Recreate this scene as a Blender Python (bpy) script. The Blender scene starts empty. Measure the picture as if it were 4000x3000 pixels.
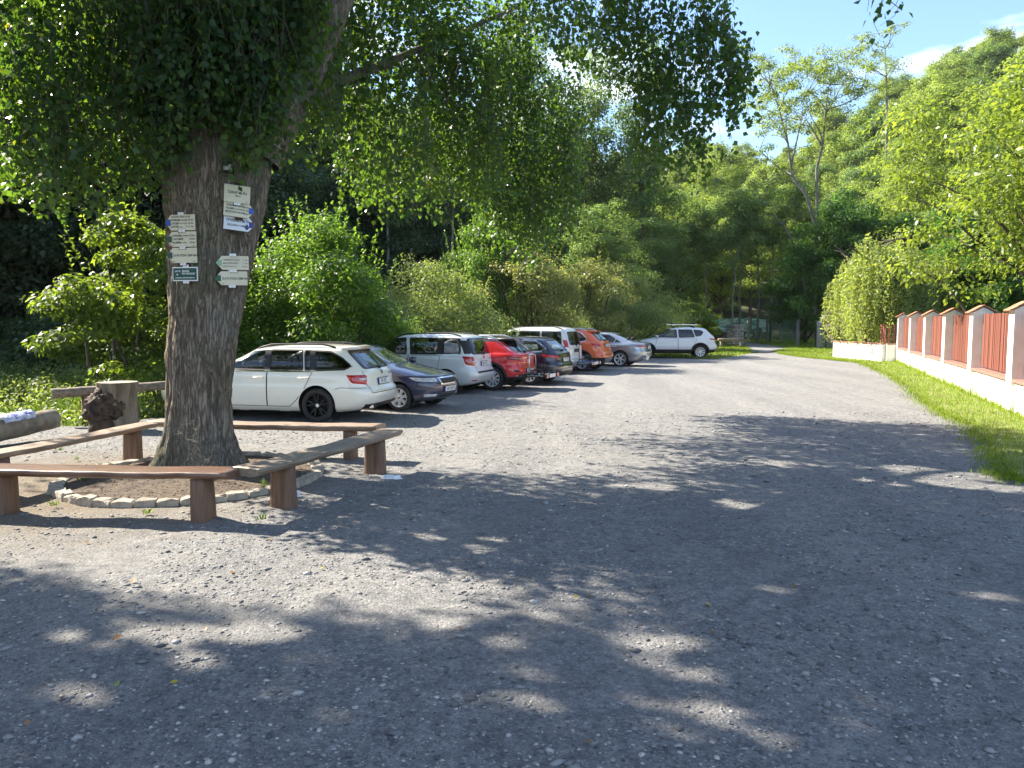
import bpy, bmesh, math, random
import numpy as np
from mathutils import Vector, Matrix, noise as mnoise
from mathutils.bvhtree import BVHTree

SC = bpy.context.scene
COL = SC.collection
R = math.radians
PI = math.pi

# ------------------------------------------------------------------ camera
FPX, PW, PH = 3005.0, 4000.0, 3000.0
CAM_Z, PITCH = 1.8, R(4.6)
cam_d = bpy.data.cameras.new('camera')
cam = bpy.data.objects.new('camera', cam_d); COL.objects.link(cam)
cam.location = (0, 0, CAM_Z); cam.rotation_euler = (PI/2 - PITCH, 0, 0)
cam_d.sensor_fit = 'HORIZONTAL'; cam_d.sensor_width = 36.0
cam_d.lens = FPX/PW*36.0; cam_d.clip_start = 0.05; cam_d.clip_end = 2000
SC.camera = cam

# ------------------------------------------------------------------ sun and sky
SUN_EL = R(38.5)
SUN_H = Vector((-0.87, 0.49)).normalized()        # horizontal direction towards the sun
sun_dir = Vector((SUN_H.x*math.cos(SUN_EL), SUN_H.y*math.cos(SUN_EL), math.sin(SUN_EL)))
sd = bpy.data.lights.new('sun', 'SUN'); sd.energy = 5.0; sd.angle = R(0.45); sd.color = (1.0, 0.915, 0.77)
sun = bpy.data.objects.new('sun', sd); COL.objects.link(sun)
sun.rotation_euler = sun_dir.to_track_quat('Z', 'Y').to_euler()

W = bpy.data.worlds.new('World'); SC.world = W; W.use_nodes = True
wt = W.node_tree; wt.nodes.clear()
wo = wt.nodes.new('ShaderNodeOutputWorld'); bg = wt.nodes.new('ShaderNodeBackground')
sky = wt.nodes.new('ShaderNodeTexSky'); sky.sky_type = 'NISHITA'; sky.sun_disc = False
sky.sun_elevation = SUN_EL; sky.sun_rotation = math.atan2(SUN_H.x, SUN_H.y)
sky.altitude = 250; sky.air_density = 1.0; sky.dust_density = 0.5; sky.ozone_density = 4.0
bg.inputs['Strength'].default_value = 0.10
# thin white clouds drifting over the whole sky
tc = wt.nodes.new('ShaderNodeTexCoord'); mp = wt.nodes.new('ShaderNodeMapping')
mp.inputs['Scale'].default_value = (1.6, 1.6, 6.0); mp.inputs['Location'].default_value = (0.35, 0.1, 0.62)
nz = wt.nodes.new('ShaderNodeTexNoise'); nz.inputs['Scale'].default_value = 2.1; nz.inputs['Detail'].default_value = 7
nz.inputs['Roughness'].default_value = 0.52
rp = wt.nodes.new('ShaderNodeValToRGB'); rp.color_ramp.elements[0].position = 0.53; rp.color_ramp.elements[1].position = 0.72
mx = wt.nodes.new('ShaderNodeMixRGB'); mx.inputs['Color2'].default_value = (7.5, 7.6, 7.8, 1)
wt.links.new(tc.outputs['Generated'], mp.inputs['Vector']); wt.links.new(mp.outputs['Vector'], nz.inputs['Vector'])
wt.links.new(nz.outputs['Fac'], rp.inputs['Fac']); wt.links.new(rp.outputs['Color'], mx.inputs['Fac'])
wt.links.new(sky.outputs['Color'], mx.inputs['Color1']); wt.links.new(mx.outputs['Color'], bg.inputs['Color'])
wt.links.new(bg.outputs['Background'], wo.inputs['Surface'])

SC.view_settings.view_transform = 'Standard'; SC.view_settings.look = 'None'
SC.view_settings.exposure = 1.85; SC.view_settings.gamma = 1.0; SC.view_settings.use_curve_mapping = False
SC.cycles.max_bounces = 6; SC.cycles.transparent_max_bounces = 16
SC.cycles.diffuse_bounces = 3; SC.cycles.transmission_bounces = 4; SC.cycles.glossy_bounces = 2
SC.cycles.use_denoising = True

# ------------------------------------------------------------------ finding places from the photograph
_f = Vector((0, math.cos(PITCH), -math.sin(PITCH))); _u = Vector((0, math.sin(PITCH), math.cos(PITCH)))
def ray(px, py):
    return _f + Vector((1, 0, 0))*((px-PW/2)/FPX) + _u*(-(py-PH/2)/FPX)
def G(px, py, z=0.0):                       # point on the level z
    d = ray(px, py); t = (z-CAM_Z)/d.z
    return Vector((d.x*t, d.y*t, z))
def D(px, py, y):                           # point at depth y
    d = ray(px, py); t = y/d.y
    return Vector((d.x*t, y, CAM_Z+d.z*t))

# ------------------------------------------------------------------ small helpers
def tag(o, label=None, cat=None, group=None, kind=None):
    if label: o['label'] = label
    if cat: o['category'] = cat
    if group: o['group'] = group
    if kind: o['kind'] = kind
    return o
def empty(name, loc=(0, 0, 0), rz=0.0, parent=None):
    o = bpy.data.objects.new(name, None); COL.objects.link(o)
    o.location = loc; o.rotation_euler = (0, 0, rz); o.empty_display_size = 0.1
    if parent: o.parent = parent
    return o
def link(name, me, parent=None, loc=None, rot=None):
    o = bpy.data.objects.new(name, me); COL.objects.link(o)
    if parent: o.parent = parent
    if loc is not None: o.location = loc
    if rot is not None: o.rotation_euler = rot
    return o
def mesh_np(name, V, polys, mat, smooth=False):
    """V (n,3); polys: list of (k, index array (m,k)) or one array."""
    if isinstance(polys, np.ndarray): polys = [polys]
    me = bpy.data.meshes.new(name)
    V = np.ascontiguousarray(V, dtype=np.float32)
    me.vertices.add(len(V)); me.vertices.foreach_set('co', V.ravel())
    nl = sum(p.size for p in polys); npoly = sum(len(p) for p in polys)
    me.loops.add(nl); me.polygons.add(npoly)
    vi = np.concatenate([p.ravel() for p in polys]).astype(np.int32)
    tot = np.concatenate([np.full(len(p), p.shape[1], np.int32) for p in polys])
    st = np.concatenate([[0], np.cumsum(tot)[:-1]]).astype(np.int32)
    me.loops.foreach_set('vertex_index', vi)
    me.polygons.foreach_set('loop_start', st); me.polygons.foreach_set('loop_total', tot)
    if smooth: me.polygons.foreach_set('use_smooth', np.ones(npoly, dtype=bool))
    me.update(calc_edges=True)
    if mat is not None:
        for m in (mat if isinstance(mat, (list, tuple)) else [mat]): me.materials.append(m)
    return me
def mesh_bm(name, bm, mat, smooth=False, recalc=True):
    if recalc: bmesh.ops.recalc_face_normals(bm, faces=bm.faces)
    me = bpy.data.meshes.new(name); bm.to_mesh(me); bm.free()
    for m in (mat if isinstance(mat, (list, tuple)) else [mat]): me.materials.append(m)
    if smooth:
        me.polygons.foreach_set('use_smooth', np.ones(len(me.polygons), dtype=bool))
    return me
class MB:
    """collects simple shapes into one mesh"""
    def __init__(s): s.v = []; s.f = []; s.m = []
    def add(s, verts, faces, mi=0):
        b = len(s.v); s.v += [tuple(v) for v in verts]
        s.f += [tuple(b+i for i in f) for f in faces]; s.m += [mi]*len(faces); return s
    def box(s, c, size, rot=None, taper=1.0, mi=0):
        hx, hy, hz = size[0]/2, size[1]/2, size[2]/2
        vs = []
        for z, t in ((-hz, 1.0), (hz, taper)):
            for x, y in ((-hx, -hy), (hx, -hy), (hx, hy), (-hx, hy)):
                v = Vector((x*t, y*t, z))
                if rot is not None: v = rot @ v
                vs.append(v+Vector(c))
        return s.add(vs, [(0, 3, 2, 1), (4, 5, 6, 7), (0, 1, 5, 4), (1, 2, 6, 5), (2, 3, 7, 6), (3, 0, 4, 7)], mi)
    def tube(s, path, rad, seg=8, cap=True, mi=0):
        path = [Vector(p) for p in path]
        if not isinstance(rad, (list, tuple)): rad = [rad]*len(path)
        rings = []; prev = None
        for i, p in enumerate(path):
            t = (path[min(i+1, len(path)-1)]-path[max(i-1, 0)]).normalized()
            a = prev if prev is not None else (Vector((0, 0, 1)) if abs(t.z) < 0.9 else Vector((1, 0, 0)))
            n = (a-t*a.dot(t)).normalized(); b = t.cross(n); prev = n
            rings.append([p+(n*math.cos(2*PI*k/seg)+b*math.sin(2*PI*k/seg))*rad[i] for k in range(seg)])
        vs = [v for r in rings for v in r]; fs = []
        for i in range(len(path)-1):
            for k in range(seg):
                fs.append((i*seg+k, i*seg+(k+1) % seg, (i+1)*seg+(k+1) % seg, (i+1)*seg+k))
        if cap:
            fs.append(tuple(range(seg-1, -1, -1))); fs.append(tuple((len(path)-1)*seg+k for k in range(seg)))
        return s.add(vs, fs, mi)
    def prism(s, poly, h0, h1, mi=0):          # polygon in x,y pulled from h0 to h1
        n = len(poly)
        vs = [(x, y, h0) for x, y in poly]+[(x, y, h1) for x, y in poly]
        fs = [tuple(range(n-1, -1, -1)), tuple(range(n, 2*n))]+[(i, (i+1) % n, n+(i+1) % n, n+i) for i in range(n)]
        return s.add(vs, fs, mi)
    def lathe(s, prof, seg=24, axis='z', mi=0, close=False):
        vs = []; n = len(prof)
        for k in range(seg):
            a = 2*PI*k/seg
            for r, h in prof:
                if axis == 'z': vs.append((r*math.cos(a), r*math.sin(a), h))
                else: vs.append((r*math.cos(a), h, r*math.sin(a)))
        fs = []
        for k in range(seg):
            k2 = (k+1) % seg
            for i in range(n-1 if not close else n):
                i2 = (i+1) % n
                fs.append((k*n+i, k2*n+i, k2*n+i2, k*n+i2))
        return s.add(vs, fs, mi)
    def mesh(s, name, mat, smooth=False, recalc=True, bevel=0.0):
        me = bpy.data.meshes.new(name); me.from_pydata(s.v, [], s.f)
        me.polygons.foreach_set('material_index', np.array(s.m, dtype=np.int32))
        if recalc or bevel:
            bm = bmesh.new(); bm.from_mesh(me)
            if bevel:
                es = [e for e in bm.edges if len(e.link_faces) == 2 and e.calc_face_angle(0) > 0.6]
                bmesh.ops.bevel(bm, geom=es, offset=bevel, segments=2, affect='EDGES', clamp_overlap=True)
            bmesh.ops.recalc_face_normals(bm, faces=bm.faces); bm.to_mesh(me); bm.free()
        for m in (mat if isinstance(mat, (list, tuple)) else [mat]): me.materials.append(m)
        if smooth: me.polygons.foreach_set('use_smooth', np.ones(len(me.polygons), dtype=bool))
        me.update(); return me
    def build(s, name, mat, parent=None, smooth=False, bevel=0.0, loc=None, rot=None):
        return link(name, s.mesh(name, mat, smooth, bevel=bevel), parent, loc, rot)

def dup(root, loc=None, rz=None, scale=None, parent=None):
    c = root.copy(); COL.objects.link(c)
    if parent is not None: c.parent = parent
    if loc is not None: c.location = loc
    if rz is not None: c.rotation_euler = (root.rotation_euler[0], root.rotation_euler[1], rz)
    if scale is not None: c.scale = scale
    for ch in list(root.children):
        d = ch.copy(); COL.objects.link(d); d.parent = c
        for g in list(ch.children):
            e = g.copy(); COL.objects.link(e); e.parent = d
    return c

# ------------------------------------------------------------------ materials
def nodes(name):
    m = bpy.data.materials.new(name); m.use_nodes = True
    t = m.node_tree; b = t.nodes['Principled BSDF']
    return m, t, b
def c4(c): return (c[0], c[1], c[2], 1.0)
def coords(t, scale=(1, 1, 1), kind='Object'):
    tc = t.nodes.new('ShaderNodeTexCoord'); mp = t.nodes.new('ShaderNodeMapping')
    mp.inputs['Scale'].default_value = scale; t.links.new(tc.outputs[kind], mp.inputs['Vector'])
    return mp.outputs['Vector']
def noise(t, vec, scale, detail=4, rough=0.55):
    n = t.nodes.new('ShaderNodeTexNoise'); n.inputs['Scale'].default_value = scale
    n.inputs['Detail'].default_value = detail; n.inputs['Roughness'].default_value = rough
    if vec is not None: t.links.new(vec, n.inputs['Vector'])
    return n.outputs['Fac']
def ramp(t, fac, stops):
    r = t.nodes.new('ShaderNodeValToRGB'); e = r.color_ramp.elements
    while len(e) < len(stops): e.new(0.5)
    for k, (p, c) in enumerate(stops): e[k].position = p; e[k].color = c4(c) if len(c) == 3 else c
    t.links.new(fac, r.inputs['Fac']); return r.outputs['Color']
def mix(t, fac, a, b, mode='MIX'):
    m = t.nodes.new('ShaderNodeMixRGB'); m.blend_type = mode
    for k, v in (('Fac', fac), ('Color1', a), ('Color2', b)):
        if isinstance(v, (int, float)): m.inputs[k].default_value = v
        elif isinstance(v, tuple): m.inputs[k].default_value = c4(v)
        else: t.links.new(v, m.inputs[k])
    return m.outputs['Color']
def bump(t, b, fac, strength, dist=0.02):
    n = t.nodes.new('ShaderNodeBump'); n.inputs['Strength'].default_value = strength; n.inputs['Distance'].default_value = dist
    t.links.new(fac, n.inputs['Height']); t.links.new(n.outputs['Normal'], b.inputs['Normal']); return n
def M(name, c1, c2=None, scale=6.0, rough=0.6, bmp=0.0, bscale=None, stretch=(1, 1, 1), metal=0.0, coat=0.0, spec=0.5, detail=4, lo=0.35, hi=0.65, kind='Object'):
    m, t, b = nodes(name)
    b.inputs['Roughness'].default_value = rough; b.inputs['Metallic'].default_value = metal
    b.inputs['Specular IOR Level'].default_value = spec
    if coat: b.inputs['Coat Weight'].default_value = coat; b.inputs['Coat Roughness'].default_value = 0.04
    if c2 is None: b.inputs['Base Color'].default_value = c4(c1)
    if c2 is not None or bmp:
        v = coords(t, stretch, kind); f = noise(t, v, scale, detail)
        if c2 is not None: t.links.new(ramp(t, f, [(lo, c1), (hi, c2)]), b.inputs['Base Color'])
        if bmp:
            f2 = f if bscale is None else noise(t, v, bscale, 6)
            bump(t, b, f2, bmp)
    return m
def leaf_mat(name, dark, light, trans=None, tw=0.45, rough=0.45, autumn=None, spec=0.35, af=0.012):
    m, t, b = nodes(name)
    g = t.nodes.new('ShaderNodeNewGeometry')
    stops = [(0.0, dark), (0.75, light), (1.0, tuple(min(1, x*1.25) for x in light))]
    if autumn: stops = [(0.0, dark), (0.72, light), (1.0-af-.004, light), (1.0-af, autumn), (1.0, autumn)]
    col = ramp(t, g.outputs['Random Per Island'], stops)
    v = coords(t); f = noise(t, v, 0.8, 2)
    col = mix(t, 0.35, col, ramp(t, f, [(0.3, tuple(x*0.75 for x in dark)), (0.7, light)]))
    t.links.new(col, b.inputs['Base Color']); b.inputs['Roughness'].default_value = rough
    b.inputs['Specular IOR Level'].default_value = spec
    tr = t.nodes.new('ShaderNodeBsdfTranslucent'); ms = t.nodes.new('ShaderNodeMixShader')
    tcol = mix(t, 1.0, col, trans or (2.0, 1.75, 0.5), 'MULTIPLY'); t.links.new(tcol, tr.inputs['Color'])
    ms.inputs['Fac'].default_value = tw
    out = t.nodes['Material Output']
    t.links.new(b.outputs['BSDF'], ms.inputs[1]); t.links.new(tr.outputs['BSDF'], ms.inputs[2])
    t.links.new(ms.outputs['Shader'], out.inputs['Surface'])
    return m

MT = {}
MT['black_plastic'] = M('black_plastic', (0.018, 0.018, 0.02), rough=0.55)
MT['rubber'] = M('rubber', (0.02, 0.02, 0.021), (0.035, 0.034, 0.033), 9, rough=0.85)
MT['chrome'] = M('chrome', (0.75, 0.75, 0.76), rough=0.12, metal=1.0)
MT['alloy'] = M('alloy', (0.70, 0.71, 0.73), rough=0.32, metal=0.35)
MT['black_alloy'] = M('black_alloy', (0.005, 0.005, 0.006), rough=0.35, spec=0.3)
MT['dark_void'] = M('dark_void', (0.008, 0.008, 0.008), rough=0.9)
MT['steel'] = M('steel', (0.45, 0.46, 0.47), rough=0.35, metal=0.9)
MT['plate_white'] = M('plate_white', (0.78, 0.78, 0.76), rough=0.4)
MT['plate_blue'] = M('plate_blue', (0.02, 0.06, 0.4), rough=0.4)
MT['ink'] = M('ink', (0.012, 0.012, 0.014), rough=0.5)
MT['ink_white'] = M('ink_white', (0.8, 0.8, 0.8), rough=0.5)
MT['seat_cloth'] = M('seat_cloth', (0.025, 0.025, 0.027), (0.05, 0.05, 0.052), 20, rough=0.9)
MT['red_lens'] = M('red_lens', (0.42, 0.006, 0.008), rough=0.08, coat=1.0)
MT['dark_red_lens'] = M('dark_red_lens', (0.16, 0.004, 0.008), rough=0.08, coat=1.0)
MT['clear_lens'] = M('clear_lens', (0.62, 0.63, 0.64), (0.3, 0.3, 0.31), 12, rough=0.08, coat=1.0)
def paint(name, c, metal=0.0, rough=0.32, dirt=0.15):
    m, t, b = nodes(name)
    g = t.nodes.new('ShaderNodeNewGeometry')
    v = coords(t); f = noise(t, v, 3.0, 5)
    col = mix(t, ramp(t, f, [(0.45, (0, 0, 0)), (0.75, (dirt, dirt, dirt))]), tuple(c), tuple(x*0.55+0.06 for x in c))
    # road dust low on the body
    sx = t.nodes.new('ShaderNodeSeparateXYZ'); t.links.new(v, sx.inputs[0])
    mr = t.nodes.new('ShaderNodeMapRange'); mr.inputs['From Min'].default_value = 0.62; mr.inputs['From Max'].default_value = 0.22
    mr.inputs['To Min'].default_value = 0.0; mr.inputs['To Max'].default_value = 0.3
    t.links.new(sx.outputs['Z'], mr.inputs['Value'])
    col = mix(t, mr.outputs['Result'], col, (0.22, 0.2, 0.17))
    col = mix(t, g.outputs['Backfacing'], col, (0.05, 0.05, 0.052))      # cloth lining on the inside of the shell
    t.links.new(col, b.inputs['Base Color']); b.inputs['Metallic'].default_value = metal
    b.inputs['Roughness'].default_value = rough; b.inputs['Coat Weight'].default_value = 1.0
    b.inputs['Coat Roughness'].default_value = 0.04
    return m
def car_glass(name, tint):
    m, t, b = nodes(name); t.nodes.remove(b); out = t.nodes['Material Output']
    tr = t.nodes.new('ShaderNodeBsdfTransparent'); tr.inputs['Color'].default_value = (tint*0.95, tint, tint*0.98, 1)
    gl = t.nodes.new('ShaderNodeBsdfGlossy'); gl.inputs['Roughness'].default_value = 0.015; gl.inputs['Color'].default_value = (1, 1, 1, 1)
    lw = t.nodes.new('ShaderNodeLayerWeight'); lw.inputs['Blend'].default_value = 0.5
    pw = t.nodes.new('ShaderNodeMath'); pw.operation = 'POWER'; pw.inputs[1].default_value = 4.0
    ma = t.nodes.new('ShaderNodeMath'); ma.operation = 'MULTIPLY_ADD'; ma.inputs[1].default_value = 0.9; ma.inputs[2].default_value = 0.07
    t.links.new(lw.outputs['Facing'], pw.inputs[0]); t.links.new(pw.outputs[0], ma.inputs[0])
    ms = t.nodes.new('ShaderNodeMixShader'); t.links.new(ma.outputs[0], ms.inputs['Fac'])
    t.links.new(tr.outputs['BSDF'], ms.inputs[1]); t.links.new(gl.outputs['BSDF'], ms.inputs[2])
    t.links.new(ms.outputs['Shader'], out.inputs['Surface']); return m
MT['glass_dark'] = car_glass('tinted_glass', 0.12)
MT['glass_clear'] = car_glass('clear_glass', 0.62)

# ================================================================== terrain, lot, verge, path
RNG = np.random.default_rng(7)
ROW_U = Vector((0.407, 0.914)); ROW_N = Vector((-0.914, 0.407))     # along the row of cars / towards their noses
def sstep(a, b, x):
    t = np.clip((x-a)/(b-a), 0, 1); return t*t*(3-2*t)
def hz(x, y):
    x = np.asarray(x, dtype=float); y = np.asarray(y, dtype=float)
    q = (x+4)*ROW_N.x+(y-14)*ROW_N.y
    h = 0.42*np.maximum(0, q-17)*sstep(15, 26, q)
    left = 0.5*np.maximum(0, -x-17+0.0*y)*sstep(17, 26, -x)*sstep(8, 20, y)
    far = 0.30*np.maximum(0, np.minimum(y, 205)-84)+0.5*np.maximum(0, np.minimum(x, 150)-0.34*y)*sstep(84, 130, y)
    return np.minimum(np.maximum(h, np.maximum(left, far)), 66)
def fbm(x, y, seed=0, octaves=3, f=1.0):
    x = np.asarray(x); out = np.zeros(x.shape); a = 1.0
    rr = np.random.default_rng(seed)
    for o in range(octaves):
        for k in range(5):
            an = rr.uniform(0, 2*PI); ph = rr.uniform(0, 2*PI); ff = f*rr.uniform(0.7, 1.4)
            out += a*np.sin((x*math.cos(an)+y*math.sin(an))*ff+ph)/2.5
        a *= 0.5; f *= 2.1
    return out
def grid_sheet(xs, ys, zf):
    X, Y = np.meshgrid(xs, ys); Z = zf(X, Y)
    V = np.stack([X, Y, Z], -1).reshape(-1, 3); nx = len(xs); ny = len(ys)
    i = np.arange(nx*ny).reshape(ny, nx)
    F = np.stack([i[:-1, :-1], i[:-1, 1:], i[1:, 1:], i[1:, :-1]], -1).reshape(-1, 4)
    return V, F
def inside(poly, X, Y):
    c = np.zeros(np.shape(X), bool); n = len(poly)
    for i in range(n):
        x0, y0 = poly[i]; x1, y1 = poly[(i+1) % n]
        if y0 == y1: continue
        k = ((y0 > Y) != (y1 > Y)) & (X < (x1-x0)*(Y-y0)/(y1-y0)+x0); c ^= k
    return c

# forest floor, meadow and hillsides: one sheet
m, t, b = nodes('forest_floor')
v = coords(t, (1, 1, 1)); f1 = noise(t, v, 0.35, 5); f2 = noise(t, v, 9.0, 4)
c = ramp(t, f1, [(0.3, (0.035, 0.03, 0.018)), (0.5, (0.045, 0.06, 0.02)), (0.7, (0.06, 0.095, 0.025))])
c = mix(t, 0.5, c, ramp(t, f2, [(0.35, (0.02, 0.02, 0.01)), (0.65, (0.09, 0.1, 0.035))]))
t.links.new(c, b.inputs['Base Color']); b.inputs['Roughness'].default_value = 0.95; bump(t, b, f2, 0.8, 0.1)
MT['floor'] = m
xs = np.concatenate([np.linspace(-420, -60, 20), np.linspace(-56, 90, 75), np.linspace(96, 520, 30)])
ys = np.concatenate([np.linspace(-420, -20, 15), np.linspace(-16, 130, 74), np.linspace(136, 620, 40)])
V, F = grid_sheet(xs, ys, lambda X, Y: hz(X, Y)-0.07+0.25*fbm(X, Y, 3, 2, 0.3)*sstep(0.5, 4, hz(X, Y)))
tag(link('ground', mesh_np('ground', V, F, MT['floor'], True)), kind='structure')

# gravel lot with worn earth round the tree
TREE = Vector((-3.68, 9.35, 0)); RING = Vector((-3.68, 8.8, 0)); RING_R = 1.38
m, t, b = nodes('gravel')
v = coords(t)
big = noise(t, v, 0.55, 5); mid = noise(t, v, 4.0, 5, 0.6); fine = noise(t, v, 60.0, 3, 0.7)
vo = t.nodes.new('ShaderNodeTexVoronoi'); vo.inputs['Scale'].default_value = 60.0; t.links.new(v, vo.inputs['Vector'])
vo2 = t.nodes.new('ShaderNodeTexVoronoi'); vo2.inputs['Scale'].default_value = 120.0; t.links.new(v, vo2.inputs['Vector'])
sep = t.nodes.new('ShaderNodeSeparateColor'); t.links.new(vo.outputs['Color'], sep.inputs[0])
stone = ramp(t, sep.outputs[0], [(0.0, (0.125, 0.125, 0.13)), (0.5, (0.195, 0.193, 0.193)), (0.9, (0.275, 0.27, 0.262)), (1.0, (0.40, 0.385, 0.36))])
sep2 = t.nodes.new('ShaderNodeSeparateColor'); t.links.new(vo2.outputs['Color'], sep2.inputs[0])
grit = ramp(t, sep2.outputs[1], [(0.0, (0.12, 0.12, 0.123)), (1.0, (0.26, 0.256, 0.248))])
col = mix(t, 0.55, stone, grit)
col = mix(t, ramp(t, mid, [(0.4, (0, 0, 0)), (0.7, (0.55, 0.55, 0.55))]), col, (0.19, 0.188, 0.186))
col = mix(t, ramp(t, big, [(0.5, (0, 0, 0)), (0.75, (0.35, 0.35, 0.35))]), col, (0.25, 0.235, 0.21))
gr = noise(t, v, 17.0, 6, 0.85)
col = mix(t, 0.85, col, ramp(t, gr, [(0.30, (0.45, 0.45, 0.46)), (0.48, (1.05, 1.05, 1.05)), (0.56, (1.18, 1.17, 1.16)), (0.70, (1.9, 1.86, 1.8))]), 'MULTIPLY')
sp5 = noise(t, v, 5.5, 5, 0.8)
col = mix(t, 0.7, col, ramp(t, sp5, [(0.33, (0.62, 0.62, 0.63)), (0.47, (0.98, 0.98, 0.98)), (0.68, (1.35, 1.33, 1.3))]), 'MULTIPLY')
vl = coords(t, (1.0, 0.12, 1)); vl.node.inputs['Rotation'].default_value = (0, 0, R(22)); lane = noise(t, vl, 0.9, 3)
col = mix(t, 0.6, col, ramp(t, lane, [(0.35, (0.82, 0.82, 0.83)), (0.65, (1.14, 1.13, 1.11))]), 'MULTIPLY')
# brown trodden earth near the tree ring and benches, fading out into gravel
ds = t.nodes.new('ShaderNodeVectorMath'); ds.operation = 'DISTANCE'; ds.inputs[1].default_value = (-5.2, 8.2, 0.0); t.links.new(v, ds.inputs[0])
ad = t.nodes.new('ShaderNodeMath'); ad.operation = 'MULTIPLY_ADD'; ad.inputs[1].default_value = -2.6; t.links.new(mid, ad.inputs[0]); t.links.new(ds.outputs['Value'], ad.inputs[2])
mr = t.nodes.new('ShaderNodeMapRange'); mr.inputs['From Min'].default_value = 1.9; mr.inputs['From Max'].default_value = -0.2; t.links.new(ad.outputs[0], mr.inputs['Value'])
earth = ramp(t, fine, [(0.3, (0.10, 0.08, 0.058)), (0.55, (0.215, 0.178, 0.135)), (0.75, (0.29, 0.255, 0.205))])
col = mix(t, mr.outputs['Result'], col, earth)
t.links.new(col, b.inputs['Base Color']); b.inputs['Roughness'].default_value = 0.92; b.inputs['Specular IOR Level'].default_value = 0.25
hm = t.nodes.new('ShaderNodeMath'); hm.operation = 'MULTIPLY_ADD'; hm.inputs[1].default_value = -0.6
t.links.new(vo.outputs['Distance'], hm.inputs[0]); t.links.new(fine, hm.inputs[2])
ha = t.nodes.new('ShaderNodeMath'); ha.operation = 'MULTIPLY_ADD'; ha.inputs[1].default_value = 1.6; t.links.new(gr, ha.inputs[0]); t.links.new(hm.outputs[0], ha.inputs[2])
bump(t, b, ha.outputs[0], 0.9, 0.014)
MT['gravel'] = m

edge_px = [(4000, 1886), (3950, 1858), (3890, 1765), (3798, 1662), (3706, 1622), (3620, 1570), (3560, 1515), (3480, 1466), (3363, 1418)]
VERGE = [G(*p) for p in edge_px]+[Vector(q) for q in ((15.25, 36.5, 0), (14.95, 39.5, 0), (15.2, 43.0, 0), (16.6, 47.6, 0), (19.4, 52.5, 0))]
far_l = [G(3075, 1367), G(2960, 1377), G(2850, 1396), G(2790, 1404), G(2600, 1398)]
lot = [(9.5, 1.2), (VERGE[0].x+1.5, VERGE[0].y-0.8)]+[(p.x+0.5, p.y) for p in VERGE]+[(p.x, p.y) for p in far_l]
NB = [Vector((7.0, 41.5)), Vector((1.0, 33)), Vector((-5.5, 20.0)), Vector((-6.2, 17.2)), Vector((-6.3, 14.6)), Vector((-7.4, 13.3)), Vector((-9.5, 12.5)), Vector((-14, 11.4)), Vector((-16, 1.2))]
lot += [(p.x, p.y) for p in NB]
def lot_h(X, Y):
    z = 0.012*fbm(X, Y, 5, 3, 0.9)+0.010*fbm(X, Y, 6, 3, 4.0)
    near = np.clip(1.6-Y/14, 0.25, 1.0)
    z = z+0.006*near*fbm(X, Y, 8, 3, 16.0)*0.5
    d = np.hypot(X-RING.x, Y-RING.y)
    return z*sstep(0.4, 2.2, d)
xs = np.concatenate([np.arange(-16, -8, 0.2), np.arange(-8, 9, 0.055), np.arange(9, 24, 0.22)])
ys = np.concatenate([np.arange(1.2, 9, 0.05), np.arange(9, 16, 0.1), np.arange(16, 60, 0.4)])
V, F = grid_sheet(xs, ys, lot_h)
ctr = V[F].mean(1); F = F[inside(lot, ctr[:, 0], ctr[:, 1])]
use = np.zeros(len(V), bool); use[F.ravel()] = True; remap = np.cumsum(use)-1
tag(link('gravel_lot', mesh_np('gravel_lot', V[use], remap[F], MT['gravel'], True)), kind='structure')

# loose stones lying on the lot
def rocks(P, S, seed, flat=0.45):
    """P (n,3) centres, S sizes: squashed uneven octahedra"""
    r = np.random.default_rng(seed); n = len(P)
    base = np.array([[1, 0, 0], [0.5, 0.87, 0], [-0.5, 0.87, 0], [-1, 0, 0], [-0.5, -0.87, 0], [0.5, -0.87, 0], [0.1, 0.1, 1], [0, 0, -0.7]])
    B = np.repeat(base[None], n, 0)*r.uniform(0.6, 1.25, (n, 8, 3))
    B[:, :6, 2] = r.uniform(-0.15, 0.45, (n, 6))
    B[:, :, 2] *= (flat*r.uniform(0.5, 1.3, n))[:, None]
    a = r.uniform(0, 2*PI, n); ca, sa = np.cos(a), np.sin(a)
    asp = r.uniform(0.55, 1.0, n)[:, None]
    x = B[:, :, 0]; y = B[:, :, 1]*asp
    B = np.stack([x*ca[:, None]-y*sa[:, None], x*sa[:, None]+y*ca[:, None], B[:, :, 2]], -1)
    V = (B*S[:, None, None]+P[:, None, :]).reshape(-1, 3)
    tri = np.array([[0, 1, 6], [1, 2, 6], [2, 3, 6], [3, 4, 6], [4, 5, 6], [5, 0, 6], [1, 0, 7], [2, 1, 7], [3, 2, 7], [4, 3, 7], [5, 4, 7], [0, 5, 7]])
    F = (tri[None]+8*np.arange(n)[:, None, None]).reshape(-1, 3)
    return V, F
m, t, b = nodes('loose_stone')
g = t.nodes.new('ShaderNodeNewGeometry')
t.links.new(ramp(t, g.outputs['Random Per Island'], [(0, (0.075, 0.076, 0.08)), (0.45, (0.17, 0.17, 0.172)), (0.8, (0.28, 0.275, 0.265)), (1, (0.48, 0.45, 0.41))]), b.inputs['Base Color'])
b.inputs['Roughness'].default_value = 0.9
MT['stone'] = m
n = 85000
y = 1.9+RNG.random(n)**1.5*13.5; x = (RNG.random(n)*1.5-0.78)*y*1.0+RNG.normal(0, 0.2, n)
size = np.clip(RNG.lognormal(-5.0, 0.52, n), 0.003, 0.036)*(1+0.03*y)
clus = fbm(x, y, 21, 2, 2.2)
keep = (clus+RNG.normal(0, 0.6, n) > -0.5) & inside(lot, x, y) & (np.hypot(x-RING.x, y-RING.y) > 1.7)
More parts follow.
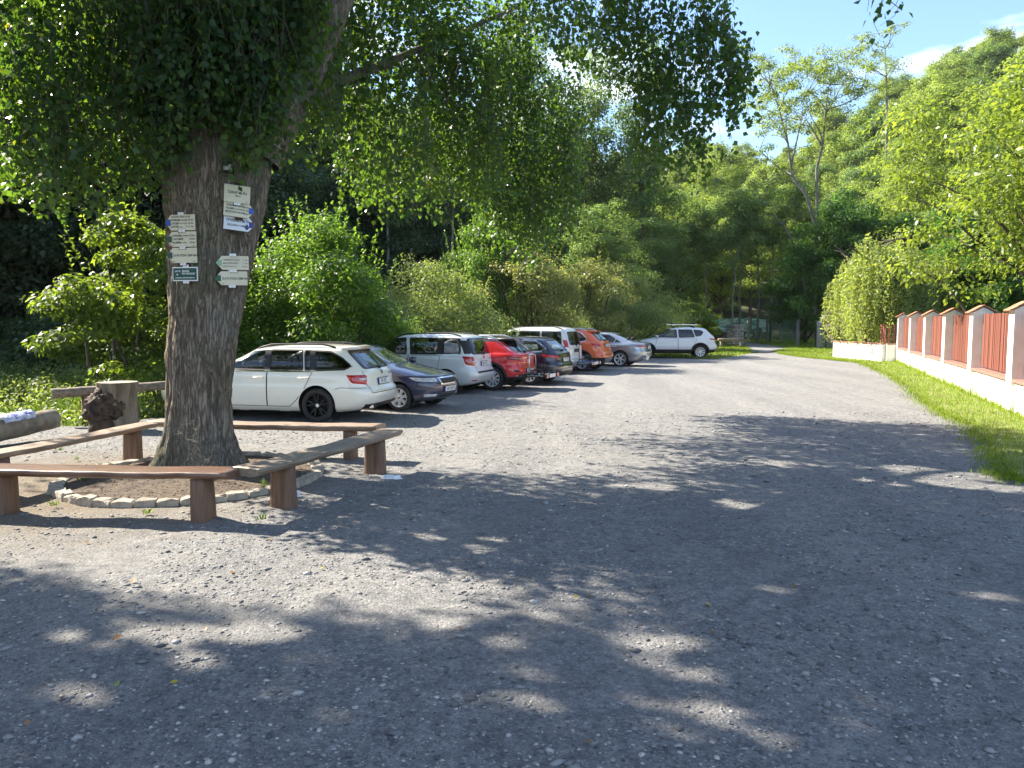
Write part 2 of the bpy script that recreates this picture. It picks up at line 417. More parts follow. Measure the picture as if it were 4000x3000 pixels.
x, y, size = x[keep], y[keep], size[keep]
k2 = RNG.random(len(x)) < 0.85; x, y, size = x[k2], y[k2], size[k2]
V, F = rocks(np.stack([x, y, lot_h(x, y)+size*0.05], -1), size, 3)
tag(link('loose_gravel', mesh_np('loose_gravel', V, F, MT['stone'])), 'loose grey gravel stones scattered over the car park', 'gravel', kind='stuff')

# ------------------------------------------------------------------ grass
def blades(P, H, Wd, seed, lean=0.35, bend=0.5):
    """each blade: two quads bending over"""
    r = np.random.default_rng(seed); n = len(P)
    a = r.uniform(0, 2*PI, n); side = np.stack([np.cos(a), np.sin(a), np.zeros(n)], -1)
    la = r.uniform(0, 2*PI, n); ln = np.stack([np.cos(la), np.sin(la), np.zeros(n)], -1)*(lean*r.random(n))[:, None]
    up = np.array([0, 0, 1.0]); H = H[:, None]; w = Wd[:, None]
    p1 = P+(up+ln*0.6)*H*0.55; p2 = P+(up*(1-bend*0.25)+ln*(1+bend))*H
    V = np.stack([P-side*w*.5, P+side*w*.5, p1-side*w*.42, p1+side*w*.42, p2], 1).reshape(-1, 3)
    o = 5*np.arange(n)[:, None]
    return V, [np.array([[0, 1, 3, 2]])+o, np.array([[2, 3, 4]])+o]
def grass_mat(name, a, bb, straw):
    return leaf_mat(name, a, bb, (1.8, 1.6, 0.6), 0.4, 0.55, autumn=straw, spec=0.2, af=0.09)
MT['lawn'] = grass_mat('lawn_grass', (0.10, 0.17, 0.02), (0.20, 0.30, 0.035), (0.3, 0.27, 0.1))
MT['herb'] = grass_mat('meadow_herbs', (0.045, 0.10, 0.025), (0.11, 0.19, 0.05), (0.26, 0.25, 0.13))
MT['turf'] = M('turf', (0.15, 0.14, 0.06), (0.19, 0.25, 0.05), 3.0, rough=0.95, bmp=0.6)

FU = Vector((0.357, 0.934, 0)).normalized()                # along the garden wall, away from the camera
FN = Vector((-FU.y, FU.x, 0))                              # towards the lot
FB = Vector((10.05, 15.1, 0))+FN*0.21; FLEN = 20.6         # foot of the wall at the picture's edge
C0 = FB+FU*FLEN; C1 = Vector((16.75, 34.5, 0)); C2 = Vector((16.4, 38.9, 0))
wall_in = [FB-FU*8]+[FB+FU*FLEN, C0, C1, C2]
verge_poly = [(p.x, p.y) for p in VERGE]+[(C2.x+3, C2.y+9)]+[(C2.x, C2.y), (C1.x, C1.y), (C0.x, C0.y), (FB.x+.05, FB.y), (FB.x-FU.x*6, FB.y-FU.y*6), (VERGE[0].x+1.2, VERGE[0].y-3.0), (VERGE[0].x+0.35, VERGE[0].y-1.0)]
def poly_sheet(name, poly, z, mat, kind='structure'):
    bm = bmesh.new(); f = bm.faces.new([bm.verts.new((x, y, z)) for x, y in poly])
    bmesh.ops.triangulate(bm, faces=[f]); 
    me = mesh_bm(name, bm, mat)
    return tag(link(name, me), kind=kind)
poly_sheet('grass_verge', verge_poly, 0.035, MT['turf'])
def scatter(poly, n, rng):
    xs_, ys_ = [p[0] for p in poly], [p[1] for p in poly]
    x = rng.uniform(min(xs_), max(xs_), n); y = rng.uniform(min(ys_), max(ys_), n)
    k = inside(poly, x, y); return x[k], y[k]
x, y = scatter(verge_poly, 420000, RNG)
k = RNG.random(len(x)) < np.clip((13.0/np.maximum(y, 1))**1.3, 0.08, 1.0); x, y = x[k], y[k]
# ragged edge: thin grass creeping over the gravel
vx = np.array([p.x for p in VERGE]); vy = np.array([p.y for p in VERGE])
ex = RNG.integers(0, len(VERGE)-1, 9000); tt = RNG.random(9000)
x2 = vx[ex]*(1-tt)+vx[ex+1]*tt-np.abs(RNG.normal(0, 0.16, 9000)); y2 = vy[ex]*(1-tt)+vy[ex+1]*tt-RNG.normal(0, 0.15, 9000)
x = np.concatenate([x, x2]); y = np.concatenate([y, y2]); n = len(x)
V, F = blades(np.stack([x, y, np.full(n, 0.02)], -1), RNG.uniform(0.03, 0.085, n)*(1+0.012*y), RNG.uniform(0.005, 0.010, n)*(0.6+0.05*y), 11, 0.6)
tag(link('verge_grass', mesh_np('verge_grass', V, F, MT['lawn'])), 'short bright green grass along the garden wall', 'grass', kind='stuff')
# taller tufts against the wall foot
n = 1500; tt = RNG.random(n)*26; P = np.array([(FB+FU*(q-2)+FN*abs(random.Random(i).gauss(0.03, .08)))[:] for i, q in enumerate(tt)])
P[:, 2] = 0.02
V, F = blades(P, RNG.uniform(0.08, 0.26, n), np.full(n, 0.012), 12, 0.5)
tag(link('wall_foot_grass', mesh_np('wall_foot_grass', V, F, MT['lawn'])), 'taller grass tufts at the foot of the white garden wall', 'grass', kind='stuff')

# lawn and path beyond the lot
lawn_poly = [(6.5, 36.5), (12, 36), (16.0, 41.0), (VERGE[-1].x+1, VERGE[-1].y), (C2.x+1, C2.y+5), (34, 60), (42, 90), (18, 90), (12, 62), (8, 48)]
poly_sheet('lawn', lawn_poly, -0.03, MT['turf'])
path_px = [(2940, 1376), (3000, 1377), (3095, 1366), (3060, 1359), (3000, 1350), (2930, 1339), (2890, 1333), (2865, 1333), (2880, 1340), (2915, 1352), (2930, 1362)]
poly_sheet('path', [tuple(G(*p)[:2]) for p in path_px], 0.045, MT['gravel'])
x, y = scatter(lawn_poly, 95000, RNG)
k = ~inside([tuple(G(*p)[:2]) for p in path_px], x, y) & ~inside(lot, x, y); x, y = x[k], y[k]; n = len(x)
V, F = blades(np.stack([x, y, np.full(n, 0.0)], -1), RNG.uniform(0.06, 0.16, n), np.full(n, 0.03), 13, 0.6)
tag(link('lawn_grass', mesh_np('lawn_grass', V, F, MT['lawn'])), 'mown lawn beyond the car park beside the path', 'grass', kind='stuff')

# meadow herbs on the left, behind the logs
n = 62000
x = RNG.uniform(-26, -4.2, n); y = RNG.uniform(11.5, 27, n)
k = (~inside(lot, x, y)) & (y > 12.4-0.16*(x+8)) ; x, y = x[k], y[k]; n = len(x)
hh = (0.14+0.5*sstep(13.0, 17.5, y))*RNG.uniform(0.5, 1.25, n)*(1+0.35*fbm(x, y, 31, 2, 1.3))
V, F = blades(np.stack([x, y, hz(x, y)-0.08], -1), np.maximum(hh, 0.12), RNG.uniform(0.012, 0.03, n), 14, 0.7)
tag(link('meadow_grass', mesh_np('meadow_grass', V, F, MT['herb'])), 'tall meadow grass behind the logs on the left', 'grass', kind='stuff')

# ================================================================== foliage
def unit(v): return v/np.maximum(np.linalg.norm(v, axis=-1, keepdims=True), 1e-9)
def leaf_cards(P, Dr, Nn, L, Wd, fold=0.18):
    """P base points, Dr tip direction, Nn leaf normal: a folded pointed leaf of two halves"""
    Dr = unit(Dr); S = unit(np.cross(Dr, Nn)); Nn = np.cross(S, Dr)
    L = np.asarray(L)[:, None]; w = np.asarray(Wd)[:, None]
    a = P; tip = P+Dr*L-Nn*L*0.12
    mid = P+Dr*L*0.42-Nn*w*fold
    l = P+Dr*L*0.38-S*w*0.5+Nn*w*fold*0.5; r_ = P+Dr*L*0.38+S*w*0.5+Nn*w*fold*0.5
    V = np.stack([a, r_, tip, l], 1).reshape(-1, 3)
    F = np.array([[0, 1, 2, 3]])+4*np.arange(len(P))[:, None]
    return V, F
def clump_leaves(C, Rad, n, rng, size, flat=0.62, shell=0.5, up=0.7, asp=0.62, droop=0.35):
    """C (m,3) clump centres, Rad (m,), n leaves each"""
    m = len(C); n = np.broadcast_to(n, (m,))
    idx = np.repeat(np.arange(m), n); N = len(idx)
    d = unit(rng.normal(size=(N, 3))); rr = rng.random(N)**shell
    off = d*(rr*Rad[idx])[:, None]; off[:, 2] *= flat
    # uneven clumps: pull towards a few twig directions
    P = C[idx]+off
    nrm = unit(d*0.7+np.array([0, 0, up])+rng.normal(0, 0.45, (N, 3)))
    dr = unit(d+rng.normal(0, 0.7, (N, 3))-np.array([0, 0, droop]))
    dr = dr-nrm*(dr*nrm).sum(1, keepdims=True)
    L = size*rng.uniform(0.65, 1.3, N)
    return leaf_cards(P, dr, nrm, L, L*asp)
def wiggle(p0, p1, k, amp, rr, sag=0.0):
    pts = []
    for i in range(k+1):
        t = i/k; p = Vector(p0).lerp(Vector(p1), t)
        e = math.sin(PI*t)
        p += Vector((rr.gauss(0, 1), rr.gauss(0, 1), rr.gauss(0, 0.6)))*amp*e + Vector((0, 0, sag*e)); pts.append(p)
    return pts
MT['bark'] = M('bark', (0.035, 0.028, 0.02), (0.11, 0.092, 0.068), 9, rough=0.95, bmp=0.9, bscale=14, stretch=(1, 1, 0.22))
MT['bark_pale'] = M('bark_pale', (0.10, 0.088, 0.07), (0.23, 0.21, 0.175), 8, rough=0.95, bmp=0.8, bscale=14, stretch=(1, 1, 0.25))
MT['bark_pine'] = M('bark_pine', (0.12, 0.06, 0.035), (0.27, 0.14, 0.08), 8, rough=0.95, bmp=0.8, bscale=14, stretch=(1, 1, 0.3))

TG = (1.95, 1.85, 0.7)
LEAF = {
 'alder': leaf_mat('alder_leaf', (0.07, 0.125, 0.055), (0.15, 0.225, 0.095), TG, 0.56),
 'locust': leaf_mat('locust_leaf', (0.115, 0.17, 0.05), (0.20, 0.265, 0.085), TG, 0.55),
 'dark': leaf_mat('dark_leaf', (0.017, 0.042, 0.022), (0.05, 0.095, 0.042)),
 'round': leaf_mat('round_leaf', (0.042, 0.105, 0.028), (0.09, 0.185, 0.045), TG, tw=0.5),
 'hornbeam': leaf_mat('hornbeam_leaf', (0.055, 0.12, 0.026), (0.12, 0.21, 0.045), TG, tw=0.52),
 'maple': leaf_mat('maple_leaf', (0.07, 0.12, 0.025), (0.14, 0.205, 0.045), (2.2, 2.0, 0.6), tw=0.55),
 'willowbush': leaf_mat('willow_bush_leaf', (0.10, 0.15, 0.06), (0.20, 0.255, 0.115), TG, tw=0.5),
 'rose': leaf_mat('pale_shrub_leaf', (0.13, 0.16, 0.065), (0.25, 0.28, 0.13), TG, tw=0.5, autumn=(0.32, 0.22, 0.14), af=0.05),
 'purple': leaf_mat('purple_leaf', (0.13, 0.12, 0.09), (0.27, 0.25, 0.20), (1.3, 1.2, 0.8), 0.3),
 'willow': leaf_mat('willow_leaf', (0.17, 0.225, 0.075), (0.29, 0.35, 0.14), TG, tw=0.5),
 'walnut': leaf_mat('walnut_leaf', (0.095, 0.15, 0.03), (0.20, 0.26, 0.055), TG, tw=0.5, rough=0.35, spec=0.5),
 'linden': leaf_mat('linden_leaf', (0.018, 0.05, 0.024), (0.05, 0.098, 0.04), (4.6, 4.0, 0.6), 0.42, autumn=(0.10, 0.11, 0.03), rough=0.4),
}
def make_tree(name, seed, H, r, zc0, nclump, per, lsize, leaf, bark, trunk_r=0.18, flat=0.62, fork=0, crad=(0.2, 0.34), spread=1.0, lean=0.0, topk=0.75, shell=0.45, limbs=26, asp=0.62):
    """tapered trunk with limbs running to leaf clumps; crown between zc0 and H, radius r"""
    rng = np.random.default_rng(seed); rr = random.Random(seed)
    cz = (H+zc0)/2; hzr = (H-zc0)/2
    C = []
    while len(C) < nclump:
        d = unit(rng.normal(size=3)); q = rng.random()**0.42
        w = r*(1.0 if d[2] < 0 else topk+(1-topk)*(1-d[2]))*(1+0.22*math.sin(3*math.atan2(d[1], d[0])+seed))*spread
        C.append((d[0]*q*w, d[1]*q*w, cz+d[2]*q*hzr))
    C = np.array(C); C[:, 0] += lean*(C[:, 2]/H)**2
    Rad = rng.uniform(crad[0], crad[1], nclump)*r
    V, F = clump_leaves(C, Rad, np.maximum(20, (per*(Rad/Rad.mean())**2).astype(int)), rng, lsize, flat, shell, asp=asp)
    crown = mesh_np(name+'_crown', V, F, LEAF[leaf])
    mb = MB()
    top = zc0+(H-zc0)*0.72
    tp = [Vector((lean*(z/H)**2+rr.gauss(0, 0.012)*H*(z/H), rr.gauss(0, 0.012)*H*(z/H), z)) for z in np.linspace(-0.4, top, 9)]
    mb.tube(tp, [trunk_r*(1.35 if i == 0 else 1.0)*(1-0.82*i/8) for i in range(9)], 9)
    order = sorted(range(nclump), key=lambda i: rr.random())[:limbs]
    for i in order:
        c = Vector(C[i]); hb = max(0.25*zc0, min(top*0.95, c.z-rr.uniform(0.35, 0.9)*math.hypot(c.x, c.y)-0.2))
        k = hb/top*8; k = min(max(k, 0), 7.99); p0 = tp[int(k)].lerp(tp[int(k)+1], k-int(k))
        rad0 = trunk_r*(1-0.82*k/8)*rr.uniform(0.38, 0.6)
        pts = wiggle(p0, c, 4, 0.05*r, rr, 0.08*r)
        mb.tube(pts, [rad0, rad0*.8, rad0*.55, rad0*.35, rad0*.12], 6, cap=False)
    return mb.mesh(name+'_trunk', MT[bark], True, recalc=False), crown
def make_shrub(name, seed, H, r, nclump, per, lsize, leaf, stems=8, flat=0.6, crad=(0.22, 0.4), shell=0.45, asp=0.6, base=0.05, spire=0.0):
    rng = np.random.default_rng(seed); rr = random.Random(seed)
    C = []
    while len(C) < nclump:
        a = rng.uniform(0, 2*PI); z = base+(1-base)*rng.random()**0.85
        prof = math.sin(PI*min(0.98, 0.16+0.84*z**0.9))**0.55 if z > 0.3 else 0.85+0.15*z/0.3
        q = rng.random()**0.38
        C.append((math.cos(a)*q*prof*r*(1+0.18*math.sin(2*a+seed)), math.sin(a)*q*prof*r*(1+0.18*math.cos(3*a+seed)), z*H*0.93))
    C = np.array(C); Rad = rng.uniform(crad[0], crad[1], nclump)*r*np.where(C[:, 2] > 0.75*H, 0.7, 1.0)
    V, F = clump_leaves(C, Rad, np.maximum(15, (per*(Rad/Rad.mean())**2).astype(int)), rng, lsize, flat, shell, asp=asp)
    # upright leafy shoots breaking the outline
    ns = int(26+spire*30); SV = []; 
    a = rng.uniform(0, 2*PI, ns); q = rng.random(ns)**0.5*r*0.85; L = rng.uniform(0.10, 0.24, ns)*H
    z0 = H*(0.86-0.45*(q/r)**2)
    pts, drs = [], []
    for i in range(ns):
        k = int(L[i]/(lsize*0.33)); tt = np.linspace(0, 1, max(k, 4))
        out = np.array([math.cos(a[i])*0.35, math.sin(a[i])*0.35, 1.0])
        p = np.array([math.cos(a[i])*q[i], math.sin(a[i])*q[i], z0[i]])+tt[:, None]*L[i]*out
        pts.append(p); drs.append(np.tile(out*0.4, (len(p), 1))+rng.normal(0, 0.75, (len(p), 3)))
    P = np.concatenate(pts); Dr = np.concatenate(drs); n = len(P)
    V2, F2 = leaf_cards(P, Dr, rng.normal(size=(n, 3))*0.5+np.array([0, 0, 0.8]), lsize*rng.uniform(0.6, 1.1, n), lsize*asp*rng.uniform(0.6, 1.1, n))
    crown = mesh_np(name+'_crown', np.concatenate([V, V2]), np.concatenate([F, F2+len(V)]), LEAF[leaf])
    mb = MB()
    for s in range(stems):
        i = rr.randrange(nclump); c = Vector(C[i]); c.z = max(c.z, 0.55*H)
        p0 = Vector((rr.gauss(0, 0.12)*r, rr.gauss(0, 0.12)*r, -0.2)); pts = wiggle(p0, c, 5, 0.06*r, rr)
        w0 = 0.012*H*rr.uniform(0.7, 1.4)
        mb.tube(pts, [w0, w0*.85, w0*.7, w0*.5, w0*.35, w0*.1], 6, cap=False)
    return mb.mesh(name+'_stems', MT['bark'], True, recalc=False), crown
def plant(kind, meshes, label, loc, rz=0.0, s=1.0, cat='tree', group=None, stem='trunk', sz=None, foliage='crown'):
    o = empty(kind, loc, rz); o.scale = (s, s, sz if sz else s)
    link(stem, meshes[0], o); link(foliage, meshes[1], o)
    return tag(o, label, cat, group)
def ground_at(px, y):                              # ground position under picture column px at depth y
    x = (px-PW/2)/FPX*y*math.cos(PITCH)+0.0
    return (x, y, float(hz(x, y))-0.05)

# ------------------------------------------------------------------ the great linden
def trunk_profile():
    # (z, centre x, half width) read off the photograph at the trunk's distance
    rows = [(1885, 775, 185), (1840, 775, 176), (1800, 777, 165), (1750, 777, 150), (1700, 777, 139), (1620, 777, 131), (1550, 777, 128), (1400, 783, 142), (1250, 802, 145), (1100, 812, 163), (950, 825, 183), (800, 838, 205), (680, 848, 218), (560, 850, 205), (440, 850, 180)]
    out = []
    for py, px, hw in rows:
        p = D(px, py, TREE.y); out.append((p.z, p.x, hw/FPX*TREE.y*0.985))
    return out
TP = trunk_profile()
_z = np.array([p[0] for p in TP]); _o = np.argsort(_z); _z = _z[_o]
_cx = np.array([p[1] for p in TP])[_o]; _hw = np.array([p[2] for p in TP])[_o]
lin = empty('linden_tree', (0, 0, 0))
tag(lin, 'huge old linden tree with trail signs on its thick trunk, ringed by benches', 'tree')
m, t, b = nodes('linden_bark')
v = coords(t, (1, 1, 0.085)); f0 = noise(t, v, 32, 5, 0.6)
sb = t.nodes.new('ShaderNodeMath'); sb.operation = 'SUBTRACT'; sb.inputs[1].default_value = 0.5; t.links.new(f0, sb.inputs[0])
ab_ = t.nodes.new('ShaderNodeMath'); ab_.operation = 'ABSOLUTE'; t.links.new(sb.outputs[0], ab_.inputs[0])
f1 = t.nodes.new('ShaderNodeMapRange'); f1.inputs['From Max'].default_value = 0.09; t.links.new(ab_.outputs[0], f1.inputs['Value']); f1 = f1.outputs['Result']
fg = noise(t, coords(t, (1, 1, 0.4)), 55, 5, 0.7); v2 = coords(t); f2 = noise(t, v2, 1.6, 4); f3 = noise(t, v2, 0.9, 3)
c = ramp(t, f1, [(0.0, (0.065, 0.05, 0.037)), (0.22, (0.185, 0.15, 0.115)), (1.0, (0.26, 0.218, 0.172))])
c = mix(t, 0.8, c, ramp(t, fg, [(0.3, (0.7, 0.7, 0.7)), (0.7, (1.3, 1.29, 1.27))]), 'MULTIPLY')
c = mix(t, ramp(t, f2, [(0.5, (0, 0, 0)), (0.72, (0.5, 0.5, 0.5))]), c, (0.10, 0.115, 0.055))
c = mix(t, ramp(t, f3, [(0.48, (0, 0, 0)), (0.7, (0.45, 0.45, 0.45))]), c, (0.22, 0.23, 0.20))
t.links.new(c, b.inputs['Base Color']); b.inputs['Roughness'].default_value = 0.95; b.inputs['Specular IOR Level'].default_value = 0.15
bump(t, b, f1, 0.7, 0.035)
MT['linden_bark'] = m
SEG = 128; zs = np.concatenate([np.linspace(-0.05, 1.2, 50), np.linspace(1.23, 4.75, 110)])
Vt = np.zeros((len(zs), SEG, 3)); ang = np.linspace(0, 2*PI, SEG, endpoint=False)
rr = random.Random(4)
hole = D(762, 560, TREE.y)
for i, z in enumerate(zs):
    cx = np.interp(z, _z, _cx); hw = np.interp(z, _z, _hw)
    if z < _z[0]: hw = _hw[0]*(1+0.25*(_z[0]-z))
    for k in range(SEG):
        a = ang[k]; ca, sa = math.cos(a), math.sin(a)
        nv = mnoise.noise(Vector((ca*4.2, sa*4.2, z*0.55)))
        nv2 = mnoise.noise(Vector((ca*11+7, sa*11, z*1.5)))
        nv3 = mnoise.noise(Vector((ca*24+3, sa*24, z*3.2)))
        ridge = -abs(nv2)*0.075-abs(nv3)*0.04
        flare = math.exp(-max(z, 0)/0.32)*0.16*(0.5+0.5*math.sin(a*5+1.1))*hw/0.5
        rad = hw*0.90*(1+0.07*nv)+ridge+0.025+flare
        dx = cx+ca*hw-hole.x
        hd = math.hypot((cx+ca*rad-hole.x)/0.10, (z-hole.z)/0.24)
        if sa < -0.3: rad -= 0.16*math.exp(-hd**4)
        Vt[i, k] = (cx+ca*rad, TREE.y+sa*rad*0.95, z)
i = np.arange(len(zs)*SEG).reshape(len(zs), SEG)
F = np.stack([i[:-1], np.roll(i[:-1], -1, 1), np.roll(i[1:], -1, 1), i[1:]], -1).reshape(-1, 4)
trunk = link('trunk', mesh_np('linden_trunk', Vt.reshape(-1, 3), F, MT['linden_bark'], True), lin)
TBVH = BVHTree.FromPolygons([tuple(v) for v in Vt.reshape(-1, 3)], [tuple(f) for f in F.tolist()])
def trunk_front(x, z):
    r_ = TBVH.ray_cast(Vector((x, 0, z)), Vector((0, 1, 0)))
    if r_[0] is not None: return r_[0].y
    return TREE.y
def trunk_front_old(x, z):                             # y of the bark on the camera's side
    cx = float(np.interp(z, _z, _cx)); hw = float(np.interp(z, _z, _hw))
    u = max(-0.97, min(0.97, (x-cx)/hw)); return TREE.y-0.95*hw*math.sqrt(1-u*u)
# limbs
def limb(pts, rads, seg=18):
    P = []; Rr = []
    for i in range(len(pts)-1):
        for k in range(6):
            t = k/6; P.append(Vector(pts[i]).lerp(Vector(pts[i+1]), t)); Rr.append(rads[i]*(1-t)+rads[i+1]*t)
    P.append(Vector(pts[-1])); Rr.append(rads[-1])
    for _ in range(3): P = [P[0]]+[(P[i-1]+P[i]*2+P[i+1])/4 for i in range(1, len(P)-1)]+[P[-1]]
    mb = MB(); mb.tube(P, Rr, seg, cap=False)
    for j, v in enumerate(mb.v):
        n = mnoise.noise(Vector(v)*5.0)*0.02+mnoise.noise(Vector((v[0]*14, v[1]*14, v[2]*3)))*0.015
        c = P[min(j//seg, len(P)-1)]; d = (Vector(v)-c)
        if d.length > 0.03: mb.v[j] = tuple(Vector(v)+d.normalized()*n)
    return link('limb', mb.mesh('limb', MT['linden_bark'], True, recalc=False), lin)
limb([D(985, 600, 9.4), D(1090, 420, 9.5), D(1215, 240, 9.6), D(1285, 90, 9.7), D(1340, -60, 9.9), D(1420, -300, 10.4)], [0.36, 0.30, 0.215, 0.185, 0.18, 0.12])
limb([D(800, 640, 9.35), D(740, 420, 9.5), D(650, 200, 9.8), D(520, -60, 10.0), D(400, -320, 10.2)], [0.36, 0.31, 0.26, 0.21, 0.13])
limb([D(880, 620, 9.4), D(900, 380, 9.2), D(930, 100, 9.0), D(960, -250, 8.9), D(980, -700, 9.0)], [0.38, 0.33, 0.29, 0.24, 0.12])
limb([D(1090, 420, 9.6), D(1300, 330, 11.0), D(1600, 210, 13.0), D(1950, 60, 15.0), D(2080, 0, 16.5)], [0.10, 0.085, 0.06, 0.04, 0.02], 10)
limb([D(1320, -40, 9.8), D(1600, -160, 10.0), D(2100, -220, 10.4), D(2600, -120, 10.8)], [0.10, 0.08, 0.05, 0.02], 10)
# hanging leafy shoots and inner foliage
rngL = np.random.default_rng(42)
def strands(starts, lens, step, lsize, rng, sway=0.16, bare=0.0):
    """twigs hanging down from start points with leaves on both sides"""
    P, Dr, TW = [], [], MB()
    for s, L in zip(starts, lens):
        k = max(3, int(L/step)); tt = np.linspace(0, 1, k)
        w = rng.normal(0, sway, 2); w2 = rng.normal(0, sway*0.5, 2)
        path = np.stack([s[0]+w[0]*tt*L+w2[0]*np.sin(tt*4), s[1]+w[1]*tt*L+w2[1]*np.sin(tt*4+1), s[2]-L*tt*(0.75+0.25*tt)], -1)
        j = [0, k//3, 2*k//3, k-1]
        if rng.random() < 0.75: TW.tube([path[q] for q in j], [0.0045, 0.004, 0.003, 0.0015], 3, cap=False)
        sel = path[tt >= bare*rng.random()]
        n2 = len(sel); out = rng.normal(0, 1, (n2, 3)); out[:, 2] = -0.8-0.5*rng.random(n2)
        bun = sel+rng.normal(0, lsize*0.55, (n2, 3))
        keepm = np.sin(tt[-n2:]*rng.uniform(5, 11)+rng.uniform(0, 6)) > -0.45
        P.append(bun[keepm]); Dr.append(out[keepm])
    P = np.concatenate(P); Dr = np.concatenate(Dr); n = len(P)
    nr = rng.normal(0, 0.65, (n, 3))+np.array([0, 0, 0.75])
    L = lsize*rng.uniform(0.6, 1.25, n)
    V, F = leaf_cards(P, Dr, nr, L, L*0.85, 0.12)
    return V, F, TW
def seg_strands(regions, rng):
    st, ln = [], []
    for (x0, x1, ytop0, ytop1, ybot0, ybot1, d0, d1, n) in regions:
        for _ in range(n):
            u = rng.random(); px = x0+(x1-x0)*u; d = rng.uniform(d0, d1)
            yt = ytop0+(ytop1-ytop0)*u+rng.uniform(-1, 1)*90; yb = ybot0+(ybot1-ybot0)*u-abs(rng.normal(0, 70))
            a = D(px, yt, d); q = rng.random()**0.6; c = D(px, yt+(yb-yt)*q, d)
            L = rng.uniform(0.45, 1.25); 
            st.append((a.x, a.y, min(a.z, c.z+L))); ln.append(min(L, max(0.3, st[-1][2]-D(px, yb, d).z)))
    return st, ln
regions = [
 # x range, top y at both ends, bottom y at both ends, depth range, count
 (-60, 330, -80, -60, 830, 920, 8.2, 10.2, 429),
 (330, 680, -60, -60, 925, 760, 8.3, 10.2, 325),
 (560, 1060, -80, -80, 430, 560, 8.2, 9.1, 330),
 (880, 1080, 350, 300, 705, 690, 8.35, 8.8, 80),
 (620, 1000, 60, 60, 560, 600, 8.3, 8.8, 120),
 (960, 1260, -60, -60, 600, 260, 8.5, 9.1, 130),
 (560, 720, 300, 300, 820, 640, 8.5, 9.0, 50),
 (1020, 1330, -60, -60, 640, 720, 9.4, 12.5, 285),
 (1300, 1700, -60, -60, 880, 880, 11.0, 15.0, 478),
 (1650, 1960, 120, 150, 780, 930, 12.5, 16.0, 499),
 (1880, 2090, -40, -60, 1000, 1090, 14.5, 17.0, 558),
 (2080, 2260, 250, 350, 1090, 960, 14.5, 17.0, 289),
 (2080, 2440, -80, -60, 260, 420, 11.5, 15.0, 110),
 (2380, 2560, -80, -80, 330, 640, 10.6, 11.6, 62),
 (2520, 2800, -80, -80, 830, 770, 10.4, 11.4, 169),
 (2780, 2930, -60, 250, 660, 470, 10.6, 11.4, 67),
 (3385, 3490, -40, -40, 45, 25, 7.6, 7.9, 5),
]
st, ln = seg_strands(regions, rngL)
V1, F1, TW = strands(st, ln, 0.036, 0.088, rngL)
link('twigs', TW.mesh('linden_twigs', MT['bark'], recalc=False), lin)
# the upper crown, above the picture: clumps over the whole spread of the tree
_sd = np.array(sun_dir[:])
LANES = [(np.array(q), r_) for q, r_ in (((-5.6, 9.2, 3.9), 1.6), ((-6.8, 9.0, 4.6), 1.8), ((-6.2, 9.4, 5.4), 1.4), ((-2.2, 13.0, 3.6), 1.7), ((-1.2, 13.5, 3.7), 1.4), ((-4.6, 6.9, 0.3), 1.4), ((-6.2, 7.2, 0.3), 1.4), ((-3.2, 8.0, 0.1), 0.9), ((-4.6, 5.9, 0.0), 0.6))]
def lit_lane(p):                                   # lanes cleared of clumps so the sun reaches the lower leaves and benches
    for q, r_ in LANES:
        d = p-q; k = d@_sd
        if k > 0.5 and np.linalg.norm(d-_sd*k) < r_: return True
    return False
C = []
while len(C) < 800:
    d = unit(rngL.normal(size=3)); q = rngL.random()**0.4
    p = np.array([-3.2, 10.6, 8.6])+d*q*np.array([7.6, 8.2, 6.2])
    zmin = max(5.4, 3.5+0.435*p[1]) if p[1] > 3 else 5.6
    if p[0] > 0.2: zmin += 3.4
    elif p[0] > -1.5: zmin += 0.8
    if p[2] < zmin: continue
    if p[0] < -9.2+max(0, (7-p[2]))*0.9: continue
    if lit_lane(p): continue
    C.append(p)
while len(C) < 1150:                                # leaf clumps added out of view on the left, to shade the foreground
    p = np.array([rngL.uniform(-15, -6.5), rngL.uniform(3.5, 12.2), rngL.uniform(7.8, 13)])
    if not lit_lane(p): C.append(p)
while len(C) < 1370:  # further unseen clumps added to shade the near gravel
    p = np.array([rngL.uniform(-16, -7.5), rngL.uniform(8.5, 14), rngL.uniform(8.2, 13)])
    if not lit_lane(p): C.append(p)
C = np.array(C); Rad = rngL.uniform(0.5, 1.0, len(C))
V2, F2 = clump_leaves(C, Rad, 175, rngL, 0.115, 0.6, 0.5, asp=0.85)
# clumps that close the far side of the skirt
def px_clumps(lst, rng):
    out = []
    for (px, py, d) in lst: out.append(D(px, py, d)[:])
    return np.array(out)
back = []
for _ in range(130):
    px = rngL.uniform(1050, 1850); back.append((px, rngL.uniform(-80, 330), rngL.uniform(12, 16.0)))
for _ in range(50): back.append((rngL.uniform(-80, 700), rngL.uniform(-80, 560), rngL.uniform(9.8, 12.5)))
for _ in range(45): back.append((rngL.uniform(560, 1150), rngL.uniform(-80, 330), rngL.uniform(9.9, 12)))
Cb = px_clumps(back, rngL); Cb = Cb[[not lit_lane(q) for q in Cb]]
V3, F3 = clump_leaves(Cb, rngL.uniform(0.35, 0.75, len(Cb)), 70, rngL, 0.092, 0.6, 0.5, asp=0.85)
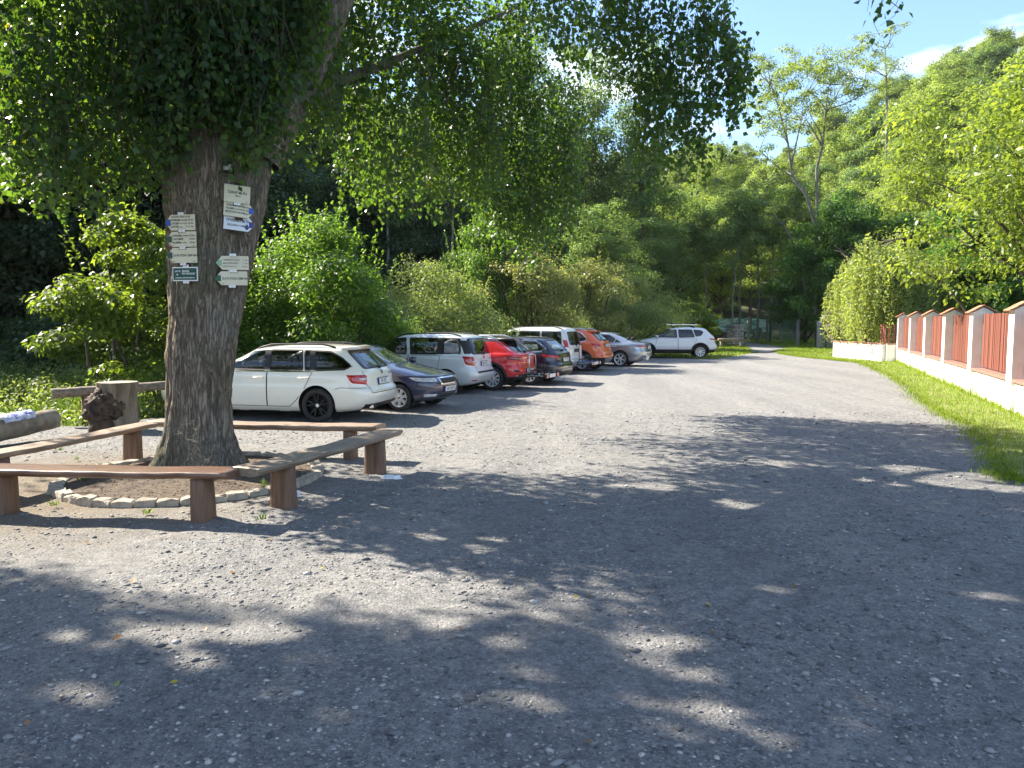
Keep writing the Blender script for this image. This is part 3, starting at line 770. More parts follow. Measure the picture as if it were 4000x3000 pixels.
# leaves cut away along sun lines to shape the sun flecks on the ground
rf = np.random.default_rng(88); flecks = []
for (px, py, r_, k) in [(2560, 2500, .16, 3), (2640, 2530, .18, 4), (2700, 2620, .13, 2), (2870, 2830, .17, 4), (2060, 2620, .12, 2), (1850, 2720, .12, 2), (1960, 2750, .13, 2), (2160, 2640, .1, 2), (1680, 2400, .14, 2), (1800, 2410, .12, 2), (2000, 2530, .12, 2), (1880, 2130, .15, 3), (1650, 2090, .16, 3), (2750, 2135, .11, 1), (3200, 2210, .12, 1), (3000, 2120, .12, 2), (3480, 2230, .14, 2), (3300, 2340, .11, 1), (3150, 2310, .12, 2), (3900, 2300, .16, 2), (3700, 2260, .12, 1),
        (800, 2450, .2, 4), (400, 2500, .2, 3), (650, 2600, .15, 3), (300, 2700, .13, 2), (1100, 2480, .14, 3), (620, 2740, .13, 2), (2400, 2050, .2, 2), (2900, 1960, .22, 2), (3050, 1815, .2, 2), (3400, 1880, .2, 2), (3620, 1850, .4, 3), (3800, 1900, .35, 3), (2300, 1960, .2, 2), (2450, 1900, .25, 2), (2050, 1960, .2, 2), (1300, 2250, .2, 3), (900, 2200, .2, 3), (1500, 2180, .18, 2), (1250, 2650, .1, 2), (2350, 2800, .11, 2), (1500, 2850, .1, 1), (3300, 2600, .11, 2), (3600, 2750, .13, 2), (3050, 2480, .12, 2), (2300, 2250, .1, 1), (3750, 2500, .12, 2)]:
    g = G(px, py)
    for _ in range(k): flecks.append((g.x+rf.normal(0, .14), g.y+rf.normal(0, .10), r_*(.62 if r_ < .3 else .8)*rf.uniform(.6, 1.25)))
def punch(V, F):
    P = V[F[:, 0]]; keep = np.ones(len(P), bool); e1 = unit(np.cross(_sd, [0, 0, 1.0])); e2 = np.cross(_sd, e1)
    a = P@e1; b_ = P@e2
    for (gx, gy, r_) in flecks:
        g = np.array([gx, gy, 0.0]); keep &= ((a-g@e1)**2+(b_-g@e2)**2) > r_*r_
    return F[keep]
F1, F2, F3 = punch(V1, F1), punch(V2, F2), punch(V3, F3)
V = np.concatenate([V1, V2, V3]); F = np.concatenate([F1, F2+len(V1), F3+len(V1)+len(V2)])
use = np.zeros(len(V), bool); use[F.ravel()] = True; V, F = V[use], (np.cumsum(use)-1)[F]
link('crown', mesh_np('linden_crown', V, F, LEAF['linden']), lin)
# dry shoots sprouting from the foot of the trunk
mb = MB(); rr = random.Random(9); LP, LD = [], []
for (a, bq) in (((770, 1815), (700, 1660)), ((775, 1815), (735, 1690)), ((780, 1820), (760, 1700)), ((790, 1820), (835, 1760)), ((770, 1815), (755, 1650))):
    p0 = D(a[0], a[1], 8.72); p1 = D(bq[0], bq[1], 8.5); pts = wiggle(p0, p1, 5, 0.02, rr)
    mb.tube(pts, [0.006, 0.005, 0.005, 0.004, 0.003, 0.0015], 5)
    for q in pts[1:]:
        for _ in range(4):
            e = q+Vector((rr.gauss(0, .05), rr.gauss(0, .04), rr.gauss(0.015, .035))); mb.tube([q, e], [0.0025, 0.001], 4)
mb.build('shoots', MT['bark_pale'], lin)

# ------------------------------------------------------------------ shrubs behind the cars
SH_A = make_shrub('hornbeam_shrub', 11, 4.7, 2.15, 95, 330, 0.105, 'hornbeam', 9, spire=2.0)
SH_B = make_shrub('maple_shrub', 12, 4.2, 1.75, 70, 300, 0.115, 'maple', 8, flat=0.38, crad=(0.2, 0.42))
SH_C = make_shrub('willow_shrub', 13, 4.3, 2.6, 90, 290, 0.11, 'willowbush', 9, spire=0.5, asp=0.42)
SH_D = make_shrub('pale_shrub', 14, 5.4, 2.4, 85, 290, 0.13, 'rose', 9, asp=0.5, spire=0.5)
S_ROW = 'shrubs behind the row of parked cars'
def shrub(kind, ms, label, px, y, rz, s, sz=None, group=S_ROW):
    return plant(kind, ms, label, ground_at(px, y), rz, s, 'shrub', group, 'stems', sz)
shrub('hornbeam_shrub', SH_A, 'big dense bright green shrub right behind the nearest white estate car', 1235, 19.6, 0.3, 1.0)
shrub('maple_shrub', SH_B, 'sunlit yellow green shrub left of the linden trunk', 520, 17.4, 1.2, 1.06, 1.06)
shrub('hornbeam_shrub', SH_A, 'dark green shrub showing right of the trunk behind the estate car roof', 985, 18.6, 2.1, 0.78, 0.72)
shrub('willow_shrub', SH_C, 'loose grey green shrub behind the boxy white car', 1690, 26.0, 0.2, 0.92)
shrub('hornbeam_shrub', SH_A, 'tall thin leafy shrub between the big hornbeam and the pale shrubs', 1890, 31.0, 4.0, 0.8, 1.35)
shrub('pale_shrub', SH_D, 'tall pale yellowish shrub behind the red car', 2050, 30.5, 0.9, 0.94)
shrub('pale_shrub', SH_D, 'pale brownish shrub behind the orange car, left of the grey green one', 2290, 37.5, 3.6, 0.96, 0.92)
shrub('willow_shrub', SH_C, 'grey green shrub behind the silver saloon', 2470, 42.0, 2.5, 1.0, 1.02)
shrub('maple_shrub', SH_B, 'small light green shrub behind the farthest white car roof', 2705, 50.5, 0.4, 1.05, 0.78)
shrub('willow_shrub', SH_C, 'dusky green shrub filling the gap behind the navy car', 2180, 32.5, 5.1, 0.66, 0.6)
shrub('hornbeam_shrub', SH_A, 'low dark shrub under the hornbeam, behind the blue car', 1480, 21.6, 5.0, 0.66, 0.46)
shrub('willow_shrub', SH_C, 'low shrub beside the silver saloon nose', 2600, 47.5, 1.1, 0.7, 0.62)
shrub('pale_shrub', SH_D, 'pale shrub peeping over the white van roof', 2380, 44.0, 2.2, 0.85, 1.0)

# ------------------------------------------------------------------ wood behind: kinds of trees
T_AL = make_tree('alder', 21, 19, 4.2, 3.0, 110, 250, 0.2, 'alder', 'bark', 0.26, crad=(0.2, 0.34), limbs=40)
T_AL2 = make_tree('tall_alder', 22, 24, 3.6, 5.0, 95, 240, 0.2, 'alder', 'bark', 0.27, crad=(0.22, 0.38), limbs=36, lean=1.2)
T_LO = make_tree('locust', 23, 18, 4.6, 5.5, 85, 210, 0.2, 'locust', 'bark', 0.24, flat=0.36, crad=(0.2, 0.36), limbs=60, lean=-1.0)
T_LO2 = make_tree('tall_locust', 24, 22, 4.2, 7.0, 80, 210, 0.2, 'locust', 'bark', 0.24, flat=0.36, crad=(0.2, 0.36), limbs=60, lean=1.6)
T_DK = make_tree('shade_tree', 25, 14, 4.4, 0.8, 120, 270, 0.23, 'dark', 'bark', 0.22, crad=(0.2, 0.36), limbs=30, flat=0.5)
T_RD = make_tree('round_tree', 26, 11.5, 3.6, 0.6, 130, 300, 0.21, 'round', 'bark', 0.2, crad=(0.2, 0.33), limbs=24)
T_HL = make_tree('hill_tree', 27, 14, 4.6, 1.5, 85, 300, 0.30, 'locust', 'bark', 0.22, crad=(0.24, 0.4), limbs=20, flat=0.5)
T_HD = make_tree('hill_oak', 28, 13, 4.8, 1.2, 85, 300, 0.30, 'alder', 'bark', 0.24, crad=(0.24, 0.4), limbs=20, flat=0.55)
T_SP = make_tree('slender_tree', 29, 15, 2.4, 8.0, 40, 190, 0.2, 'alder', 'bark_pale', 0.12, crad=(0.25, 0.45), limbs=22, lean=0.5)

def tree(kind, ms, label, px, y, rz=0.0, s=1.0, sz=None, group=None):
    return plant(kind, ms, label, ground_at(px, y), rz, s, 'tree', group, 'trunk', sz)
# dark trees on the shaded left
GL = 'dark shaded trees on the left slope'
for k, (px, y, s, lab) in enumerate([
    (-420, 25, 0.85, 'dark tree at the far left edge of the wood'), (60, 28, 0.95, 'dark tree behind the meadow at the left edge'),
    (420, 30, 0.95, 'dark tree behind the sunlit yellow green shrub'), (760, 33, 0.88, 'dark tree hidden behind the linden trunk'),
    (-150, 36, 1.25, 'taller dark tree behind the meadow'), (250, 40, 1.15, 'tall dark tree higher on the left slope'),
    (620, 43, 1.2, 'tall dark tree left of the trunk at the back'), (1050, 36, 0.78, 'dark tree behind the top of the big bright shrub'),
    (1000, 50, 1.2, 'tall dark tree behind the linden limb'), (1420, 45, 0.86, 'dark tree in the gap between the two shrub groups'),
    (1290, 64, 1.25, 'tall dark tree high behind the shrub gap'), (1640, 62, 1.05, 'dark tree behind the boxy white car at the back'),
    (-700, 32, 1.0, 'dark tree outside the left edge'), (-560, 44, 1.4, 'tall dark tree outside the left edge'), (30, 50, 1.6, 'tallest dark tree on the left slope'),
    (420, 58, 1.7, 'dark tree at the top of the left slope')]):
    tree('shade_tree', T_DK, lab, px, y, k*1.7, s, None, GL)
# alders and other tall trees in the middle
GA = 'tall trees behind the parking row'
for k, (px, y, s, sz, ms, lab) in enumerate([
    (1880, 76, 1.2, 1.1, T_AL, 'broad green tree above the pale shrubs'), (2090, 66, 1.15, 1.30, T_AL2, 'tall tree with high open crown behind the red car'),
    (2270, 70, 1.15, 1.5, T_AL, 'leafy tree behind the orange car'), (2490, 68, 1.1, 1.2, T_AL2, 'tall tree with a dark straight trunk over the silver saloon'),
    (2640, 72, 1.0, 0.8, T_AL, 'green tree with low crown behind the far white car'), (2190, 92, 1.1, 0.95, T_AL2, 'very tall tree at the back of the middle wood'),
    (2400, 74, 1.15, 0.95, T_AL, 'broad tree at the back of the middle wood'), (1690, 70, 1.0, 0.8, T_AL2, 'tall tree behind the linden foliage'),
    (2560, 80, 1.1, 0.8, T_LO, 'light green tree behind the hanging linden branches'), (2790, 86, 0.95, 0.6, T_AL, 'small green tree behind the tarpaulin'),
    (2330, 52, 0.7, 0.56, T_AL, 'young green tree among the shrubs by the orange car'), (2550, 60, 0.72, 0.56, T_AL, 'young green tree right of the grey green shrub'),
    (2880, 94, 1.0, 0.65, T_AL, 'shaded tree behind the net fence posts')]):
    tree('alder_tree', ms, lab, px, y, k*2.1+0.4, s, sz, GA)
# airy locusts on the right
GR = 'airy locust trees at the right'
for k, (px, y, s, sz, ms, lab) in enumerate([
    (2930, 76, 0.9, 0.78, T_LO, 'locust crown behind the forked trunks, left'), (3120, 76, 0.9, 0.72, T_LO2, 'locust crown behind the forked trunks, right'),
    (3330, 78, 1.0, 0.9, T_LO, 'locust with wide yellow green crown above the round tree'), (3560, 70, 1.1, 1.05, T_LO2, 'dark stemmed locust above the willow'),
    (2820, 80, 0.9, 0.82, T_LO, 'yellow green locust left of the sky gap'), (3050, 90, 1.0, 0.75, T_LO2, 'slender locust behind the forked pair'),
    (3720, 66, 1.1, 1.1, T_LO, 'locust behind the large leaved tree'), (3950, 72, 1.2, 1.2, T_LO2, 'tall locust behind the wall at the right edge'),
    (3450, 86, 1.1, 1.05, T_LO, 'locust high on the right slope'), (2720, 90, 1.0, 0.9, T_LO2, 'locust far behind the tarpaulin'),
    (2640, 86, 0.9, 0.65, T_LO, 'low yellow green locust behind the far car')]):
    tree('locust_tree', ms, lab, px, y, k*1.3+0.9, s, sz, GR)
def forked(label, y, stems, tops, seed, n=16):
    rng = np.random.default_rng(seed); rr = random.Random(seed); base = D(stems[0][0][0], stems[0][0][1], y); o = empty('locust_tree', (base.x, y, float(hz(base.x, y))-.1)); tag(o, label, 'tree', GR)
    mb = MB(); org = Vector((base.x, y, float(hz(base.x, y))-.1)); C = []
    for st_, r0 in stems_r(stems, y):
        P = [q-org for q in st_]
        mb.tube(P, [r0*(1-.8*i/(len(P)-1)) for i in range(len(P))], 8, cap=False)
        for q in P[len(P)//2:]:
            for _ in range(3):
                e = q+Vector((rr.gauss(0, 1.6), rr.gauss(0, 1.6), rr.uniform(.6, 2.4))); mb.tube(wiggle(q, e, 3, .15, rr), [r0*.35, r0*.25, r0*.16, .02], 5, cap=False); C.append(e[:])
                e2 = e+Vector((rr.gauss(0, 1.0), rr.gauss(0, 1.0), rr.uniform(.3, 1.6))); mb.tube([e, e2], [.035, .012], 4, cap=False); C.append(e2[:])
    for (px, py, k) in tops:
        c = D(px, py, y)-org
        for _ in range(k): C.append((c.x+rr.gauss(0, 1.2), c.y+rr.gauss(0, 1.8), c.z+rr.gauss(0, .7)))
    C = np.array(C); V, F = clump_leaves(C, rng.uniform(.55, 1.05, len(C)), 150, rng, 0.17, 0.4, 0.5, asp=.5)
    link('trunk', mb.mesh('forked_trunk', MT['bark_pale'], True, recalc=False), o); link('crown', mesh_np('forked_crown', V, F, LEAF['locust']), o)
def stems_r(stems, y):
    for st_, r0 in [(s_[:-1], s_[-1]) for s_ in stems]: yield [D(px, py, y+dy) for (px, py, dy) in [(q+(0,))[:3] for q in st_]], r0
forked('airy locust with bent pale trunk forking against the sky', 58.0, [[(3185, 1230), (3190, 900), (3150, 760), (3095, 690), (3078, 560), (3045, 430), (3010, 330), .17], [(3090, 650), (3110, 560), (3130, 470, .5), (3140, 380, 1), .09]], [(2990, 300, 5), (3060, 260, 5), (3130, 300, 5), (2950, 420, 5), (3200, 420, 4), (3020, 520, 4)], 3)
forked('airy locust with straight forked trunk right of the bent one', 59.0, [[(3200, 1235), (3192, 860), (3190, 660), (3215, 560), (3225, 430), (3240, 330), .16], [(3212, 570), (3170, 500), (3140, 450, 1), .08], [(3222, 450), (3260, 390), (3290, 330, -1), .07]], [(3200, 330, 4), (3270, 350, 5), (3320, 420, 5), (3240, 260, 3), (3370, 500, 4)], 5)
forked('thin leaning locust over the far end of the net fence', 62.0, [[(3150, 1210), (3130, 1000), (3060, 880), (2990, 800), (2950, 740), .12]], [(2930, 700, 6), (3000, 740, 6), (2880, 760, 6), (2980, 860, 4)], 8)
forked('single tall locust standing out on the right skyline', 92.0, [[(3460, 700), (3465, 450), (3462, 300), (3458, 190), .18]], [(3455, 200, 5), (3470, 260, 6), (3440, 330, 6)], 9)
GS = 'slender bare stemmed trees in the wood'
for k, (px, y, s, lab) in enumerate([(2862, 62, 0.8, 'slender straight pole like trunk behind the stone pillar'), (2890, 66, 0.9, 'thin reddish trunk beside the straight pole'),
    (2760, 68, 0.8, 'thin stem left of the pole trunk'), (2960, 66, 0.85, 'slanting thin stem over the net fence'), (3010, 70, 0.95, 'thin grey stem right of the slanting one'),
    (1760, 48, 1.0, 'bare dark stem in the shaded gap'), (1600, 46, 1.0, 'bare stem deep in the shade'), (1520, 42, 0.9, 'straight bare stem right of the bright shrub'), (3120, 64, 0.9, 'stem in front of the round tree shade')]):
    tree('slender_tree', T_SP, lab, px, y, k*1.1, s, None, GS)
tree('round_tree', T_RD, 'rounded dense deep green tree left of the willow', 3290, 57, 0.5, 1.0)
tree('round_tree', T_RD, 'deep green bushy tree behind the gate', 3150, 66, 2.0, 0.85, 0.72)
tree('round_tree', T_RD, 'dense green tree behind the willow and wall', 3520, 56, 3.0, 0.95, 0.85)
tree('round_tree', T_RD, 'dense green tree behind the wall at the right', 3830, 38, 4.0, 0.8, 0.75)
# wooded far hillside
rr = random.Random(77); n = 0
for row, y in enumerate((98, 108, 118, 129, 141, 154, 170, 188, 206)):
    x0, x1 = -0.25*y, 0.80*y
    x = x0+rr.uniform(0, 5)
    while x < x1:
        yy = y+rr.uniform(-4, 4); ms = T_HL if rr.random() < 0.6 else T_HD; s = rr.uniform(0.75, 1.2)
        plant('hill_tree', ms, 'leafy tree among many on the wooded far hillside', (x, yy, float(hz(x, yy))-0.3), rr.uniform(0, 6.3), s, 'tree', 'trees on the far hillside')
        x += rr.uniform(7.0, 10.5)*(1+0.05*row); n += 1
# wooded slope behind the shaded trees, left
for row, q in enumerate((62, 74, 88)):
    for k in range(9):
        px = -500+k*270+rr.uniform(-60, 60); y = q+rr.uniform(-4, 4)
        if px > 800 and row == 0: continue
        o = tree('slope_tree', T_HD, 'leafy tree among many on the left slope at the back', px, y, rr.uniform(0, 6), rr.uniform(1.0, 1.35), None, 'trees on the left slope at the back')

# undergrowth on the shaded slope
SH_U = make_shrub('undergrowth', 15, 1.5, 1.3, 26, 90, 0.12, 'dark', 4)
for k, (px, y) in enumerate([(-40, 23.5), (120, 24.5), (280, 23.0), (420, 24), (60, 27), (330, 28), (180, 31), (520, 27), (-200, 25)]):
    plant('undergrowth_shrub', SH_U, 'low dark bush in the shade at the edge of the left meadow', ground_at(px, y), k*1.3, 1.0+0.3*(k % 3), 'shrub', 'undergrowth along the left wood edge', 'stems')

# leafy herbs in the meadow
rng = np.random.default_rng(66); n = 5200
x = rng.uniform(-24, -4.4, n); y = rng.uniform(13.2, 26, n); k = (~inside(lot, x, y)) & (fbm(x, y, 33, 2, 1.1) > -0.5); x, y = x[k], y[k]
hh = (0.15+0.6*sstep(13.5, 18, y))*rng.uniform(.5, 1.2, len(x)); C = np.stack([x, y, hz(x, y)+hh*.75], -1)
V, F = clump_leaves(C, rng.uniform(.10, .26, len(x)), 9, rng, 0.085, 1.1, 0.6, asp=.5)
tag(link('meadow_herb_leaves', mesh_np('meadow_herb_leaves', V, F, LEAF['willowbush'])), 'leafy wild herbs among the meadow grass on the left', 'herbs', kind='stuff')

# ------------------------------------------------------------------ weeping willow, purple shrub and large leaved tree on the right
def make_willow(seed, H, r, ns):
    rng = np.random.default_rng(seed); P, Dr = [], []; tw = MB()
    lobes = [(rng.uniform(-.55, .55)*r, rng.uniform(-.55, .55)*r, rng.uniform(.45, .75)*r, H*rng.uniform(.72, 1.0)) for _ in range(9)]
    for i in range(ns):
        lx, ly, lr, lh = lobes[i % 9]
        a = rng.uniform(0, 2*PI); qq = rng.random()**0.45; q = lr*qq
        zt = lh*(1-0.22*qq**2.2)-rng.uniform(0, 0.10)*H; zb = zt-rng.uniform(0.3, 1.0)*(zt-0.5)*(0.6+0.4*qq)
        k = max(8, int((zt-zb)/0.045)); tt = np.linspace(0, 1, k); ph = rng.uniform(0, 6)
        x = lx+math.cos(a)*q*(0.86+0.2*np.sqrt(tt))+0.10*np.sin(tt*9+ph)*tt; y = ly+math.sin(a)*q*(0.86+0.2*np.sqrt(tt))+0.10*np.cos(tt*8+ph)*tt
        z = zt+(zb-zt)*tt
        p = np.stack([x, y, z], -1)
        P.append(p+rng.normal(0, 0.04, p.shape)); d = rng.normal(0, 0.7, p.shape); d[:, 2] -= 0.55; Dr.append(d)
        if i % 6 == 0: tw.tube([p[0], p[k//2], p[-1]], [0.012, 0.008, 0.003], 4, cap=False)
    P = np.concatenate(P); Dr = np.concatenate(Dr); n = len(P)
    L = rng.uniform(0.10, 0.19, n)
    V, F = leaf_cards(P, Dr, rng.normal(size=(n, 3)), L, L*0.34, 0.1)
    tw.tube([(0, 0, -0.3), (0.1, 0, H*.35), (0, 0.1, H*.7), (-0.1, 0, H*.9)], [0.2, 0.17, 0.13, 0.07], 9)
    rr = random.Random(seed)
    for i in range(12):
        a = i*0.55; tw.tube(wiggle((0, 0, H*(.4+.03*i)), (math.cos(a)*r*.7, math.sin(a)*r*.7, H*(.8+.01*i)), 4, 0.12, rr, 0.4), [0.09, 0.07, 0.05, 0.035, 0.015], 6, cap=False)
    return tw.mesh('willow_trunk', MT['bark'], True, recalc=False), mesh_np('willow_crown', V, F, LEAF['willow'])
WIL = make_willow(31, 5.6, 2.1, 1050)
plant('willow_tree', WIL, 'weeping willow hanging over the low white wall', (16.95, 36.9, 0), 0.4, 1.06, 'tree', sz=1.12)
p = ground_at(3610, 36.5); plant('willow_tree', WIL, 'second weeping willow, darker, behind the fence corner pillar', (p[0]+.5, p[1]+1.0, p[2]), 2.4, 0.9, 'tree', sz=0.95)
PUR = make_shrub('purple_shrub', 33, 4.6, 1.25, 45, 230, 0.16, 'purple', 6, asp=0.5, crad=(0.28, 0.45))
plant('purple_leaved_shrub', PUR, 'dusky purple brown shrub between the gate and the willow', ground_at(3292, 42.5), 0.0, 0.74, 'shrub', None, 'stems')
WAL = make_tree('walnut', 34, 9.3, 3.6, 1.9, 130, 190, 0.155, 'walnut', 'bark', 0.2, flat=0.5, crad=(0.2, 0.36), limbs=60, topk=0.8, asp=0.5)
plant('large_leaved_tree', WAL, 'large leaved sunlit yellow green tree leaning over the garden wall', (14.1, 20.2, 0), 0.7, 1.0, 'tree', sz=1.03)
plant('large_leaved_tree', WAL, 'darker large leaved tree behind the sunlit one at the right edge', (19.0, 24.5, 0), 2.9, 1.0, 'tree', sz=1.0)

# ================================================================== round the tree: earth bed, stone ring, benches
MT['bed'] = M('bed_earth', (0.035, 0.023, 0.015), (0.12, 0.085, 0.056), 22, rough=0.98, bmp=0.9, bscale=30)
bm = bmesh.new(); bmesh.ops.create_circle(bm, cap_ends=True, segments=48, radius=RING_R-0.02)
bmesh.ops.translate(bm, verts=bm.verts, vec=(RING.x, RING.y, 0.035))
tag(link('earth_bed', mesh_bm('earth_bed', bm, MT['bed'])), kind='structure')
n = 900; a = RNG.uniform(0, 2*PI, n); q = np.sqrt(RNG.random(n))*(RING_R-.12); 
V, F = rocks(np.stack([RING.x+q*np.cos(a), RING.y+q*np.sin(a), np.full(n, 0.038)], -1), RNG.uniform(0.004, 0.016, n), 51, 0.35)
tag(link('bed_crumbs', mesh_np('bed_crumbs', V, F, M('crumb', (0.04, 0.028, 0.018), (0.15, 0.105, 0.07), 30, rough=0.95))), 'crumbly earth and bark litter inside the stone ring', 'soil', kind='stuff')
MT['kerbstone'] = M('kerb_stone', (0.26, 0.225, 0.18), (0.44, 0.39, 0.32), 11, rough=0.92, bmp=0.5, bscale=28)
ring = empty('stone_ring', RING); tag(ring, 'ring of rough sandstone kerb blocks around the linden', 'stone ring')
rr = random.Random(5)
def stone_mesh(seed):
    r = random.Random(seed); bm = bmesh.new()
    bmesh.ops.create_cube(bm, size=1.0); bmesh.ops.scale(bm, vec=(0.215, 0.13, 0.15), verts=bm.verts)
    bmesh.ops.subdivide_edges(bm, edges=bm.edges, cuts=2, use_grid_fill=True)
    for v in bm.verts:
        rad = 1-0.04*(abs(v.co.x)/0.1)**4*(abs(v.co.z)/0.075)**4
        v.co = Vector((v.co.x*rad, v.co.y*rad, v.co.z*rad))+Vector((r.gauss(0, .004), r.gauss(0, .004), r.gauss(0, .004)))
    es = [e for e in bm.edges if e.calc_face_angle(0) > 0.9]
    bmesh.ops.bevel(bm, geom=es, offset=0.009, segments=1, affect='EDGES', clamp_overlap=True)
    return mesh_bm('stone', bm, MT['kerbstone'], False)
SM = [stone_mesh(k) for k in range(5)]
NS = 41
for k in range(NS):
    a = 2*PI*k/NS+0.03; o = link('stone', SM[k % 5], ring)
    o.location = (math.cos(a)*RING_R, math.sin(a)*RING_R, -0.008+rr.gauss(0, .006)); o.rotation_euler = (rr.gauss(0, .05), rr.gauss(0, .04), a+PI/2+rr.gauss(0, .05))
    s = rr.uniform(0.92, 1.06); o.scale = (s, rr.uniform(.9, 1.1), rr.uniform(.9, 1.1))

def wood(name, c1, c2, rough=0.45, coat=0.0):
    m, t, b = nodes(name)
    v = coords(t, (0.7, 9, 9)); f = noise(t, v, 5, 6, 0.6); v2 = coords(t); f2 = noise(t, v2, 2.2, 4)
    c = ramp(t, f, [(0.28, tuple(x*0.6 for x in c1)), (0.45, c1), (0.72, c2)]); c = mix(t, ramp(t, f2, [(0.42, (0, 0, 0)), (0.75, (0.6, 0.6, 0.6))]), c, tuple(x*0.55+0.05 for x in c2))
    t.links.new(c, b.inputs['Base Color']); b.inputs['Roughness'].default_value = rough
    if coat: b.inputs['Coat Weight'].default_value = coat; b.inputs['Coat Roughness'].default_value = 0.16
    bump(t, b, f, 0.4, 0.01); return m
MT['varnish'] = wood('varnished_plank', (0.10, 0.045, 0.025), (0.24, 0.12, 0.066), 0.42, 0.5)
MT['worn_plank'] = wood('worn_plank', (0.20, 0.13, 0.085), (0.40, 0.28, 0.19), 0.6, 0.15)
MT['grey_plank'] = wood('weathered_plank', (0.17, 0.125, 0.09), (0.33, 0.25, 0.175), 0.62, 0.1)
def legwood():
    m, t, b = nodes('leg_wood'); v = coords(t, (9, 9, 0.8)); f = noise(t, v, 4, 6, 0.6)
    t.links.new(ramp(t, f, [(0.3, (0.085, 0.045, 0.028)), (0.7, (0.20, 0.115, 0.07))]), b.inputs['Base Color'])
    b.inputs['Roughness'].default_value = 0.6; bump(t, b, f, 0.5, 0.01); return m
MT['leg_wood'] = legwood()
def plank_mesh(L, Wd, T, seed, mat):
    """live-edge half-log plank along x, top at z=0"""
    nx = 40; prof = [(-.5, -.35), (-.49, -.05), (-.44, 0), (-.2, 0.01), (.2, 0.01), (.44, 0), (.49, -.05), (.5, -.35), (.40, -.85), (.2, -1), (-.2, -1), (-.40, -.85)]
    vs, fs = [], []; m_ = len(prof)
    for i in range(nx+1):
        u = i/nx; x = (u-.5)*L
        wl = 1+0.10*mnoise.noise(Vector((x*1.6, seed, 0)))+0.04*mnoise.noise(Vector((x*6, seed, 3)))
        wr = 1+0.10*mnoise.noise(Vector((x*1.6, seed+9, 0)))+0.04*mnoise.noise(Vector((x*6, seed, 8)))
        sag = -0.012*math.sin(PI*u)+0.006*mnoise.noise(Vector((x*2, seed, 5)))
        for (py, pz) in prof:
            vs.append((x+(0.03*py if i in (0, nx) else 0), py*Wd*(wl if py < 0 else wr), pz*T+sag+0.004*mnoise.noise(Vector((x*5, py*5, seed)))))
    for i in range(nx):
        for k in range(m_): fs.append((i*m_+k, i*m_+(k+1) % m_, (i+1)*m_+(k+1) % m_, (i+1)*m_+k))
    fs.append(tuple(range(m_-1, -1, -1))); fs.append(tuple(nx*m_+k for k in range(m_)))
    mb = MB(); mb.add(vs, fs); me = mb.mesh('seat', mat)
    me.polygons.foreach_set('use_smooth', np.array([len(p.vertices) == 4 for p in me.polygons], dtype=bool)); return me
def leg_mesh(h, wx, wy, seed):
    """half-round timber post"""
    r = random.Random(seed); mb = MB(); seg = 14; vs, fs = [], []; nz = 7
    for i in range(nz):
        u = i/(nz-1); z = -0.06+(h+0.06)*u; s = 1.10-0.12*u
        for k in range(seg):
            a = 2*PI*k/seg; c, s_ = math.cos(a), math.sin(a)
            x = wx/2*s*math.copysign(abs(c)**0.5, c); y = wy/2*s*math.copysign(abs(s_)**0.6, s_)
            vs.append((x+0.006*mnoise.noise(Vector((x*9, y*9, z*3+seed))), y+0.006*mnoise.noise(Vector((x*9, y*9+4, z*3+seed))), z))
    for i in range(nz-1):
        for k in range(seg): fs.append((i*seg+k, i*seg+(k+1) % seg, (i+1)*seg+(k+1) % seg, (i+1)*seg+k))
    fs.append(tuple((nz-1)*seg+k for k in range(seg)))
    mb.add(vs, fs); return mb.mesh('leg', MT['leg_wood'], True)
def bench(label, A, B, end_a, end_b, h, Wd, T, seed, mat, cat='bench'):
    """A, B feet of the two legs; plank sticks out by end_a / end_b past them"""
    A = Vector((A.x, A.y, 0)); B = Vector((B.x, B.y, 0)); u = (B-A); L = u.length; u.normalize()
    rz = math.atan2(u.y, u.x); o = empty('log_bench', A, rz); tag(o, label, cat, 'log benches around the linden')
    pl = link('seat', plank_mesh(L+end_a+end_b, Wd, T, seed, MT[mat]), o, ((L+end_b-end_a)/2, 0, h))
    link('leg', leg_mesh(h-T*0.8, 0.15, Wd*0.72, seed), o, (0, 0, 0)); link('leg', leg_mesh(h-T*0.8, 0.15, Wd*0.72, seed+1), o, (L, 0, 0))
    return o
bench('front log bench with glossy red brown plank, nearest the camera', G(20, 2008), G(795, 2028), 0.9, 0.33, 0.465, 0.34, 0.075, 3, 'varnish')
bench('left log bench pointing from the left edge towards the trunk', G(0, 1935), G(521, 1803), 0.75, 0.33, 0.47, 0.31, 0.07, 8, 'worn_plank')
bench('right log bench with one plank end in the shade, beside the white tissue', G(1108, 1978), G(1466, 1848), 0.55, 0.42, 0.475, 0.34, 0.075, 14, 'grey_plank')
bench('rear log bench behind the trunk, parallel to the white estate car', G(1370, 1795), G(690, 1775), 0.42, 0.3, 0.47, 0.32, 0.085, 21, 'worn_plank')

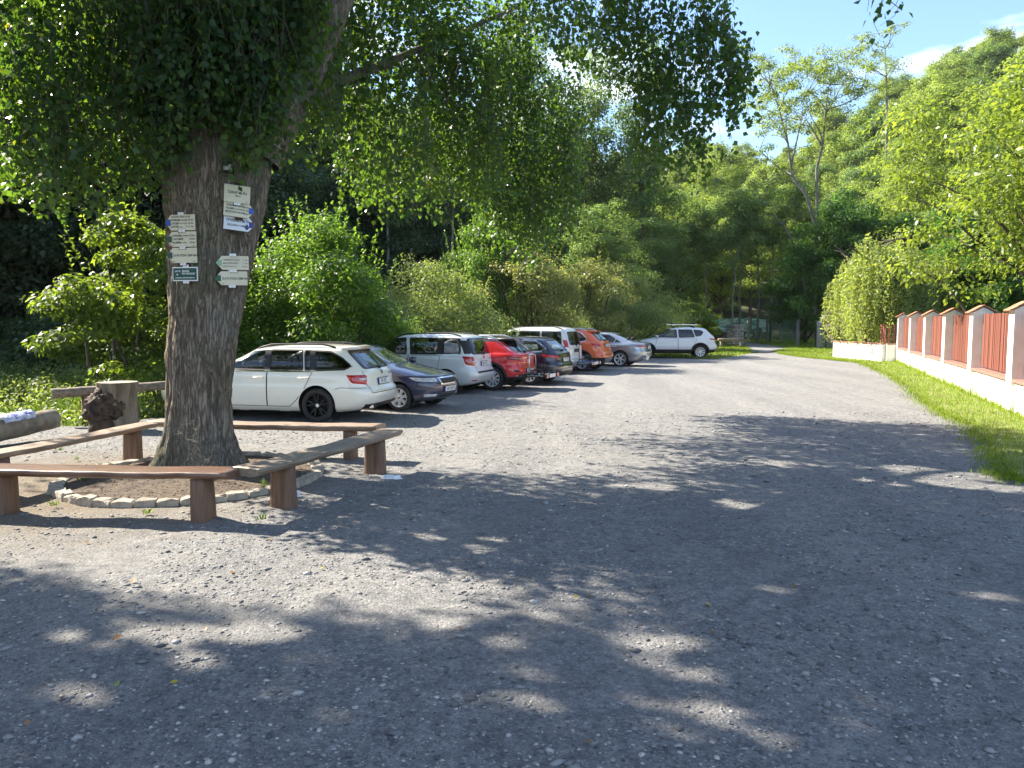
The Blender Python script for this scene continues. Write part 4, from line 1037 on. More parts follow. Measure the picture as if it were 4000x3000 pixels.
# ------------------------------------------------------------------ litter
MT['tissue'] = M('tissue', (0.72, 0.73, 0.78), (0.82, 0.82, 0.84), 20, rough=0.9)
def crumple(name, label, loc, sx, sy, sz, seed, cat='tissue'):
    bm = bmesh.new(); bmesh.ops.create_icosphere(bm, subdivisions=3, radius=1)
    for v in bm.verts:
        k = 1+0.45*mnoise.noise(v.co*1.9+Vector((seed, 0, 0)))+0.25*mnoise.noise(v.co*4.5+Vector((0, seed, 0)))
        v.co = Vector((v.co.x*sx*k, v.co.y*sy*k, max(v.co.z, -0.3)*sz*k))
    return tag(link(name, mesh_bm(name, bm, MT['tissue']), None, loc), label, cat)
crumple('paper_tissue', 'crumpled white tissue on the gravel by the right bench', G(1528, 1872)+Vector((0, 0, .015)), 0.115, 0.05, 0.035, 2)
crumple('paper_scrap', 'small white paper scrap by the near leg of the right bench', G(1163, 1942)+Vector((0, 0, .015)), 0.035, 0.03, 0.05, 6, 'paper')
# fallen leaves
fl = [leaf_mat('fallen_yellow', (0.42, 0.30, 0.03), (0.5, 0.38, 0.06), tw=0.2), leaf_mat('fallen_brown', (0.24, 0.11, 0.04), (0.34, 0.18, 0.07), tw=0.2), leaf_mat('fallen_green', (0.16, 0.24, 0.05), (0.2, 0.3, 0.06), tw=0.2)]
def fallen(mi):
    mb = MB(); n = 12; pts = []
    for k in range(n):
        a = 2*PI*k/n; r = 0.03*(0.8+0.25*math.cos(a)+(0.12 if k % 2 else -0.05)); pts.append((r*math.cos(a), r*0.8*math.sin(a), 0.006+0.008*math.cos(a)))
    mb.add([(0, 0, 0.004)]+pts, [(0, 1+k, 1+(k+1) % n) for k in range(n)]); return mb.mesh('fallen_leaf', fl[mi])
FLM = [fallen(0), fallen(1), fallen(2)]
rr = random.Random(8)
spots = [(1050, 2105, 0), (1255, 2222, 0), (2252, 2345, 0), (2590, 2278, 2), (2770, 2365, 0), (520, 2270, 1), (905, 2228, 1), (685, 2678, 0), (800, 2460, 1), (455, 2510, 1), (1955, 2895, 1), (2295, 2920, 1), (2785, 2478, 1),
         (105, 2840, 1), (236, 2735, 1), (3105, 2297, 1), (3835, 1828, 0), (3352, 2272, 1), (2300, 2335, 1), (1625, 2280, 2), (455, 2680, 2), (1800, 2470, 1), (3000, 2155, 0), (340, 2120, 1), (3720, 2270, 1)]
for k, (px, py, c) in enumerate(spots):
    p = G(px, py); o = link('fallen_leaf', FLM[c], None, (p.x, p.y, float(lot_h(p.x, p.y))+0.012), (rr.gauss(0, .25), rr.gauss(0, .25), rr.uniform(0, 6)))
    s = rr.uniform(0.45, 0.85); o.scale = (s, s, s)
    w = ['yellow', 'brown', 'green'][c]; tag(o, f'small {w} fallen leaf lying on the gravel', 'leaf', f'fallen {w} leaves on the lot')
# weeds in and around the ring
def weed(kind, label, p, n, h, w, seed):
    r = np.random.default_rng(seed); P = np.tile(np.array(p[:]), (n, 1))+r.normal(0, 0.02, (n, 3))*[1, 1, 0]
    V, F = blades(P, r.uniform(0.4, 1.0, n)*h, np.full(n, w*0.6), seed, 1.5, 0.9)
    return tag(link(kind, mesh_np(kind, V, F, MT['herb'])), label, 'weed', 'small weeds near the stone ring')
for k, (px, py, n, h, w, lab) in enumerate([(325, 1880, 14, .12, .035, 'broad leaved weed just inside the left of the stone ring'), (470, 1860, 10, .09, .03, 'pale weed inside the ring behind the front bench'), (1035, 1905, 40, .16, .006, 'dry grass tuft inside the ring by the right bench leg'),
        (1015, 2030, 12, .10, .02, 'weed on the gravel between front and right bench'), (575, 2005, 16, .08, .02, 'weed outside the ring under the front bench'), (215, 1975, 12, .08, .02, 'weed outside the ring by the left stones'), (1265, 1795, 16, .10, .018, 'weed beside the rear bench leg'), (300, 1795, 24, .07, .012, 'grass patch on the gravel under the left bench'), (230, 1760, 24, .07, .012, 'faint grass patch left behind the left bench')]):
    weed('weed', lab, G(px, py, 0.02), n, h, w, 60+k)

# ------------------------------------------------------------------ logs and stump at the meadow's edge
MT['stump_bark'] = M('stump_bark', (0.09, 0.065, 0.042), (0.27, 0.215, 0.15), 10, rough=0.95, bmp=0.9, bscale=16, stretch=(1, 1, 0.2))
MT['cut_wood'] = M('cut_wood', (0.30, 0.24, 0.165), (0.46, 0.39, 0.29), 12, rough=0.85, bmp=0.3)
MT['burl'] = M('burl_wood', (0.014, 0.009, 0.006), (0.095, 0.055, 0.034), 9, rough=0.8, bmp=1.0, bscale=18)
p = G(452, 1676); st_ = empty('tree_stump', p); tag(st_, 'upright tree stump with a big dark knotted burl on its front', 'stump')
mb = MB(); seg = 40; vs, fs = [], []; hs = np.linspace(-0.05, 0.80, 16)
for z in hs:
    for k in range(seg):
        a = 2*PI*k/seg; r = 0.27*(1.1-0.02*z+0.16*math.exp(-(z+.05)/.12)+0.10*sstep(0.5, 0.8, z))+0.03*mnoise.noise(Vector((math.cos(a)*5, math.sin(a)*5, z)))-abs(mnoise.noise(Vector((math.cos(a)*11, math.sin(a)*11, z*1.5))))*0.03
        vs.append((r*math.cos(a), r*math.sin(a), z))
for i in range(len(hs)-1):
    for k in range(seg): fs.append((i*seg+k, i*seg+(k+1) % seg, (i+1)*seg+(k+1) % seg, (i+1)*seg+k))
mb.add(vs, fs); link('bark', mb.mesh('stump_bark', MT['stump_bark'], True), st_, (0.06, 0, 0))
mb = MB(); mb.add([(v[0], v[1], 0.795) for v in vs[-seg:]], [tuple(range(seg))]); link('cut_top', mb.mesh('cut_top', MT['cut_wood']), st_, (0.06, 0, 0))
bm = bmesh.new(); bmesh.ops.create_icosphere(bm, subdivisions=5, radius=1)
for v in bm.verts:
    q = v.co.copy(); k = 1+0.22*mnoise.noise(q*2.2)-0.28*abs(mnoise.noise(q*4.3+Vector((3, 0, 0))))-0.14*abs(mnoise.noise(q*9))
    v.co = Vector((q.x*0.34*k, q.y*0.26*k, q.z*0.36*k))
link('burl', mesh_bm('burl', bm, MT['burl'], True), st_, (-0.07, -0.2, 0.36))
mb = MB(); mb.tube([(-.07, -.2, -.05), (-.08, -.22, .25)], [.27, .2], 14); link('burl_foot', mb.mesh('burl_foot', MT['burl'], True), st_)

def log_obj(kind, label, a, b_, r0, r1, mat, cut, seed, cat):
    o = empty(kind, a); tag(o, label, cat); u = (b_-a); n = 14
    mb = MB(); pts = [u*(i/n) for i in range(n+1)]; rad = [r0+(r1-r0)*i/n+0.012*mnoise.noise(Vector((i*.8, seed, 0))) for i in range(n+1)]
    mb.tube(pts, rad, 22, cap=False)
    mb.v = [tuple(Vector(v)*1+Vector((0, 0, 0.012*mnoise.noise(Vector(v)*4+Vector((seed, 0, 0)))))) for v in mb.v]
    link('bark', mb.mesh('log_bark', mat, True), o)
    for pt, r, d in ((pts[0], rad[0], -1), (pts[-1], rad[-1], 1)):
        m2 = MB(); q = u.normalized()*d; m2.tube([pt-q*0.02, pt+q*0.012], [r*0.97, r*0.93], 22); link('cut_end', m2.mesh('cut_end', cut), o)
    return o
MT['rail_wood'] = M('rail_wood', (0.11, 0.085, 0.062), (0.26, 0.205, 0.155), 6, rough=0.7, bmp=0.5, stretch=(0.4, 5, 5))
MT['old_log'] = M('old_log', (0.13, 0.105, 0.075), (0.29, 0.245, 0.185), 5, rough=0.9, bmp=0.6, bscale=14)
a = D(205, 1538, 13.3); bq = D(930, 1484, 14.9)
rail = log_obj('log_rail', 'long wooden log rail on posts along the meadow edge', a, bq, 0.088, 0.075, MT['rail_wood'], MT['cut_wood'], 2, 'rail')
for t_ in (0.17, 0.9):
    c = a.lerp(bq, t_)-a; mb = MB(); mb.tube([(c.x, c.y, -a.z-.1), (c.x, c.y, c.z-.05)], [.105, .095], 14); link('post', mb.mesh('rail_post', MT['leg_wood'], True), rail)
lg = log_obj('lying_log', 'thick grey log lying on the ground at the left edge', D(207, 1636, 12.1), D(-230, 1725, 10.3), 0.155, 0.20, MT['old_log'], MT['cut_wood'], 5, 'log')
o = empty('log_slice', G(-12, 1668)); tag(o, 'upright log section with pale cut top at the very left edge', 'log')
mb = MB(); mb.tube([(0, 0, -.03), (0, 0, .1), (0, 0, .21)], [.13, .12, .125], 18, cap=False); link('bark', mb.mesh('slice_bark', MT['old_log'], True), o)
mb = MB(); mb.tube([(0, 0, .19), (0, 0, .215)], [.124, .12], 18); link('cut_top', mb.mesh('slice_top', MT['cut_wood']), o)
# bundle of cloth on the lying log
m, t, b = nodes('cloth'); v = coords(t); f = noise(t, v, 7, 4)
t.links.new(ramp(t, f, [(0.35, (0.10, 0.13, 0.42)), (0.47, (0.55, 0.58, 0.75)), (0.55, (0.62, 0.6, 0.62)), (0.68, (0.16, 0.2, 0.5))]), b.inputs['Base Color']); b.inputs['Roughness'].default_value = 0.9
def cloth_on(label, c, L, Wd, seed):
    nx, ny = 26, 16; vs, fs = [], []
    for i in range(nx+1):
        for j in range(ny+1):
            x = (i/nx-.5)*L; a_ = (j/ny-.5)*2.0*Wd; rr_ = 0.19+0.025*abs(mnoise.noise(Vector((x*9, a_*3, seed))))+0.02*mnoise.noise(Vector((x*22, a_*6, seed)))+0.012
            vs.append((x+0.04*mnoise.noise(Vector((a_*3, x*3, seed+5))), rr_*math.sin(a_), rr_*math.cos(a_)))
    for i in range(nx):
        for j in range(ny): fs.append((i*(ny+1)+j, (i+1)*(ny+1)+j, (i+1)*(ny+1)+j+1, i*(ny+1)+j+1))
    mb = MB(); mb.add(vs, fs); u = D(207, 1636, 12.1)-D(-230, 1725, 10.3)
    o = mb.build('cloth', m, None, True, loc=c, rot=(0, -math.atan2(u.z, math.hypot(u.x, u.y)), math.atan2(u.y, u.x)))
    return tag(o, label, 'cloth')
A_, B_ = D(207, 1636, 12.1), D(-230, 1725, 10.3)
cloth_on('crumpled blue and white patterned cloth on the grey log', A_.lerp(B_, 0.40), 0.5, 1.0, 1)
cloth_on('folded blue cloth at the left end of the grey log', A_.lerp(B_, 0.27), 0.17, 0.7, 4)

# ------------------------------------------------------------------ trail signs on the trunk
MT['cream'] = M('sign_cream', (0.62, 0.56, 0.40), (0.68, 0.62, 0.46), 6, rough=0.45)
MT['sign_white'] = M('sign_white', (0.66, 0.68, 0.74), (0.72, 0.74, 0.78), 6, rough=0.45)
MT['sign_green'] = M('sign_green', (0.012, 0.09, 0.05), rough=0.45)
MT['sign_pale_green'] = M('sign_pale_green', (0.25, 0.42, 0.26), rough=0.5)
MT['sign_blue'] = M('sign_blue', (0.02, 0.09, 0.42), rough=0.45)
MT['sign_navy'] = M('sign_navy', (0.03, 0.03, 0.2), rough=0.45)
MT['sign_board'] = M('sign_board_green', (0.006, 0.065, 0.042), rough=0.5)
MT['backing'] = M('dark_backing_board', (0.03, 0.018, 0.012), (0.06, 0.035, 0.022), 9, rough=0.8)
MT['ink_faded'] = M('ink_faded', (0.16, 0.15, 0.13), rough=0.6)
TEXTS = []
def text(s, x, y, size, parent, mat, z=0.0045, align='LEFT', sx=1.0, name='lettering', bold=0.0):
    cu = bpy.data.curves.new(name, 'FONT'); cu.body = s; cu.size = size; cu.align_x = align; cu.align_y = 'CENTER'
    cu.extrude = 0.0004; cu.offset = bold or size*0.018; cu.resolution_u = 2; cu.materials.append(mat)
    o = link(name, cu, parent, (x, y, z)); o.scale = (sx, 1, 1); TEXTS.append(o); return o
def sign(kind, label, box, shape, yaw, roll, face, tip=None, lines=(), lift=0.05, clamps=(1, 1), ink='ink', border=None):
    lift = 0.035
    """box = picture rectangle (x0,y0,x1,y1); built at the bark's distance and real size"""
    px, py = (box[0]+box[2])/2, (box[1]+box[3])/2
    y = 9.0
    for _ in range(3):
        qs = [D(qx, qy, y) for qx in (box[0], px, box[2]) for qy in (box[1], py, box[3])]
        ctr = qs[4]; need = [trunk_front(q.x, q.z)-math.tan(yaw)*(q.x-ctr.x) for q in qs]; y = min(v for v in need if v < TREE.y-.02)-lift
    c = D(px, py, y)
    w = (box[2]-box[0])/FPX*y/max(0.5, math.cos(yaw)); h = (box[3]-box[1])/FPX*y
    if shape != 'rect' or roll: h = h-abs(math.sin(roll))*w*0.9
    o = empty(kind, c); o.rotation_euler = (Matrix.Rotation(yaw, 3, 'Z') @ Matrix.Rotation(PI/2, 3, 'X') @ Matrix.Rotation(roll, 3, 'Z')).to_euler()
    tag(o, label, 'sign', 'trail signs on the linden trunk')
    k = 0.19*w; X, Y = w/2, h/2
    if shape == 'left': poly = [(-X, 0), (-X+k, -Y), (X, -Y), (X, Y), (-X+k, Y)]
    elif shape == 'right': poly = [(-X, -Y), (X-k, -Y), (X, 0), (X-k, Y), (-X, Y)]
    else: poly = [(-X, -Y), (X, -Y), (X, Y), (-X, Y)]
    mb = MB(); mb.prism(poly, -0.004, 0.004); mb.build('plate', MT[face], o, bevel=0.002)
    if border:
        mb = MB(); mb.prism([(x*0.93, yy*0.84) for x, yy in poly], 0.0042, 0.0052); mb.build('panel', MT[border], o)
    if tip:
        sgn = -1 if shape == 'left' else 1; kk = k*0.92; ym = Y*0.42; i = X*0.985
        tp = [(sgn*i, 0), (sgn*(i-kk*0.42), -ym), (sgn*(i-kk*1.0), -ym), (sgn*(i-kk*1.0), ym), (sgn*(i-kk*0.42), ym)]
        if sgn < 0: tp = tp[::-1]
        mb = MB(); mb.prism(tp, 0.0042, 0.0052); mb.build('colour_mark', MT[tip], o)
    for yy, on in ((Y+0.012, clamps[0]), (-Y-0.012, clamps[1])):
        if on:
            mb = MB(); mb.box((0.02*w, yy, -0.006), (0.075, 0.03, 0.012)); mb.build('clamp', MT['plate_white'], o)
            mb = MB(); mb.tube([(0.02*w, yy, 0), (0.02*w, yy, 0.004)], 0.006, 8); mb.build('screw', MT['steel'], o)
    for (s, u, v_, size, *rest) in lines:
        al = rest[0] if rest else 'LEFT'; mk = rest[1] if len(rest) > 1 else ink
        text(s, u*X, v_*Y, size*h, o, MT[mk], 0.0048 if not border else 0.0058, al, rest[2] if len(rest) > 2 else 0.86)
    # dark wooden batten between plate and bark
    mb = MB(); mb.box((0.02*w, 0, -0.028), (0.085, h+0.06, 0.045)); mb.build('batten', MT['backing'], o)
    return o
YL, YR = R(-14), R(27)
sign('trail_sign', 'top left cream arrow sign with blue tip and three destinations', (640, 839, 768, 900), 'left', YL, R(-0.5), 'cream', 'sign_blue', [
    ('NAUČNÁ STEZKA LOVOŠ', 0.05, 0.72, 0.15, 'CENTER', 'ink', 0.8), ('OPÁRNO', -0.62, 0.30, 0.19), ('(POD HRADEM)', -0.14, 0.29, 0.11), ('0,2 km', 0.9, 0.32, 0.17, 'RIGHT'), ('LOVOŠ', -0.62, -0.12, 0.19), ('(ROZC. M. A Č.)', -0.24, -0.13, 0.11), ('2,5 km', 0.9, -0.10, 0.17, 'RIGHT'),
    ('LOVOŠ', -0.62, -0.54, 0.19), ('(TUR. CH.)', -0.24, -0.55, 0.11), ('4   km', 0.9, -0.52, 0.17, 'RIGHT'), ('///', 0.42, 0.28, 0.16, 'CENTER', 'sign_green'), ('///', 0.42, -0.12, 0.16, 'CENTER', 'sign_green'), ('///', 0.42, -0.52, 0.16, 'CENTER', 'sign_green'), ('PŘED TRASOU KČT', 0.1, -0.85, 0.07, 'CENTER')])
sign('trail_sign', 'second left cream arrow sign with green tip and three destinations', (645, 905, 773, 964), 'left', YL, R(-0.5), 'cream', 'sign_green', [
    ('PŘED TRASOU KČT', 0.05, 0.82, 0.08, 'CENTER'), ('OPÁRNO', -0.60, 0.45, 0.19), ('(POD HRADEM)', -0.12, 0.44, 0.11), ('0,2 km', 0.92, 0.46, 0.18, 'RIGHT'), ('CHOTIMĚŘ', -0.60, 0.0, 0.19), ('2,5 km', 0.92, 0.02, 0.18, 'RIGHT'), ('VELEMÍN', -0.60, -0.46, 0.19), ('(MOTOREST)', -0.10, -0.47, 0.11), ('3,5 km', 0.92, -0.44, 0.18, 'RIGHT'), ('2014', -0.6, -0.82, 0.07), ('LITOM.', 0.9, -0.82, 0.07, 'RIGHT')])
sign('trail_sign', 'third left cream arrow sign with green tip and one line', (647, 968, 776, 1027), 'left', YL, R(-0.5), 'cream', 'sign_green', [
    ('PŘED TRASOU KČT', 0.05, 0.80, 0.08, 'CENTER'), ('ZLATÁ STEZKA ZEMÍ HRADŮ', -0.60, -0.02, 0.20, 'LEFT', 'ink', 0.78), ('2014', -0.6, -0.82, 0.07), ('LITOM.', 0.9, -0.82, 0.07, 'RIGHT')])
sign('info_sign', 'dark green board with white lettering and white frame, lowest of the left signs', (669, 1043, 778, 1098), 'rect', YL, R(-0.5), 'plate_white', None, [
    ('LESY ČR', -0.80, 0.38, 0.15, 'LEFT', 'ink_white'), ('◢◣', -0.6, -0.05, 0.16, 'CENTER', 'ink_white'), ('ZELENÁ', -0.24, 0.40, 0.20, 'LEFT', 'ink_white'), ('PRO VAŠE KROKY', -0.24, 0.04, 0.18, 'LEFT', 'ink_white', 0.75), ('podporujeme značení turistických tras', 0, -0.52, 0.13, 'CENTER', 'ink_white', 0.78)], border='sign_board')
sign('name_sign', 'rectangular cream sign at the top right, half covered by leaves', (884, 722, 969, 794), 'rect', YR, R(-4), 'cream', None, [
    ('ČERNÝ MLÝN', 0.0, 0.12, 0.20, 'CENTER'), ('208 m', 0.05, -0.25, 0.14, 'CENTER'), ('2014', 0.8, -0.82, 0.06, 'RIGHT')], clamps=(0, 1))
sign('trail_sign', 'cream arrow sign with blue tip pointing right, upper right group', (884, 786, 984, 852), 'right', YR, R(-5), 'cream', 'sign_blue', [
    ('PŘED TRASOU KČT', 0.0, 0.80, 0.07, 'CENTER'), ('OPÁRENSKÝ MLÝN', -0.88, 0.45, 0.19, 'LEFT', 'ink', 0.72), ('0,8 km', 0.62, 0.40, 0.16, 'RIGHT'), ('VELEMÍN', -0.88, 0.02, 0.19, 'LEFT', 'ink', 0.8), ('(MOTOREST)', -0.22, 0.0, 0.11), ('4  km', 0.62, -0.02, 0.16, 'RIGHT'), ('MILEŠOVKA VRCHOL', -0.88, -0.42, 0.19, 'LEFT', 'ink', 0.72), ('9  km', 0.62, -0.46, 0.16, 'RIGHT')], clamps=(1, 0))
sign('trail_sign', 'white arrow sign with navy tip pointing right, lowest of the upper right group', (884, 842, 985, 905), 'right', YR, R(-5), 'sign_white', 'sign_navy', [
    ('OPÁRENSKÝ MLÝN', -0.86, 0.36, 0.27, 'LEFT', 'ink', 0.68), ('ZÁKLADNA TOMÍKŮ', -0.78, -0.32, 0.2, 'LEFT', 'ink', 0.72), ('♣', 0.5, -0.4, 0.36, 'CENTER', 'sign_navy')], clamps=(0, 0))
sign('trail_sign', 'faded cream arrow sign with pale green tip, lower right pair', (849, 1000, 966, 1054), 'left', R(14), R(0.3), 'cream', 'sign_pale_green', [
    ('PŘED TRASOU KČT', 0.15, 0.82, 0.08, 'CENTER', 'ink_faded'), ('OPÁRENSKÉ ÚDOLÍ', -0.56, 0.42, 0.18, 'LEFT', 'ink_faded', 0.72), ('1  km', 0.92, 0.42, 0.16, 'RIGHT', 'ink_faded'), ('MALÉ ŽERNOSEKY', -0.56, -0.06, 0.18, 'LEFT', 'ink_faded', 0.72), ('3  km', 0.92, -0.06, 0.16, 'RIGHT', 'ink_faded'), ('LITOCHOVICE N. L.', -0.56, -0.52, 0.16, 'LEFT', 'ink_faded', 0.72), ('6,5 km', 0.92, -0.52, 0.16, 'RIGHT', 'ink_faded')])
sign('trail_sign', 'cream arrow sign with green tip, bottom of the lower right pair', (846, 1060, 961, 1114), 'left', R(14), R(0.3), 'cream', 'sign_green', [
    ('PŘED TRASOU KČT', 0.2, 0.78, 0.08, 'CENTER'), ('ZLATÁ STEZKA ZEMÍ HRADŮ', -0.56, -0.05, 0.21, 'LEFT', 'ink', 0.74), ('2014', -0.56, -0.82, 0.07)])
# floodlight on the bark
c0 = D(890, 655, 8.9); y = trunk_front(c0.x, c0.z)-0.05; o = empty('floodlight', D(890, 655, y)); o.rotation_euler = (R(90-16), 0, R(12))
tag(o, 'small black floodlight with pale glass high on the trunk', 'lamp')
mb = MB(); mb.box((0, 0, -0.02), (0.125, 0.095, 0.035), taper=1.0); mb.build('housing', MT['black_plastic'], o, bevel=0.006)
mb = MB(); mb.box((0.0, 0.006, 0.0), (0.092, 0.066, 0.008)); mb.build('glass', M('lamp_glass', (0.5, 0.48, 0.45), (0.68, 0.66, 0.62), 20, rough=0.12), o, bevel=0.003)
mb = MB(); mb.tube([(-.06, -.03, -.02), (-.06, -.075, -.05), (.06, -.075, -.05), (.06, -.03, -.02)], .007, 6); mb.build('bracket', MT['black_plastic'], o)

# ================================================================== parked cars
def pchip(xk, yk, x):
    xk = np.asarray(xk, float); yk = np.asarray(yk, float); h = np.diff(xk); dl = np.diff(yk)/h
    d = np.zeros(len(xk)); d[0], d[-1] = dl[0], dl[-1]
    for i in range(1, len(xk)-1):
        if dl[i-1]*dl[i] > 0:
            w1 = 2*h[i]+h[i-1]; w2 = h[i]+2*h[i-1]; d[i] = (w1+w2)/(w1/dl[i-1]+w2/dl[i])
    x = np.asarray(x, float); i = np.clip(np.searchsorted(xk, x)-1, 0, len(h)-1); t = (x-xk[i])/h[i]
    return yk[i]*(1+2*t)*(1-t)**2+d[i]*h[i]*t*(1-t)**2+yk[i+1]*t*t*(3-2*t)+d[i+1]*h[i]*t*t*(t-1)
class Shell:
    """body surface stacked from horizontal slices"""
    def __init__(s, front, rear, width, H, nose_n=3.2, tail_n=4.6, zc=0.98):
        s.memo = {}; s.fr, s.re, s.wi, s.H, s.nn, s.tn, s.zc = front, rear, width, H, nose_n, tail_n, zc
        keys = sorted(set([k[0] for k in front+rear+width])); z = []
        for a, b_ in zip(keys[:-1], keys[1:]):
            df = max(abs(s.xf(b_)-s.xf(a)), abs(s.xr(b_)-s.xr(a)), abs(s.w(b_)-s.w(a)), b_-a)
            k = max(1, int(math.ceil(df/0.05))); z += list(np.linspace(a, b_, k, endpoint=False))
        s.z = np.array(z+[keys[-1]])
    def look(s, which, z):
        key = (which, round(float(z), 4)); v = s.memo.get(key)
        if v is None:
            t = {'f': s.fr, 'r': s.re, 'w': s.wi}[which]; v = s.memo[key] = float(pchip([k[0] for k in t], [k[1] for k in t], key[1]))
        return v
    def xf(s, z): return s.look('f', z)
    def xr(s, z): return s.look('r', z)
    def w(s, z): return s.look('w', z)
    def ab(s, z):
        key = ('ab', round(float(z), 4)); v = s.memo.get(key)
        if v is None: v = s.memo[key] = tuple(float(q) for q in s._ab(key[1]))
        return v
    def _ab(s, z):
        t = sstep(s.zc-0.06, s.zc+0.12, z); tt = sstep(s.H-0.12, s.H, z)
        return 1.0*(1-t)+0.55*t, 0.85*(1-t)+0.55*t, (s.nn*(1-t)+3.6*t)*(1-tt)+2.6*tt, (s.tn*(1-t)+4.2*t)*(1-tt)+2.6*tt
    def P(s, end, ang, z):
        """ang 0 = middle of that end, +-90 = side; degrees"""
        b_, a_, nf, nr = s.ab(z); n = nf if end == 'f' else nr; w = s.w(z)
        span = min(b_ if end == 'f' else a_, 0.48*(s.xf(z)-s.xr(z)))
        c, sn = math.cos(R(ang)), math.sin(R(ang))
        y = w*math.copysign(abs(sn)**(2/n), sn); dx = span*(1-abs(c)**(2/n) if abs(c) > 1e-9 else 1)
        return Vector(((s.xf(z)-dx) if end == 'f' else (s.xr(z)+dx), y, z))
    def ang_y(s, end, y, z):
        b_, a_, nf, nr = s.ab(z); n = nf if end == 'f' else nr
        return math.copysign(math.degrees(math.asin(min(1, (abs(y)/float(s.w(z)))**(n/2)))), y)
    def ang_x(s, end, dx, z, sgn=1):
        b_, a_, nf, nr = s.ab(z); n = nf if end == 'f' else nr; span = b_ if end == 'f' else a_
        return sgn*math.degrees(math.acos(max(0, min(1, (1-dx/span)**(n/2)))))
    def bm(s):
        bm = bmesh.new(); A = np.concatenate([np.linspace(-90, -62, 6)[:-1], np.linspace(-62, -24, 14)[:-1], np.linspace(-24, 24, 9), np.linspace(24, 62, 14)[1:], np.linspace(62, 90, 6)[1:]])
        rows = []
        for z in s.z:
            r = [bm.verts.new(s.P('f', a, z)) for a in A]
            xa = r[-1].co.copy(); xb = s.P('r', 90, z)
            mids = 10
            r += [bm.verts.new(xa.lerp(xb, k/mids)) for k in range(1, mids)]
            r += [bm.verts.new(s.P('r', a, z)) for a in A[::-1]]
            xa = r[-1].co.copy(); xb = r[0].co.copy()
            r += [bm.verts.new(xa.lerp(xb, k/mids)) for k in range(1, mids)]
            rows.append(r)
        n = len(rows[0])
        for i in range(len(rows)-1):
            for k in range(n):
                try: bm.faces.new((rows[i][k], rows[i][(k+1) % n], rows[i+1][(k+1) % n], rows[i+1][k]))
                except ValueError: pass
        bm.faces.new(rows[-1]); bm.faces.new(rows[0][::-1])
        bmesh.ops.remove_doubles(bm, verts=bm.verts, dist=0.0008)
        bmesh.ops.recalc_face_normals(bm, faces=bm.faces)
        for f in bm.faces: f.smooth = True
        return bm
def pin(poly, x, y):
    c = False; n = len(poly)
    for i in range(n):
        x0, y0 = poly[i]; x1, y1 = poly[(i+1) % n]
        if (y0 > y) != (y1 > y) and x < (x1-x0)*(y-y0)/(y1-y0)+x0: c = not c
    return c
def cut(bm, poly, ax, ok):
    """score the polygon (x,z for ax=0; y,z for ax=1) into the shell, return the faces inside"""
    u0, u1 = min(p[0] for p in poly)-.02, max(p[0] for p in poly)+.02; z0, z1 = min(p[1] for p in poly)-.02, max(p[1] for p in poly)+.02
    fs = []
    for f in bm.faces:
        c = f.calc_center_median()
        if not ok(c): continue
        us = [v.co[ax] for v in f.verts]; zs_ = [v.co.z for v in f.verts]
        if max(us) > u0 and min(us) < u1 and max(zs_) > z0 and min(zs_) < z1: fs.append(f)
    n = len(poly)
    for i in range(n):
        a, b_ = poly[i], poly[(i+1) % n]; du, dz = b_[0]-a[0], b_[1]-a[1]
        co = [0, 0, a[1]]; co[ax] = a[0]; no = [0, 0, -du]; no[ax] = dz
        ge = set(fs)
        for f in fs: ge.update(f.edges); ge.update(f.verts)
        res = bmesh.ops.bisect_plane(bm, geom=list(ge), dist=1e-5, plane_co=co, plane_no=no)
        keep = set(f for f in fs if f.is_valid); keep.update(g for g in res['geom'] if isinstance(g, bmesh.types.BMFace)); fs = list(keep)
    out = []
    for f in fs:
        c = f.calc_center_median()
        if ok(c) and pin(poly, c[ax], c.z): out.append(f)
    return out
def take(bm, faces, name, mat, parent, inset=0.0):
    idx = {}; vs = []; fs = []; 
    for f in faces:
        q = []
        for v in f.verts:
            if v.index not in idx or True:
                key = v
                if key not in idx: idx[key] = len(vs); vs.append(tuple(v.co-v.normal*inset))
            q.append(idx[v])
        fs.append(tuple(q))
    me = bpy.data.meshes.new(name); me.from_pydata(vs, [], fs); me.materials.append(mat)
    me.polygons.foreach_set('use_smooth', np.ones(len(fs), dtype=bool)); me.update()
    return link(name, me, parent)
def rounded(poly, r=0.03, k=3):
    out = []; n = len(poly)
    for i in range(n):
        p = Vector(poly[i]); a = Vector(poly[i-1]); b_ = Vector(poly[(i+1) % n])
        rr_ = min(r, 0.4*(a-p).length, 0.4*(b_-p).length); A_ = p+(a-p).normalized()*rr_; B_ = p+(b_-p).normalized()*rr_
        for j in range(k+1):
            t = j/k; out.append(tuple(A_*(1-t)**2+p*2*t*(1-t)+B_*t*t))
    return out
def arcpoly(cx, cz, r, n=26): return [(cx+r*math.cos(2*PI*i/n), cz+r*math.sin(2*PI*i/n)) for i in range(n)]

